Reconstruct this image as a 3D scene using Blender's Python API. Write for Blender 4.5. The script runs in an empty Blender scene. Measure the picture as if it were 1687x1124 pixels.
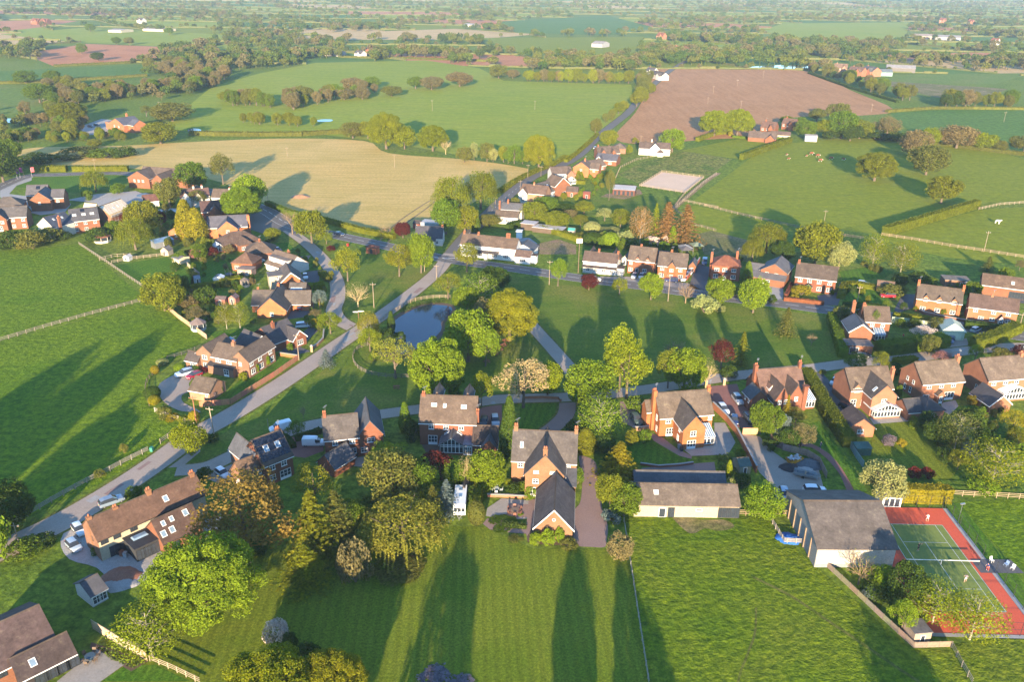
import bpy, math, random
from mathutils import Vector, Matrix, Euler
R = math.radians
random.seed(7)
scene = bpy.context.scene
col = scene.collection

# ------------------------------------------------------------------ camera
FPX, PITCH, ROLL, CH = 1390.0, R(23.542), R(.7), 95.238      # focal length in photo pixels, pitch, roll, height
CX, CY = 843.5, 562.0
cam = bpy.data.cameras.new('camera'); camo = bpy.data.objects.new('camera', cam); col.objects.link(camo)
cam.sensor_width = 36; cam.lens = 36 * FPX / 1687; cam.clip_start = 1; cam.clip_end = 40000
camo.matrix_world = Matrix.Translation((0, 0, CH)) @ Matrix.Rotation(R(90) - PITCH, 4, 'X') @ Matrix.Rotation(ROLL, 4, 'Z')
scene.camera = camo
# ------------------------------------------------------------------ sky, sun, exposure
SUN_AZ, SUN_EL = R(184.0), R(11.4)           # direction towards the sun: behind the camera, a little to the left
w = bpy.data.worlds.new('World'); scene.world = w; w.use_nodes = True
wn = w.node_tree.nodes; wl = w.node_tree.links
sky = wn.new('ShaderNodeTexSky'); sky.sky_type = 'NISHITA'; sky.sun_disc = False
sky.sun_elevation = SUN_EL; sky.sun_rotation = SUN_AZ; sky.air_density = 1.0; sky.dust_density = 0.0; sky.ozone_density = 4.0
wl.new(sky.outputs[0], wn['Background'].inputs[0]); wn['Background'].inputs[1].default_value = 0.145
sl = bpy.data.lights.new('sun', 'SUN'); so = bpy.data.objects.new('sun', sl); col.objects.link(so)
sl.energy = 4.8; sl.angle = R(.55); sl.color = (1.0, .80, .55)
sd = Vector((math.sin(SUN_AZ) * math.cos(SUN_EL), math.cos(SUN_AZ) * math.cos(SUN_EL), math.sin(SUN_EL)))
so.rotation_euler = sd.to_track_quat('Z', 'Y').to_euler()
scene.view_settings.view_transform = 'Standard'; scene.view_settings.look = 'None'
scene.view_settings.exposure = 1.9; scene.view_settings.gamma = 1.0; scene.view_settings.use_curve_mapping = False
scene.render.engine = 'CYCLES'
scene.cycles.max_bounces = 5; scene.cycles.diffuse_bounces = 3; scene.cycles.glossy_bounces = 2
scene.cycles.transmission_bounces = 3; scene.cycles.transparent_max_bounces = 6; scene.cycles.volume_bounces = 0
scene.cycles.use_denoising = True

# ------------------------------------------------------------------ survey: photo pixel -> point on the ground (or at height z)
def G(px, py, z=0.0):
    a, b = px - CX, py - CY
    cr, sr = math.cos(ROLL), math.sin(ROLL)
    u, v = (cr * a + sr * b) / FPX, (-sr * a + cr * b) / FPX
    c, s = math.cos(PITCH), math.sin(PITCH)
    d = (u, c - v * s, -s - v * c); t = (z - CH) / d[2]
    return Vector((d[0] * t, d[1] * t, z))
def PJ(p):
    c, s = math.cos(PITCH), math.sin(PITCH); z = p[2] - CH
    d = max(p[1] * c - z * s, .01); px = FPX * p[0] / d; py = -FPX * (p[1] * s + z * c) / d
    cr, sr = math.cos(ROLL), math.sin(ROLL)
    return CX + cr * px - sr * py, CY + sr * px + cr * py
def height_of(bx, by, ty):
    g = G(bx, by); lo, hi = 0.0, 60.0
    for _ in range(40):
        m = (lo + hi) / 2
        if PJ((g.x, g.y, m))[1] > ty: lo = m
        else: hi = m
    return lo
def ppm(g):                                                     # photo pixels per metre at a ground point
    return FPX / math.hypot(math.hypot(g[0], g[1]), CH)
SHEET = dict(Z4=(0,220,.249), Z5=(380,220,.249), Z6=(760,220,.249), Z7=(1160,180,.3124), Y1=(0,400,.249), Y2=(230,360,.2193),
             Y3=(560,380,.2371), Y4=(900,380,.2371), Y5=(1240,400,.265), Y6=(230,540,.2313), Y7=(600,600,.2668), Y8=(980,580,.2492),
             X1=(1300,560,.249), X2=(1240,780,.306), X3=(0,680,.2847), X4=(0,900,.2845), X5=(440,700,.2371), X6=(760,680,.2135),
             X7=(360,880,.32), X8=(840,860,.2845), T1=(0,0,.3557), T2=(560,0,.3557), T3=(1087,0,.3557), F=(0,0,1.0), C1=(1440,830,.20464))
def Q(tag, x, y):
    o = SHEET[tag]; return o[0] + x * o[2], o[1] + y * o[2]
def QG(tag, x, y, z=0.0): return G(*Q(tag, x, y), z)
def inpoly(x, y, poly):
    c = False; n = len(poly); j = n - 1
    for i in range(n):
        xi, yi = poly[i]; xj, yj = poly[j]
        if (yi > y) != (yj > y) and x < (xj - xi) * (y - yi) / (yj - yi) + xi: c = not c
        j = i
    return c

# ------------------------------------------------------------------ materials
MATS = {}
def newmat(name):
    m = bpy.data.materials.new(name); m.use_nodes = True
    nt = m.node_tree; nt.nodes.clear()
    out = nt.nodes.new('ShaderNodeOutputMaterial'); MATS[name] = m
    return m, nt, out
def nd(nt, typ, **kw):
    n = nt.nodes.new('ShaderNode' + typ)
    for k, v in kw.items(): setattr(n, k, v)
    return n
def setin(n, **kw):
    for k, v in kw.items(): n.inputs[k.replace('_', ' ')].default_value = v
    return n
def c4(c): return (c[0], c[1], c[2], 1.0)
def noise(nt, vec, scale, detail=3, rough=.55, dist=0.0):
    n = nd(nt, 'TexNoise'); setin(n, Scale=scale, Detail=detail, Roughness=rough, Distortion=dist)
    nt.links.new(vec, n.inputs['Vector']); return n.outputs['Fac']
def ramp(nt, fac, stops, interp='LINEAR'):
    r = nd(nt, 'ValToRGB'); r.color_ramp.interpolation = interp
    el = r.color_ramp.elements
    while len(el) < len(stops): el.new(.5)
    for e, (p, c) in zip(el, stops): e.position = p; e.color = c4(c)
    nt.links.new(fac, r.inputs[0]); return r.outputs[0]
def mix(nt, a, b, fac, mode='MIX'):
    n = nd(nt, 'Mix', data_type='RGBA', blend_type=mode)
    for sock, v in ((n.inputs[0], fac), (n.inputs[6], a), (n.inputs[7], b)):
        if hasattr(v, 'links'): nt.links.new(v, sock)
        elif isinstance(v, (tuple, list)): sock.default_value = c4(v)
        else: sock.default_value = v
    return n.outputs[2]
def pos(nt, kind='world', scale=None, rot=None):
    o = nd(nt, 'NewGeometry').outputs['Position'] if kind == 'world' else nd(nt, 'TexCoord').outputs['Object']
    if scale or rot:
        mp = nd(nt, 'Mapping'); nt.links.new(o, mp.inputs[0])
        if scale: mp.inputs['Scale'].default_value = scale
        if rot: mp.inputs['Rotation'].default_value = rot
        o = mp.outputs[0]
    return o
def bump(nt, fac, strength, dist):
    b = nd(nt, 'Bump'); setin(b, Strength=strength, Distance=dist); nt.links.new(fac, b.inputs['Height']); return b.outputs[0]
def principled(nt, out, color, rough=.8, spec=.3, normal=None, metallic=0.0):
    b = nd(nt, 'BsdfPrincipled')
    if hasattr(color, 'links'): nt.links.new(color, b.inputs['Base Color'])
    else: b.inputs['Base Color'].default_value = c4(color)
    b.inputs['Roughness'].default_value = rough; b.inputs['Specular IOR Level'].default_value = spec; b.inputs['Metallic'].default_value = metallic
    if normal is not None: nt.links.new(normal, b.inputs['Normal'])
    nt.links.new(b.outputs[0], out.inputs[0]); return b
def M(name, c1, c2=None, scale=.5, fine=6.0, finemix=.35, bumps=None, rough=.85, spec=.25, c3=None, kind='world', stretch=None, rot=None, metallic=0.0):
    """two (or three) real colours mottled at a large and a fine scale, with fine relief"""
    if name in MATS: return MATS[name]
    m, nt, out = newmat(name); v = pos(nt, kind, stretch, rot); c2 = c2 or tuple(x * .8 for x in c1)
    big = noise(nt, v, scale, 4)
    colr = ramp(nt, big, [(.32, c1), (.66, c2)] if not c3 else [(.3, c1), (.5, c2), (.7, c3)])
    fn = noise(nt, v, fine, 3, .65)
    colr = mix(nt, colr, ramp(nt, fn, [(.3, tuple(x * .55 for x in c1)), (.7, tuple(min(1, x * 1.45) for x in c2))]), finemix)
    nrm = None
    if bumps: nrm = bump(nt, noise(nt, v, bumps[0], 3, .6), bumps[1], bumps[2])
    principled(nt, out, colr, rough, spec, nrm, metallic)
    return m
def plain(name, c, rough=.5, spec=.4, metallic=0.0):
    if name in MATS: return MATS[name]
    return M(name, c, tuple(x * .88 for x in c), .8, 9, .12, None, rough, spec, kind='object', metallic=metallic)
def tinted(name, base, var=.25, fine=3.0, rough=.85, bands=None, bumpd=.02, lichen=None):
    """wall or roof covering: object colour times mottling, with faint courses along local z"""
    m, nt, out = newmat(name); v = pos(nt, 'object')
    oi = nd(nt, 'ObjectInfo')
    c = mix(nt, oi.outputs['Color'], base, 1.0, 'MULTIPLY')
    n1 = noise(nt, v, .45, 4); n2 = noise(nt, v, fine, 3, .7)
    c = mix(nt, c, ramp(nt, n1, [(.25, (1 - var,) * 3), (.75, (1 + var * .7,) * 3)]), 1.0, 'MULTIPLY')
    c = mix(nt, c, ramp(nt, n2, [(.25, (.72, .70, .68)), (.75, (1.25, 1.22, 1.2))]), 1.0, 'MULTIPLY')
    h = n2
    if bands:
        wv = nd(nt, 'TexWave', wave_type='BANDS', bands_direction='Z', wave_profile='SAW'); setin(wv, Scale=bands, Distortion=.25, Detail=1)
        nt.links.new(v, wv.inputs['Vector']); h = wv.outputs['Fac']
        c = mix(nt, c, ramp(nt, h, [(.0, (.78, .78, .78)), (.25, (1.04, 1.04, 1.04))]), .8, 'MULTIPLY')
    if lichen:
        n3 = noise(nt, v, .9, 5, .7)
        c = mix(nt, c, lichen, ramp(nt, n3, [(.58, (0, 0, 0)), (.80, (.35, .35, .35))]))
    principled(nt, out, c, rough, .25, bump(nt, h, .5, bumpd))
    return m
tinted('brick', (.62, .60, .58), .22, 5.0); tinted('render_paint', (.8, .8, .8), .08, 4.0); tinted('roof_tile', (.66, .64, .63), .34, 2.2, .9, None, .03, (.30, .26, .15))
tinted('slate', (.7, .7, .72), .26, 2.0, .7, None, .02); tinted('timber', (1, 1, 1), .3, 4.0)
BRICK = (.33, .145, .082); BRICK_PINK = (.37, .205, .135); BRICK_RED = (.30, .122, .074); BRICK_TAN = (.36, .19, .105)
WHITEWALL = (.66, .645, .61); CREAM = (.54, .47, .33)
TILE = (.155, .118, .092); TILE_RED = (.26, .105, .065); TILE_GREY = (.135, .122, .115); SLATE = (.125, .128, .138); TILE_PINK = (.20, .125, .10)

def foliage_mat(name, objcolor=True, base=(1, 1, 1), trans=.45):
    m, nt, out = newmat(name)
    geo = nd(nt, 'NewGeometry'); oi = nd(nt, 'ObjectInfo')
    c = oi.outputs['Color'] if objcolor else base
    if not objcolor:
        c = ramp(nt, oi.outputs['Random'], base)
    rnd = geo.outputs['Random Per Island']
    hv = nd(nt, 'HueSaturation')
    if hasattr(c, 'links'): nt.links.new(c, hv.inputs['Color'])
    else: hv.inputs['Color'].default_value = c4(c)
    mr = nd(nt, 'MapRange'); setin(mr, To_Min=.7, To_Max=1.3); nt.links.new(rnd, mr.inputs[0]); nt.links.new(mr.outputs[0], hv.inputs['Value'])
    mr2 = nd(nt, 'MapRange'); setin(mr2, To_Min=.475, To_Max=.525); nt.links.new(noise(nt, pos(nt, 'object'), 9.0, 2), mr2.inputs[0]); nt.links.new(mr2.outputs[0], hv.inputs['Hue'])
    lv = ramp(nt, noise(nt, pos(nt, 'object'), .55, 2), [(.3, (.8, .84, .86)), (.7, (1.18, 1.14, 1.05))])
    hv2 = mix(nt, hv.outputs[0], lv, 1.0, 'MULTIPLY')
    d = nd(nt, 'BsdfDiffuse'); t = nd(nt, 'BsdfTranslucent'); mx = nd(nt, 'MixShader'); mx.inputs[0].default_value = trans
    nt.links.new(hv2, d.inputs[0]); nt.links.new(hv2, t.inputs[0])
    nt.links.new(d.outputs[0], mx.inputs[1]); nt.links.new(t.outputs[0], mx.inputs[2]); nt.links.new(mx.outputs[0], out.inputs[0])
    return m
foliage_mat('foliage'); foliage_mat('blossom', trans=.15)
M('bark', (.16, .12, .085), (.10, .075, .05), 1.5, 12, .4, kind='object'); M('pale_bark', (.42, .38, .30), (.24, .20, .15), 2, 12, .4, kind='object')
tinted('twig', (1, 1, 1), .3, 4.0)
plain('white_paint', (.80, .79, .76), .45); plain('window_white', (.78, .78, .76), .4); plain('black_plastic', (.02, .02, .022), .5); plain('dark_frame', (.03, .032, .035), .4)
plain('rubber', (.018, .018, .019), .8); plain('lead_grey', (.22, .23, .25), .5); plain('terracotta', (.40, .13, .06), .8); plain('steel', (.42, .43, .44), .35, .5, .7)
def glass_mat(name, c, rough=.06):
    m, nt, out = newmat(name); principled(nt, out, mix(nt, c, tuple(x * 2.6 for x in c), noise(nt, pos(nt, 'world'), .9, 2)), rough, .6); return m
glass_mat('glass', (.018, .022, .028)); glass_mat('roof_glass', (.10, .14, .18), .12); glass_mat('solar_glass', (.006, .008, .014), .18)
def carpaint():
    m, nt, out = newmat('car_paint'); b = principled(nt, out, nd(nt, 'ObjectInfo').outputs['Color'], .32, .5); b.inputs['Coat Weight'].default_value = .6; b.inputs['Coat Roughness'].default_value = .08
carpaint()
tinted('painted', (1, 1, 1), .12, 3.0, .6)

# ------------------------------------------------------------------ mesh helpers
class MB:
    def __init__(s): s.v = []; s.f = []; s.m = []
    def add(s, vs, fs, m=0):
        o = len(s.v); s.v.extend(tuple(p) for p in vs); s.f.extend(tuple(i + o for i in f) for f in fs); s.m.extend([m] * len(fs)); return s
    def box(s, x0, x1, y0, y1, z0, z1, m=0, taper=0.0):
        t = taper
        return s.add([(x0,y0,z0),(x1,y0,z0),(x1,y1,z0),(x0,y1,z0),(x0+t,y0+t,z1),(x1-t,y0+t,z1),(x1-t,y1-t,z1),(x0+t,y1-t,z1)],
                     [(0,3,2,1),(4,5,6,7),(0,1,5,4),(1,2,6,5),(2,3,7,6),(3,0,4,7)], m)
    def tube(s, p0, p1, r0, r1, n=6, m=0, cap=True):
        p0 = Vector(p0); p1 = Vector(p1); a = (p1 - p0)
        if a.length < 1e-6: return s
        a.normalize(); b = a.orthogonal().normalized(); c = a.cross(b)
        vs = []
        for p, r in ((p0, r0), (p1, r1)):
            for i in range(n):
                t = 2 * math.pi * i / n; vs.append(p + (b * math.cos(t) + c * math.sin(t)) * r)
        fs = [(i, (i + 1) % n, n + (i + 1) % n, n + i) for i in range(n)]
        if cap: fs += [tuple(range(n - 1, -1, -1)), tuple(range(n, 2 * n))]
        return s.add(vs, fs, m)
    def prism(s, poly, y0, y1, m=0, axis='y'):
        """closed outline (a, z) extruded along y (axis 'y') or, as (y, z), along x"""
        n = len(poly)
        P = (lambda a, z, t: (a, t, z)) if axis == 'y' else (lambda a, z, t: (t, a, z)) if axis == 'x' else (lambda a, b, t: (a, b, t))
        vs = [P(a, z, y0) for a, z in poly] + [P(a, z, y1) for a, z in poly]
        fs = [tuple(range(n)), tuple(range(2 * n - 1, n - 1, -1))] + [(i, i + n, (i + 1) % n + n, (i + 1) % n) for i in range(n)]
        return s.add(vs, fs, m)
    def mesh(s, name, mats, smooth=False):
        me = bpy.data.meshes.new(name); me.from_pydata(s.v, [], s.f)
        for mm in (mats if isinstance(mats, (list, tuple)) else [mats]): me.materials.append(MATS[mm] if isinstance(mm, str) else mm)
        if any(s.m): me.polygons.foreach_set('material_index', s.m)
        if smooth: me.polygons.foreach_set('use_smooth', [True] * len(s.f))
        me.update(); return me
    def fixn(s, me):
        import bmesh
        b = bmesh.new(); b.from_mesh(me); bmesh.ops.recalc_face_normals(b, faces=b.faces); b.to_mesh(me); b.free(); return me
    def build(s, name, mats, parent=None, color=None, smooth=False, fix=False):
        me = s.mesh(name, mats, smooth)
        if fix: s.fixn(me)
        return obj(name, me, parent, color)
def obj(name, me, parent=None, color=None, loc=None, rz=0.0):
    o = bpy.data.objects.new(name, me); col.objects.link(o)
    if parent: o.parent = parent
    if color: o.color = c4(color)
    if loc is not None: o.location = loc
    if rz: o.rotation_euler.z = rz
    return o
def thing(name, label, cat, loc=(0, 0, 0), rz=0.0, group=None):
    o = obj(name, None, None, None, loc, rz); o.empty_display_size = .5; return tag(o, label, cat, group)
def tag(o, label=None, cat=None, group=None, kind=None):
    if label: o['label'] = label
    if cat: o['category'] = cat
    if group: o['group'] = group
    if kind: o['kind'] = kind
    return o
def copy_tree(o, parent=None):
    c = o.copy(); col.objects.link(c); c.parent = parent
    for ch in list(o.children): copy_tree(ch, c)
    return c
ORD = 'first second third fourth fifth sixth seventh eighth ninth tenth eleventh twelfth thirteenth fourteenth fifteenth sixteenth seventeenth eighteenth nineteenth twentieth'.split()
def ordinal(i):
    if i < 20: return ORD[i]
    tens = ['', '', 'twenty', 'thirty', 'forty', 'fifty', 'sixty', 'seventy', 'eighty', 'ninety']
    n = i + 1
    if n < 100: return tens[n // 10] + ('-' + ORD[n % 10 - 1] if n % 10 else 'th').replace('yth', 'ieth')
    return 'hundred and ' + ordinal(i - 100)
# ================================================================== THE GROUND
def crom(pts, n=6, closed=False):
    out = []; N = len(pts)
    for i in range(N if closed else N - 1):
        p0, p1, p2, p3 = (pts[(i + k) % N] if closed else pts[min(max(i + k, 0), N - 1)] for k in (-1, 0, 1, 2))
        for j in range(n):
            t = j / n
            out.append(.5 * ((2 * p1) + (p2 - p0) * t + (2 * p0 - 5 * p1 + 4 * p2 - p3) * t * t + (3 * p1 - p0 - 3 * p2 + p3) * t ** 3))
    if not closed: out.append(pts[-1])
    return out
from mathutils.geometry import tessellate_polygon
def sheet(name, pts, z, mat, parent=None, kind='structure'):
    """a flat sheet of ground laid on the one below, with a thin edge"""
    vs = [(p[0], p[1], z) for p in pts]
    tris = tessellate_polygon([[Vector(v) for v in vs]])
    mb = MB(); n = len(vs)
    area = sum(vs[i][0] * vs[(i + 1) % n][1] - vs[(i + 1) % n][0] * vs[i][1] for i in range(n))
    fs = []
    for t in tris:
        a, b, c = (vs[i] for i in t)
        fs.append(t if (b[0]-a[0])*(c[1]-a[1]) - (b[1]-a[1])*(c[0]-a[0]) > 0 else (t[0], t[2], t[1]))
    mb.add(vs, fs)
    o = mb.build(name, mat, parent)
    if not parent: tag(o, kind=kind)
    return o
def zone(name, tagname, px, z, mat, smooth=0):
    pts = [QG(tagname, *p) for p in px]
    if smooth: pts = crom(pts, smooth, True)
    return sheet(name, pts, z, mat)
def offset_line(line, d):
    out = []
    for i, p in enumerate(line):
        a = line[max(i - 1, 0)]; b = line[min(i + 1, len(line) - 1)]
        t = (b - a); t.z = 0; t.normalize(); out.append(p + Vector((-t.y, t.x, 0)) * d)
    return out
def strip(name, line, w, z, mat):
    w = w if isinstance(w, (list, tuple)) else (w, w)
    n = len(line); L = []; Rr = []
    for i, p in enumerate(line):
        a = line[max(i - 1, 0)]; b = line[min(i + 1, n - 1)]
        t = (b - a); t.z = 0; t.normalize(); hw = (w[0] + (w[1] - w[0]) * i / (n - 1)) / 2
        L.append((p.x - t.y * hw, p.y + t.x * hw, z)); Rr.append((p.x + t.y * hw, p.y - t.x * hw, z))
    mb = MB(); mb.add(L + Rr, [(i, n + i, n + i + 1, i + 1) for i in range(n - 1)])
    o = mb.build(name, mat); tag(o, kind='structure'); return o
def road(name, line, w, z, mat):
    w = w if isinstance(w, tuple) else (w, w); strip(name + '_verge', line, (w[0] + 1.1, w[1] + 1.3), z - .004, 'trodden'); return strip(name, line, w, z, mat)
def line_of(tagname, px, n=6): return crom([QG(tagname, *p) for p in px], n)

def grassmat(name, c1, c2, c3=None, scale=.035, fine=.9, bumpsc=1.2, bstr=.55, bd=.35, stripe=None, finemix=.4, streak=None):
    m, nt, out = newmat(name); v = pos(nt)
    big = noise(nt, v, scale, 5, .6, .4)
    c = ramp(nt, big, [(.37, c1), (.5, c2), (.63, c3 or c1)])
    fn = noise(nt, v, fine, 5, .7)
    c = mix(nt, c, ramp(nt, fn, [(.36, (.38, .42, .4)), (.5, (.95, .95, .95)), (.64, (1.75, 1.6, 1.5))]), min(1, finemix * 1.7), 'MULTIPLY')
    c = mix(nt, c, ramp(nt, noise(nt, v, fine * 3.3, 3, .7), [(.35, (.6, .62, .6)), (.65, (1.42, 1.4, 1.3))]), min(1, finemix * 1.5), 'MULTIPLY')
    if streak:
        vs = pos(nt, 'world', (streak[1], streak[2], 1), (0, 0, streak[0]))
        c = mix(nt, c, ramp(nt, noise(nt, vs, 1.0, 4, .6), [(.35, streak[3]), (.65, streak[4])]), streak[5])
    if stripe:
        vs = pos(nt, 'world', None, (0, 0, stripe[0]))
        wv = nd(nt, 'TexWave', wave_type='BANDS', bands_direction='X', wave_profile='SIN'); setin(wv, Scale=stripe[1], Distortion=.6, Detail=2, Detail_Scale=.4)
        nt.links.new(vs, wv.inputs['Vector'])
        c = mix(nt, c, ramp(nt, wv.outputs['Fac'], [(.3, (1 - stripe[2],) * 3), (.7, (1 + stripe[2],) * 3)]), 1.0, 'MULTIPLY')
    h = noise(nt, v, bumpsc, 4, .7)
    principled(nt, out, c, .95, .1, bump(nt, h, bstr, bd))
    return m
grassmat('meadow', (.095, .150, .014), (.125, .175, .018), (.14, .175, .026), .012, .5, .8, .5, .4)
grassmat('green_grass', (.075, .130, .010), (.105, .155, .012), (.17, .17, .03), .045, 1.4, 2.2, .35, .15, streak=(R(-15), .12, .3, (.07, .125, .01), (.17, .18, .03), .35))
grassmat('left_pasture', (.105, .165, .005), (.145, .195, .007), (.125, .175, .007), .03, .7, .9, .8, .6, finemix=.5, streak=(R(25), .25, .9, (0.027, 0.092, 0.0044), (0.090, 0.184, 0.0066), .35))
grassmat('rough_pasture', (.085, .135, .005), (.135, .17, .007), (.165, .175, .016), .045, .75, 1.0, .9, .7, finemix=.55, streak=(R(-20), .5, 1.4, (0.032, 0.086, 0.0044), (0.126, 0.205, 0.0088), .4))
grassmat('mown_lawn', (.105, .145, .009), (.140, .168, .013), (.11, .150, .010), .06, 2.5, 4.0, .3, .06, stripe=(R(-3), .185, .075), finemix=.36)
grassmat('garden_lawn', (0.054, 0.130, 0.0088), (0.077, 0.151, 0.0110), (0.063, 0.135, 0.0099), .08, 2.0, 3.5, .3, .08, stripe=(R(12), .2, .09))
grassmat('crop_green', (.20, .25, .018), (.225, .265, .022), (.24, .26, .03), .008, .25, .4, .5, .5, finemix=.2, streak=(R(70), .03, .25, (.15, .215, .018), (.28, .29, .03), .45))
grassmat('hill_pasture', (.165, .195, .010), (.185, .21, .012), (.175, .205, .012), .015, .35, .5, .5, .5, finemix=.3, streak=(R(60), .05, .3, (.13, .175, .010), (.215, .22, .016), .4))
grassmat('cool_field', (.075, .150, .022), (.09, .165, .026), (.085, .155, .024), .012, .3, .5, .5, .5, finemix=.25)
grassmat('pale_field', (0.144, 0.189, 0.0330), (0.117, 0.178, 0.0275), (0.162, 0.184, 0.0413), .012, .3, .5, .5, .5, finemix=.25)
grassmat('tussock', (0.117, 0.146, 0.0248), (0.180, 0.178, 0.0413), (0.090, 0.135, 0.0193), .06, .55, .8, .9, .7, finemix=.6)
grassmat('stubble', (.52, .33, .10), (.42, .30, .085), (.58, .38, .14), .016, .8, .8, .5, .2, finemix=.3, streak=(R(8), .03, .55, (.38, .29, .075), (.64, .43, .16), .5))
grassmat('plough', (.38, .185, .070), (.42, .21, .085), (.35, .175, .068), .018, .4, .5, .6, .3, stripe=(R(-42), .085, .10), finemix=.25, streak=(R(-42), .18, .02, (.30, .145, .07), (.44, .235, .12), .4))
grassmat('red_soil', (.40, .165, .075), (.44, .19, .09), (.37, .155, .072), .02, .4, .5, .5, .3, finemix=.2)
grassmat('tan_field', (.45, .31, .13), (.50, .34, .16), (.41, .28, .12), .02, .4, .5, .5, .3, finemix=.2)
grassmat('dry_paddock', (.20, .165, .075), (.13, .13, .04), (.24, .18, .10), .05, .9, 1.5, .5, .2)
grassmat('bare_earth', (.26, .17, .11), (.20, .16, .07), (.30, .20, .13), .12, 1.5, 2, .6, .15)
grassmat('trodden', (.10, .115, .02), (.13, .13, .03), (.08, .105, .012), .3, 1.5, 2, .5, .1)
M('asphalt', (.125, .112, .10), (.145, .13, .118), .12, 4, .25, (9, .4, .01), .9); M('old_asphalt', (.38, .30, .24), (.31, .25, .205), .18, 3, .35, (8, .4, .01), .9)
M('gravel', (.36, .29, .235), (.30, .245, .20), .3, 7, .45, (10, .7, .03), .95); M('red_gravel', (.29, .19, .155), (.25, .165, .14), .25, 6, .4, (10, .7, .03), .95)
M('red_paving', (.27, .125, .095), (.23, .10, .08), .4, 5, .4, (6, .5, .02), .9); M('stone_paving', (.36, .31, .26), (.29, .26, .23), .6, 3, .35, (4, .4, .02), .85)
M('dark_drive', (.085, .085, .092), (.11, .105, .108), .3, 5, .3, (8, .4, .01), .9); M('sand', (.64, .45, .31), (.58, .41, .285), .15, 3, .25, (5, .5, .02), .95)
M('road_paint', (.72, .71, .68), (.55, .54, .52), 1.2, 8, .3, None, .7); M('soil', (.15, .095, .065), (.11, .075, .05), .8, 6, .4, (4, .8, .05), .95)
M('court_red', (.62, .105, .05), (.55, .095, .05), .12, 3, .25, (12, .3, .005), .9); M('court_green', (.185, .225, .05), (.16, .20, .045), .1, 2, .25, (12, .3, .005), .9)
M('concrete', (.36, .34, .31), (.30, .28, .26), .5, 4, .35, (6, .4, .01), .9); M('rubble', (.42, .39, .36), (.30, .28, .26), 1.2, 5, .5, (3, 1, .1), .95)

mb = MB(); S = 24000.0; N = 24
mb.add([(-S + 2 * S * i / N, -2000 + (S + 2000) * j / N, 0) for j in range(N + 1) for i in range(N + 1)],
       [(j * (N + 1) + i, j * (N + 1) + i + 1, (j + 1) * (N + 1) + i + 1, (j + 1) * (N + 1) + i) for j in range(N) for i in range(N)])
tag(mb.build('ground', 'meadow'), kind='structure')

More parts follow.
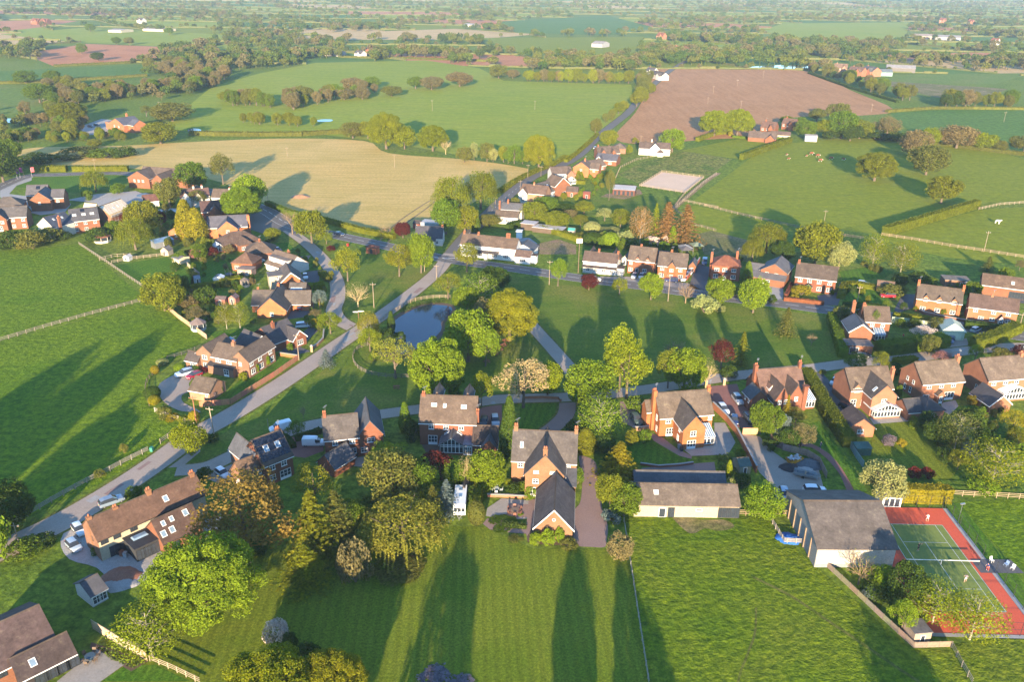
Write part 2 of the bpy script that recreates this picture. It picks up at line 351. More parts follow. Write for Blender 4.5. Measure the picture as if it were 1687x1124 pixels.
# ---- fields whose outlines the photograph shows (photo pixels -> ground)
FIELDS = [
 ('stubble_field', 'stubble', [(30,252),(60,243),(200,240),(330,233),(470,228),(600,232),(640,252),(760,262),(850,274),(868,284),(800,322),(720,366),(660,376),(600,374),(548,362),(496,350),(440,337),(395,312),(330,292),(200,276),(80,272),(36,268)]),
 ('grass_field', 'crop_green', [(318,168),(350,142),(430,120),(520,103),(700,99),(790,112),(830,133),(1040,139),(1044,165),(1012,200),(972,240),(952,266),(900,262),(760,256),(650,236),(520,220),(380,222),(270,212)]),
 ('ploughed_field', 'plough', [(1086,113),(1200,114),(1330,117),(1400,148),(1472,180),(1420,190),(1300,194),(1250,222),(1160,230),(1052,237),(1014,224),(1047,185),(1066,150)]),
 ('sloping_pasture', 'hill_pasture', [(1140,332),(1205,284),(1262,240),(1340,232),(1440,222),(1500,222),(1600,238),(1700,266),(1700,333),(1612,341),(1456,387),(1300,368)]),
 ('far_pasture', 'cool_field', [(1466,186),(1560,181),(1700,181),(1700,262),(1640,246),(1560,236),(1500,218)]),
 ('red_soil_field', 'red_soil', [(38,88),(142,72),(274,77),(270,96),(213,103),(89,109)]),
 ('straw_field', 'pale_field', [(0,140),(100,136),(84,180),(0,190)]),
 ('crop_field', 'cool_field', [(0,117),(250,105),(246,124),(140,131),(0,138)]),
 ('crop_field', 'crop_green', [(0,56),(140,45),(400,58),(290,77),(110,68)]),
 ('red_soil_field', 'red_soil', [(0,34),(80,32),(128,34),(70,44),(0,52)]),
 ('red_soil_field', 'tan_field', [(560,53),(750,47),(885,56),(780,65),(560,65)]),
 ('straw_field', 'tan_field', [(868,67),(975,66),(975,73),(868,75)]),
 ('straw_field', 'tan_field', [(480,60),(620,50),(620,62),(500,66)]),
 ('crop_field', 'cool_field', [(820,35),(1000,25),(1080,45),(1000,58),(840,52)]),
 ('crop_field', 'hill_pasture', [(780,62),(1060,60),(1050,92),(850,92)]),
 ('crop_field', 'crop_green', [(1290,38),(1500,36),(1490,64),(1330,70),(1250,52)]),
 ('stony_field', 'dry_paddock', [(1424,131),(1660,146),(1616,168),(1540,160)]),
 ('crop_field', 'pale_field', [(1420,123),(1700,120),(1640,138),(1500,136)]),
 ('red_soil_field', 'red_soil', [(1460,90),(1600,86),(1690,88),(1690,96),(1480,100)]),
 ('rough_paddock', 'tussock', [(1018,288),(1060,266),(1130,249),(1206,262),(1168,290),(1100,282),(1058,304)]),
 ('paddock', 'hill_pasture', [(1120,248),(1240,224),(1290,232),(1216,262)]),
 ('paddock', 'green_grass', [(975,330),(1046,318),(1120,334),(1096,364),(1000,350)]),
 ('paddock', 'hill_pasture', [(1142,338),(1300,372),(1260,420),(1180,396),(1110,372)]),
 ('paddock', 'dry_paddock', [(1148,386),(1172,380),(1240,398),(1236,432),(1160,420)]),
 ('horse_field', 'hill_pasture', [(1455,392),(1612,346),(1700,340),(1700,438),(1560,424),(1490,410)]),
 ('upper_left_pasture', 'left_pasture', [(-60,418),(60,410),(132,402),(242,494),(120,530),(-60,577)]),
 ('lower_left_pasture', 'left_pasture', [(-60,579),(120,532),(242,496),(332,548),(330,574),(255,606),(238,650),(262,688),(316,704),(262,742),(160,800),(-60,900)]),
 ('striped_lawn', 'mown_lawn', [(170,1240),(150,1124),(200,1000),(250,980),(330,940),(420,905),(480,890),(600,895),(745,868),(800,868),(880,905),(1000,905),(1034,908),(1070,1124),(1090,1240)]),
 ('rough_pasture', 'rough_pasture', [(1031,852),(1262,852),(1332,925),(1500,1068),(1566,1074),(1610,1140),(1660,1240),(1090,1240),(1070,1124),(1034,908)]),
 ('corner_pasture', 'rough_pasture', [(1560,1064),(1640,1054),(1760,1054),(1760,1240),(1662,1240),(1612,1140)]),
 ('court_side_pasture', 'left_pasture', [(1575,828),(1700,822),(1760,830),(1760,1020),(1660,920)]),
 ('village_green', 'green_grass', [(835,455),(1000,470),(1180,498),(1366,522),(1392,596),(1330,604),(1160,616),(950,640),(760,640),(690,560),(750,480)]),
 ('roadside_green', 'green_grass', [(520,392),(600,410),(718,436),(690,468),(600,536),(570,520),(560,470),(540,436)]),
 ('lower_green', 'green_grass', [(282,768),(350,725),(480,650),(600,560),(690,560),(690,690),(540,694),(450,705),(380,745),(330,768)]),
]
CLEAR = []
fz = .02
for name, mat, px in FIELDS:
    fz += .0005
    zone(name, 'F', px, fz, mat, 4 if name in ('stubble_field', 'ploughed_field') else 0)
    CLEAR.append(px)
# ---- far patchwork of hedged fields, one sheet each, out to the horizon
rf = random.Random(11)
PALETTE = ['crop_green'] * 5 + ['hill_pasture'] * 4 + ['cool_field'] * 3 + ['pale_field'] * 3 + ['tan_field', 'tan_field', 'red_soil', 'meadow']
CELLS = []; EDGES = []
rows = []; y = 980.0
while y < 6500:
    rows.append(y); y += 105 + y * .045
grid = []
for j, yy in enumerate(rows):
    wdt = 190 + yy * .02; n = int(2 * (yy * .72 + 250) / wdt)
    grid.append([Vector(((i - n / 2) * wdt + rf.uniform(-.3, .3) * wdt, yy + rf.uniform(-.3, .3) * (60 + yy * .02), 0)) for i in range(n + 1)])
for j in range(len(grid) - 1):
    a, b = grid[j], grid[j + 1]
    m = len(a) - 1; off = (len(b) - len(a)) // 2
    for i in range(m):
        quad = [a[i], a[i + 1], b[min(i + 1 + off, len(b) - 1)], b[min(i + off, len(b) - 1)]]
        c = sum(quad, Vector()) / 4; px = PJ(c)
        if not (-80 < px[0] < 1770): continue
        EDGES.append((a[i], a[i + 1])); EDGES.append((a[i], quad[3]))
        if any(inpoly(*px, P) for P in CLEAR): continue
        sheet('patchwork_field', quad, .012, rf.choice(PALETTE))

# ---- roads, lanes, drives
MAIN = line_of('F', [(-30,322),(40,292),(90,288),(210,286),(300,305),(380,325),(436,346),(480,371),(545,386),(620,402),(700,420),(760,431),(850,443),(950,458),(1060,472),(1180,489),(1290,501),(1380,513),(1470,522),(1560,534),(1640,548),(1760,566)], 8)
strip('main_road', MAIN, 7.6, .075, 'asphalt')
LANE = line_of('F', [(742,418),(722,446),(690,474),(640,512),(596,542),(560,566),(520,594),(470,628),(420,660),(370,690),(320,718),(262,760),(200,802),(120,850),(40,890),(-40,926)], 8)
road('village_lane', LANE, (5.0, 6.6), .070, 'old_asphalt')
NLANE = line_of('F', [(742,422),(768,390),(800,357),(842,318),(884,288),(930,270),(958,252),(982,228),(1010,205),(1036,184),(1056,160),(1078,138),(1104,116),(1130,100)], 8)
road('north_lane', NLANE, 6.0, .065, 'asphalt')
ELANE = line_of('F', [(1760,572),(1660,572),(1560,582),(1490,592),(1410,598),(1330,608),(1240,616),(1160,627),(1080,640),(1000,650),(930,655),(830,658),(780,664),(680,676),(580,690),(500,704),(440,726),(390,748),(340,770),(290,776)], 8)
road('access_lane', ELANE, (5.0, 4.2), .060, 'old_asphalt')
WLANE = line_of('F', [(434,352),(470,376),(506,402),(536,432),(554,462),(556,490),(550,512),(562,530),(590,544)], 8)
road('close_lane', WLANE, 4.8, .055, 'old_asphalt')
road('gravel_track', line_of('F', [(872,532),(890,552),(915,580),(944,616),(946,650)]), 4.2, .050, 'gravel')
road('winding_drive', line_of('Y7', [(1235,180),(1255,250),(1240,320),(1170,390),(1120,425)]), 4.0, .052, 'red_gravel')
zone('gravel_drive', 'X6', [(905,345),(950,340),(1020,370),(1050,430),(1065,520),(1080,640),(1090,760),(1130,870),(1120,1000),(1100,1042),(1000,1040),(885,1025),(868,930),(868,770),(915,700),(930,600),(930,480)], .056, 'red_gravel', 4)
zone('estate_road', 'Z4', [(0,370),(120,320),(210,290),(210,310),(110,345),(60,400),(380,440),(440,430),(470,470),(430,520),(270,540),(180,520),(0,420)], .05, 'concrete')
zone('junction', 'F', [(410,352),(432,340),(470,362),(500,395),(470,380),(436,386),(412,378)], .058, 'asphalt')
zone('gravel_forecourt', 'Y1', [(1270,800),(1160,870),(1060,930),(1050,990),(1090,1060),(1180,1110),(1250,1120),(1330,1120),(1215,1060),(1205,1010),(1260,980),(1250,930),(1310,880),(1390,850),(1400,800)], .05, 'gravel', 3)
zone('field_gateway', 'F', [(266,772),(282,744),(330,728),(330,745),(300,770)], .057, 'old_asphalt')
zone('house_yard', 'X3', [(350,740),(430,640),(520,600),(760,740),(1000,700),(1260,600),(1260,680),(960,900),(780,1000),(660,1000),(560,900),(400,850)], .05, 'rubble', 3)
zone('brick_drive', 'Y6', [(1030,800),(1130,770),(1310,830),(1310,880),(1180,930),(1100,920),(1060,850)], .05, 'red_paving')
zone('pale_drive', 'Y6', [(480,1000),(650,930),(720,960),(700,1080),(600,1124),(480,1080)], .05, 'gravel')
zone('terrace', 'Y6', [(1370,940),(1610,920),(1660,960),(1640,1000),(1480,985),(1390,970)], .05, 'stone_paving')
zone('red_drive', 'Y7', [(705,290),(760,230),(850,250),(850,340),(835,400),(700,390)], .05, 'red_paving')
zone('dark_gravel', 'Y7', [(350,490),(480,490),(480,560),(380,545)], .05, 'soil')
zone('back_patio', 'X6', [(200,740),(310,665),(530,680),(520,820),(330,830),(190,800)], .050, 'stone_paving')
zone('gravel_patio', 'X6', [(360,705),(525,710),(520,810),(345,815)], .054, 'red_gravel')
zone('gravel_path', 'X6', [(165,860),(200,820),(330,835),(330,890),(500,905),(520,670),(575,670),(545,960),(505,960),(500,938),(330,925),(220,905)], .052, 'red_gravel')
zone('planting_bed', 'X6', [(505,965),(540,900),(560,860),(590,905),(860,920),(885,1000),(860,1030),(600,1020),(510,1000)], .055, 'soil')
zone('walled_drive', 'Y8', [(165,330),(330,325),(355,490),(250,500),(170,460)], .05, 'red_gravel')
zone('red_block_drive', 'Y8', [(740,230),(940,212),(960,270),(1040,360),(1090,500),(1000,510),(890,490),(790,370)], .05, 'red_paving')
zone('paved_patio', 'Y8', [(790,470),(860,470),(930,600),(880,680),(640,690),(590,650),(700,600),(790,540)], .05, 'stone_paving')
zone('curved_path', 'Y8', [(350,530),(450,570),(540,640),(640,690),(640,710),(560,690),(440,620),(390,590)], .052, 'red_gravel')
zone('lower_drive', 'Y8', [(290,850),(310,770),(650,740),(790,730),(810,860),(560,860)], .05, 'red_gravel')
zone('barn_yard', 'Y8', [(970,545),(1090,560),(1150,640),(1260,720),(1480,780),(1520,930),(1320,950),(1290,1050),(1200,1040),(1190,900),(1090,800),(1030,700)], .05, 'gravel')
zone('tarmac_drive', 'X1', [(165,190),(200,200),(300,310),(400,440),(360,500),(300,430),(220,300)], .05, 'dark_drive')
zone('garden_lawn', 'X1', [(560,560),(830,540),(1060,720),(1120,860),(1060,930),(720,900),(540,720)], .046, 'mown_lawn')
zone('patio', 'X1', [(530,520),(720,500),(800,490),(800,540),(560,560)], .05, 'stone_paving')
zone('patio', 'X1', [(1000,420),(1100,400),(1120,440),(1060,500),(1030,480)], .05, 'stone_paving')
zone('red_path', 'X1', [(60,690),(150,690),(270,760),(360,870),(430,1000),(440,1030),(390,1020),(340,900),(250,790),(150,715),(60,705)], .05, 'red_paving', 2)
zone('dark_drive', 'Y2', [(1240,400),(1400,385),(1430,400),(1350,430),(1350,490),(1250,490)], .05, 'dark_drive')
zone('dark_drive', 'Y2', [(1110,650),(1230,620),(1310,590),(1310,680),(1250,740),(1110,760)], .05, 'dark_drive')
zone('dark_drive', 'Y2', [(1060,1000),(1210,870),(1270,820),(1370,820),(1290,890),(1210,970),(1290,1000),(1200,1020)], .05, 'dark_drive')
zone('pink_drive', 'Y2', [(1130,300),(1290,275),(1250,330),(1190,360)], .05, 'red_gravel')
zone('house_forecourt', 'Y4', [(370,320),(560,320),(800,340),(1000,370),(1090,420),(900,410),(640,380),(420,350)], .05, 'gravel')
zone('tarmac_yard', 'Y4', [(1020,290),(1060,230),(1150,260),(1120,340),(1110,420),(990,400)], .05, 'dark_drive')
zone('grey_drive', 'Y5', [(70,270),(190,270),(190,350),(60,360)], .05, 'concrete')
zone('grey_drive', 'Y5', [(400,330),(520,310),(540,250),(600,240),(560,300),(530,390),(420,390)], .05, 'dark_drive')
zone('dark_drive', 'Y5', [(930,320),(1015,320),(1010,400),(900,440),(880,420)], .05, 'dark_drive')
zone('garage_drive', 'Y5', [(1200,600),(1330,595),(1350,660),(1210,670)], .055, 'gravel')
zone('yard', 'Y5', [(1430,320),(1600,320),(1687,310),(1687,380),(1520,345)], .05, 'dark_drive')
zone('pub_car_park', 'Z6', [(370,690),(450,690),(520,740),(500,790),(400,770)], .05, 'concrete')
zone('muddy_yard', 'Z6', [(500,730),(640,700),(760,740),(760,800),(500,800)], .05, 'bare_earth')
zone('sand_arena', 'Z6', [(1178,345),(1325,255),(1605,290),(1480,392)], .06, 'sand')
zone('stable_yard', 'Z6', [(960,400),(1180,370),(1200,400),(1080,435),(920,420)], .055, 'bare_earth')
zone('bare_gateway', 'X8', [(940,-40),(1100,-12),(1240,-10),(1300,30),(1210,55),(1130,40),(1060,70),(1000,40)], .04, 'dry_paddock', 4)
zone('pub_lawn', 'Z6', [(390,620),(500,620),(760,690),(640,700),(500,720),(420,670)], .045, 'pale_field')
zone('site_ground', 'Z4', [(440,440),(640,400),(900,380),(1000,420),(880,500),(680,580),(640,460)], .045, 'rubble')
zone('farm_yard', 'T1', [(360,590),(470,550),(640,570),(560,620),(400,625)], .05, 'concrete')
zone('stone_terrace', 'X4', [(330,787),(560,600),(720,690),(580,790),(500,840),(330,860)], .052, 'stone_paving')
zone('flower_bed', 'X4', [(530,560),(860,670),(760,730),(640,660),(520,590)], .050, 'soil')
for nm, tg, px in (('front_lawn','Y8',[(170,560),(340,530),(400,590),(540,680),(650,710),(590,735),(420,750),(280,730),(190,650)]),
                   ('front_lawn','Y7',[(960,230),(1200,225),(1230,300),(1180,360),(1100,420),(960,400)]),
                   ('side_lawn','Y6',[(550,520),(800,300),(990,210),(1090,230),(800,430),(640,530)]),
                   ('back_lawn','Y2',[(410,330),(640,310),(690,400),(560,480),(380,500)]), ('back_lawn','Y1',[(750,150),(1100,95),(1200,150),(1290,240),(1280,300),(980,290)]),
                   ('back_lawn','Y2',[(520,860),(780,820),(830,880),(600,930)]), ('corner_lawn','Y5',[(560,300),(760,290),(880,330),(820,390),(560,380)]),
                   ('back_lawn','Y5',[(540,180),(720,150),(880,180),(820,220),(560,240)]), ('side_lawn','X1',[(130,560),(200,540),(420,840),(520,1010),(450,1010),(340,840),(170,690)]),
                   ('verge_lawn','Y2',[(1210,370),(1330,310),(1390,380),(1250,400)]), ('verge_lawn','Y2',[(960,190),(1120,180),(1170,240),(1000,240)]),
                   ('back_lawn','X1',[(1080,450),(1300,420),(1500,700),(1480,920),(1250,760),(1120,560)]), ('estate_lawn','Z4',[(90,350),(230,290),(560,280),(840,280),(840,330),(700,390),(440,390)]),
                   ('small_lawn','X4',[(590,787),(720,700),(900,690),(1100,787)])):
    zone(nm, tg, px, .047, 'garden_lawn')

for nm, tg, px, wd in (('worn_path','X2',[(0,560),(200,660),(380,780),(560,900),(720,1010),(900,1130)],.6), ('worn_path','X8',[(1425,500),(1420,640),(1380,760),(1340,860),(1320,940)],.35), 
                       ('tractor_track','Z5',[(950,750),(1090,600),(1260,480),(1330,440)],.8), ('wheel_track','Z5',[(1010,760),(1130,620),(1290,500),(1350,450)],.8), ('worn_path','Z7',[(0,400),(200,430),(500,470),(900,440)],.4), ('field_track','Z6',[(1400,500),(1480,430),(1600,330),(1700,260)],3.0)):
    strip(nm, line_of(tg, px), wd, .045 + (px[0][0] % 7) * .0003, 'trodden' if nm == 'worn_path' else 'bare_earth')
rp = random.Random(8)
for line, n in ((LANE, 16), (ELANE, 12), (WLANE, 8), (MAIN, 14)):         # tarmac repairs
    for _ in range(n):
        k = rp.randrange(8, len(line) - 2); t_ = (line[k + 1] - line[k]).normalized(); n_ = Vector((-t_.y, t_.x, 0)); c_ = line[k] + n_ * rp.uniform(-1.6, 1.6); a_, b_ = rp.uniform(.5, 3.0), rp.uniform(.25, .8)
        sheet('road_patch', [c_ - t_ * a_ - n_ * b_, c_ + t_ * a_ - n_ * b_, c_ + t_ * a_ + n_ * b_, c_ - t_ * a_ + n_ * b_], .0785 + _ * .0002 + n * .0001, rp.choice(('asphalt', 'dark_drive', 'concrete') if line is MAIN else ('concrete', 'gravel', 'red_gravel')))
# ---- painted road markings
def dashes(line, z, dash, gap, wid, s0=0, s1=1e9, off=0.0):
    line = offset_line(line, off) if off else line
    mb = MB(); s = 0.0
    for a, b in zip(line, line[1:]):
        L = (b - a).length; t = (b - a).normalized(); n = Vector((-t.y, t.x, 0)); d = 0.0
        while d < L:
            ph = s % (dash + gap); run = (dash - ph) if ph < dash else (dash + gap - ph)
            run = max(min(run, L - d), .01)
            if ph < dash and s0 < s < s1:
                p = a + t * d; q = p + t * run
                mb.add([(x.x + n.x * k, x.y + n.y * k, z) for x, k in ((p, -wid/2), (q, -wid/2), (q, wid/2), (p, wid/2))], [(0, 1, 2, 3)])
            d += run; s += run
    return mb
for mbx in (dashes(MAIN, .082, 4, 2, .2), dashes(MAIN, .082, 400, .1, .12, 0, 1e9, 3.5), dashes(MAIN, .082, 400, .1, .12, 0, 1e9, -3.5), dashes(NLANE, .072, 2, 4, .15, 8, 120)):
    tag(mbx.build('road_marking', 'road_paint'), kind='structure')
g0 = G(742, 424)
mb = MB(); mb.box(g0.x - 3, g0.x + 3, g0.y - 1.2, g0.y - .9, .076, .084); tag(mb.build('road_marking', 'road_paint'), kind='structure')
# ================================================================== BUILDINGS
WIN = {}
def window_meshes(w, h, style):
    k = (round(w, 2), round(h, 2), style)
    if k in WIN: return WIN[k]
    fr = MB(); t = .075; d0, d1 = -.075, .0
    def bar(x0, x1, z0, z1, dd=0.0): fr.box(x0, x1, d0 - dd, d1, z0, z1)
    bar(-w/2, w/2, h - t, h); bar(-w/2, w/2, 0, t); bar(-w/2, -w/2 + t, t, h - t); bar(w/2 - t, w/2, t, h - t)
    if style != 'plain':
        n = 3 if w > 1.7 else 2 if w > .75 else 1
        for i in range(1, n):
            x = -w/2 + w * i / n; fr.box(x - t*.55, x + t*.55, d0 + .012, d1, t, h - t)
        for i in range(n):
            x0 = -w/2 + w * i / n + t * .6; x1 = -w/2 + w * (i + 1) / n - t * .6
            if style == 'door':
                fr.box(x0, x1, d0 + .02, d1, t, h * .28)
            zz = h * (.62 if style == 'door' else .55); fr.box(x0, x1, d0 + .02, d1, zz - .03, zz + .03)
    if style not in ('door', 'plain', 'dark'): fr.box(-w/2 - .08, w/2 + .08, d0 - .07, d1, -.09, -.005)
    pn = MB(); pn.box(-w/2 + t * .5, w/2 - t * .5, d0 + .045, d1 - .004, t * .5, h - t * .5)
    WIN[k] = (fr.mesh('window', 'dark_frame' if style == 'dark' else 'window_white'), pn.mesh('pane', 'glass')); return WIN[k]
POT = MB().tube((0, 0, 0), (0, 0, .45), .16, .13, 8).mesh('chimney_pot', 'terracotta')
AERIAL = MB().tube((0, 0, -.6), (0, 0, 1.5), .025, .025, 5).box(-.7, .7, -.015, .015, 1.38, 1.42)
for i in range(7): AERIAL.box(-.62 + i * .2, -.60 + i * .2, -.22, .22, 1.36, 1.40)
AERIAL = AERIAL.mesh('aerial', 'steel')
def merge(h, k):
    '''hand the blocks of a wing laid out on its own axis over to the house it belongs to'''
    mh = Matrix.Translation(h.o.location) @ Matrix.Rotation(h.rz, 4, 'Z'); mk = Matrix.Translation(k.o.location) @ Matrix.Rotation(k.rz, 4, 'Z')
    for c in list(k.o.children): m = c.matrix_basis.copy(); c.parent = h.o; c.matrix_basis = mh.inverted() @ mk @ m
    bpy.data.objects.remove(k.o)
class House:
    def __init__(s, label, tg, A, B, ze=4.9, name='house', cat='house', group=None, wall=BRICK, roof=TILE, wm='brick', rm='roof_tile', fascia='white_paint'):
        s.tg = tg; a = QG(tg, *A, ze); b = QG(tg, *B, ze)
        s.w = (b - a).length; s.rz = math.atan2(b.y - a.y, b.x - a.x); s.ze = ze
        s.o = thing(name, label, cat, (a.x, a.y, 0), s.rz, group)
        s.wall, s.roof, s.wm, s.rm, s.fa = wall, roof, wm, rm, fascia; s.k = 0; s.a = a
    def loc(s, x, y, z=0.0, tg=None):
        p = QG(tg or s.tg, x, y, z) - s.a; c, n = math.cos(s.rz), math.sin(s.rz)
        return p.x * c + p.y * n, -p.x * n + p.y * c
    def px(s, A, B, z, d, rise, axis='x', **kw):
        """a block placed by the pixels of its front eave corners"""
        a = s.loc(*A, z); b = s.loc(*B, z); v = (a[1] + b[1]) / 2
        return s.block(min(a[0], b[0]), max(a[0], b[0]), v, v + d, z, rise, axis, **kw)
    def main(s, d, rise, axis='x', **kw): return s.block(0, s.w, 0, d, s.ze, rise, axis, **kw)
    def block(s, u0, u1, v0, v1, ze, rise, axis='x', wall=None, roof=None, wm=None, rm=None, ov=.22, oe=.35, hip=None, fascia=None, barge=False, z0=-.2, th=.14, nowall=False):
        s.k += 1; e = .013 * s.k; u0 += e; u1 -= e; v0 += e; v1 -= e; ze -= e * .5
        s.b = b = dict(u0=u0, u1=u1, v0=v0, v1=v1, ze=ze, rise=rise, axis=axis)
        um, vm = (u0 + u1) / 2, (v0 + v1) / 2
        mb = MB()
        if axis == 'x': prof = [(v0, z0), (v0, ze), (vm, ze + rise), (v1, ze), (v1, z0)]; mb.prism(prof, u0, u1, 0, 'x')
        elif axis == 'y': prof = [(u0, z0), (u0, ze), (um, ze + rise), (u1, ze), (u1, z0)]; mb.prism(prof, v0, v1, 0, 'y')
        elif axis == 'lean': mb.prism([(v0, z0), (v0, ze), (v1, ze + rise), (v1, z0)], u0, u1, 0, 'x')
        else: mb.box(u0, u1, v0, v1, z0, ze)
        if not nowall: mb.build('wall', wm or s.wm, s.o, wall or s.wall, fix=True)
        r = MB(); lift = .03
        if axis in 'xy':
            lo, hi = (v0, v1) if axis == 'x' else (u0, u1); mid = (lo + hi) / 2; sl = rise / (mid - lo); zt = ze + lift
            pr = [(lo - oe, zt - sl * oe), (mid, zt + rise), (hi + oe, zt - sl * oe), (hi + oe, zt - sl * oe + th), (mid, zt + rise + th * 1.15), (lo - oe, zt - sl * oe + th)]
            if axis == 'x': r.prism(pr, u0 - ov, u1 + ov, 0, 'x')
            else: r.prism(pr, v0 - ov, v1 + ov, 0, 'y')
        elif axis == 'lean':
            sl = rise / (v1 - v0); zt = ze + lift
            r.prism([(v0 - oe, zt - sl * oe), (v1, zt + rise), (v1, zt + rise + th), (v0 - oe, zt - sl * oe + th)], u0 - ov, u1 + ov, 0, 'x')
        elif axis == 'hip':
            W, D = u1 - u0 + 2 * oe, v1 - v0 + 2 * oe; i = min(W, D) / 2 if hip is None else hip; zt = ze + lift
            if W >= D: ra, rb = (u0 - oe + i, vm), (u1 + oe - i, vm)
            else: ra, rb = (um, v0 - oe + i), (um, v1 + oe - i)
            c = [(u0 - oe, v0 - oe), (u1 + oe, v0 - oe), (u1 + oe, v1 + oe), (u0 - oe, v1 + oe)]
            vs = [(x, y, zt) for x, y in c] + [(x, y, zt + th) for x, y in c] + [(*ra, zt + th + rise), (*rb, zt + th + rise)]
            f = [(3, 2, 1, 0), (0, 1, 5, 4), (1, 2, 6, 5), (2, 3, 7, 6), (3, 0, 4, 7)]
            f += [(4, 5, 9, 8), (5, 6, 9), (6, 7, 8, 9), (7, 4, 8)] if W >= D else [(4, 5, 8), (5, 6, 9, 8), (6, 7, 9), (7, 4, 8, 9)]
            r.add(vs, f)
        else:
            r.box(u0 - oe * .6, u1 + oe * .6, v0 - oe * .6, v1 + oe * .6, ze + lift, ze + lift + max(th, rise))
        b['roof'] = ro = r.build('roof', rm or s.rm, s.o, roof or s.roof, fix=True)
        if axis in 'xy':                                           # ridge tiles and gutters
            rd = MB()
            if axis == 'x': rd.prism([(vm - .16, ze + rise + th), (vm, ze + rise + th + .17), (vm + .16, ze + rise + th)], u0 - ov, u1 + ov, 0, 'x')
            else: rd.prism([(um - .16, ze + rise + th), (um, ze + rise + th + .17), (um + .16, ze + rise + th)], v0 - ov, v1 + ov, 0, 'y')
            rd.build('ridge_tile', 'roof_tile', ro, tuple(x * .8 for x in (TILE if (rm or s.rm) != 'slate' else TILE_GREY)), fix=True)
            fa = fascia or s.fa
            if fa:
                g = MB(); zf = ze + lift - sl * oe
                if axis == 'x':
                    g.box(u0 - ov * .9, u1 + ov * .9, v0 - oe - .03, v0 - oe + .05, zf - .12, zf + .05)
                else:
                    g.box(u0 - oe - .03, u0 - oe + .05, v0 - ov * .9, v1 + ov * .9, zf - .12, zf + .05); MB().box(u1 + oe - .05, u1 + oe + .03, v0 - ov * .9, v1 + ov * .9, zf - .12, zf + .05).build('gutter', fa, s.o)
                g.build('gutter', fa, s.o)
            if barge and axis == 'y':
                g = MB(); yv = v0 - ov - .05
                for sg in (-1, 1):
                    xe = um + sg * (um - u0 + oe); zf = ze + lift - sl * oe
                    g.add([(xe, yv, zf - .08), (um, yv, ze + lift + rise - .1), (um, yv, ze + lift + rise + th + .05), (xe, yv, zf + th + .05),
                           (xe, yv + .06, zf - .08), (um, yv + .06, ze + lift + rise - .1), (um, yv + .06, ze + lift + rise + th + .05), (xe, yv + .06, zf + th + .05)],
                          [(0, 1, 2, 3), (7, 6, 5, 4), (0, 4, 5, 1), (3, 2, 6, 7), (0, 3, 7, 4), (1, 5, 6, 2)])
                g.build('bargeboard', 'white_paint', s.o, fix=True)
        return s
    def row(s, face, z, fr, w=1.1, h=1.15, style='std', b=None):
        b = b or s.b; fm, pm = window_meshes(w, h, style)
        for t in fr:
            if face == 'f': p, rz = (b['u0'] + t * (b['u1'] - b['u0']), b['v0'], z), 0
            elif face == 'l': p, rz = (b['u0'], b['v1'] - t * (b['v1'] - b['v0']), z), -math.pi / 2
            else: p, rz = (b['u1'], b['v0'] + t * (b['v1'] - b['v0']), z), math.pi / 2
            nm = 'door' if style == 'door' else 'window'
            o = obj(nm, fm, s.o, None, p, rz); obj('pane', pm, o)
        return s
    def chim(s, u, v, top, w=.75, d=.6, base=3.0, pots=2, color=None):
        top -= .55; w *= .85
        mb = MB(); mb.box(u - w/2, u + w/2, v - d/2, v + d/2, base, top); mb.box(u - w/2 - .07, u + w/2 + .07, v - d/2 - .07, v + d/2 + .07, top - .3, top - .12)
        c = mb.build('chimney', 'brick', s.o, color or (s.wall if s.wm == 'brick' else BRICK))
        for i in range(pots): obj('chimney_pot', POT, c, None, (u + (i - (pots - 1) / 2) * .38, v, top))
        if s.k % 3 == 1: obj('aerial', AERIAL, c, None, (u + w * .4, v, top), s.k)
        return s
    def on_slope(s, nm, u, t, w, l, mat, th=.06, b=None, side='f', lift=.20, parent=None, border='window_white'):
        """panel or roof light lying on a roof slope: u 0..1 along, t 0..1 up the slope"""
        b = b or s.b; ax = b['axis']
        if ax == 'x':
            half = (b['v1'] - b['v0']) / 2; ang = math.atan2(b['rise'], half); U = b['u0'] + u * (b['u1'] - b['u0'])
            p = (U, b['v0'] + t * half, b['ze'] + t * b['rise'] + lift * .95); rot = Euler((ang, 0, 0))
        else:
            half = (b['u1'] - b['u0']) / 2; ang = math.atan2(b['rise'], half); V = b['v0'] + u * (b['v1'] - b['v0'])
            sg = -1 if side == 'l' else 1
            p = ((b['u0'] + t * half) if side == 'l' else (b['u1'] - t * half), V, b['ze'] + t * b['rise'] + lift * .95); rot = Euler((ang, 0, -math.pi / 2 if side == 'l' else math.pi / 2))
        mb = MB(); mb.box(-w/2, w/2, -l/2, l/2, -.05, th)
        if border:
            for x0, x1, y0, y1 in ((-w/2-.06, -w/2+.03, -l/2-.06, l/2+.06), (w/2-.03, w/2+.06, -l/2-.06, l/2+.06), (-w/2+.03, w/2-.03, -l/2-.06, -l/2+.03), (-w/2+.03, w/2-.03, l/2-.03, l/2+.06)): mb.box(x0, x1, y0, y1, -.05, th + .03, 1)
            o = mb.build(nm, [mat, border], s.o)
        else: o = mb.build(nm, mat, s.o)
        o.location = p; o.rotation_euler = rot
        return s
    def sky(s, u, t, w=.8, l=1.1, **kw): return s.on_slope('roof_light', u, t, w, l, 'roof_glass', **kw)
    def dormer(s, u, w=1.5, h=1.5, rise=.9, z=None, fw=1.0, fh=1.0, wall=None, wm=None):
        b0 = s.b; U = b0['u0'] + u * (b0['u1'] - b0['u0']); z = b0['ze'] - .3 if z is None else z
        s.block(U - w/2, U + w/2, b0['v0'] - .02 - .013 * s.k, b0['v0'] + 3.0, z + h, rise, 'y', oe=.18, ov=.15, z0=z - .4, wall=wall, wm=wm)
        s.row('f', z + .25, [.5], fw, fh); s.b = b0
        return s
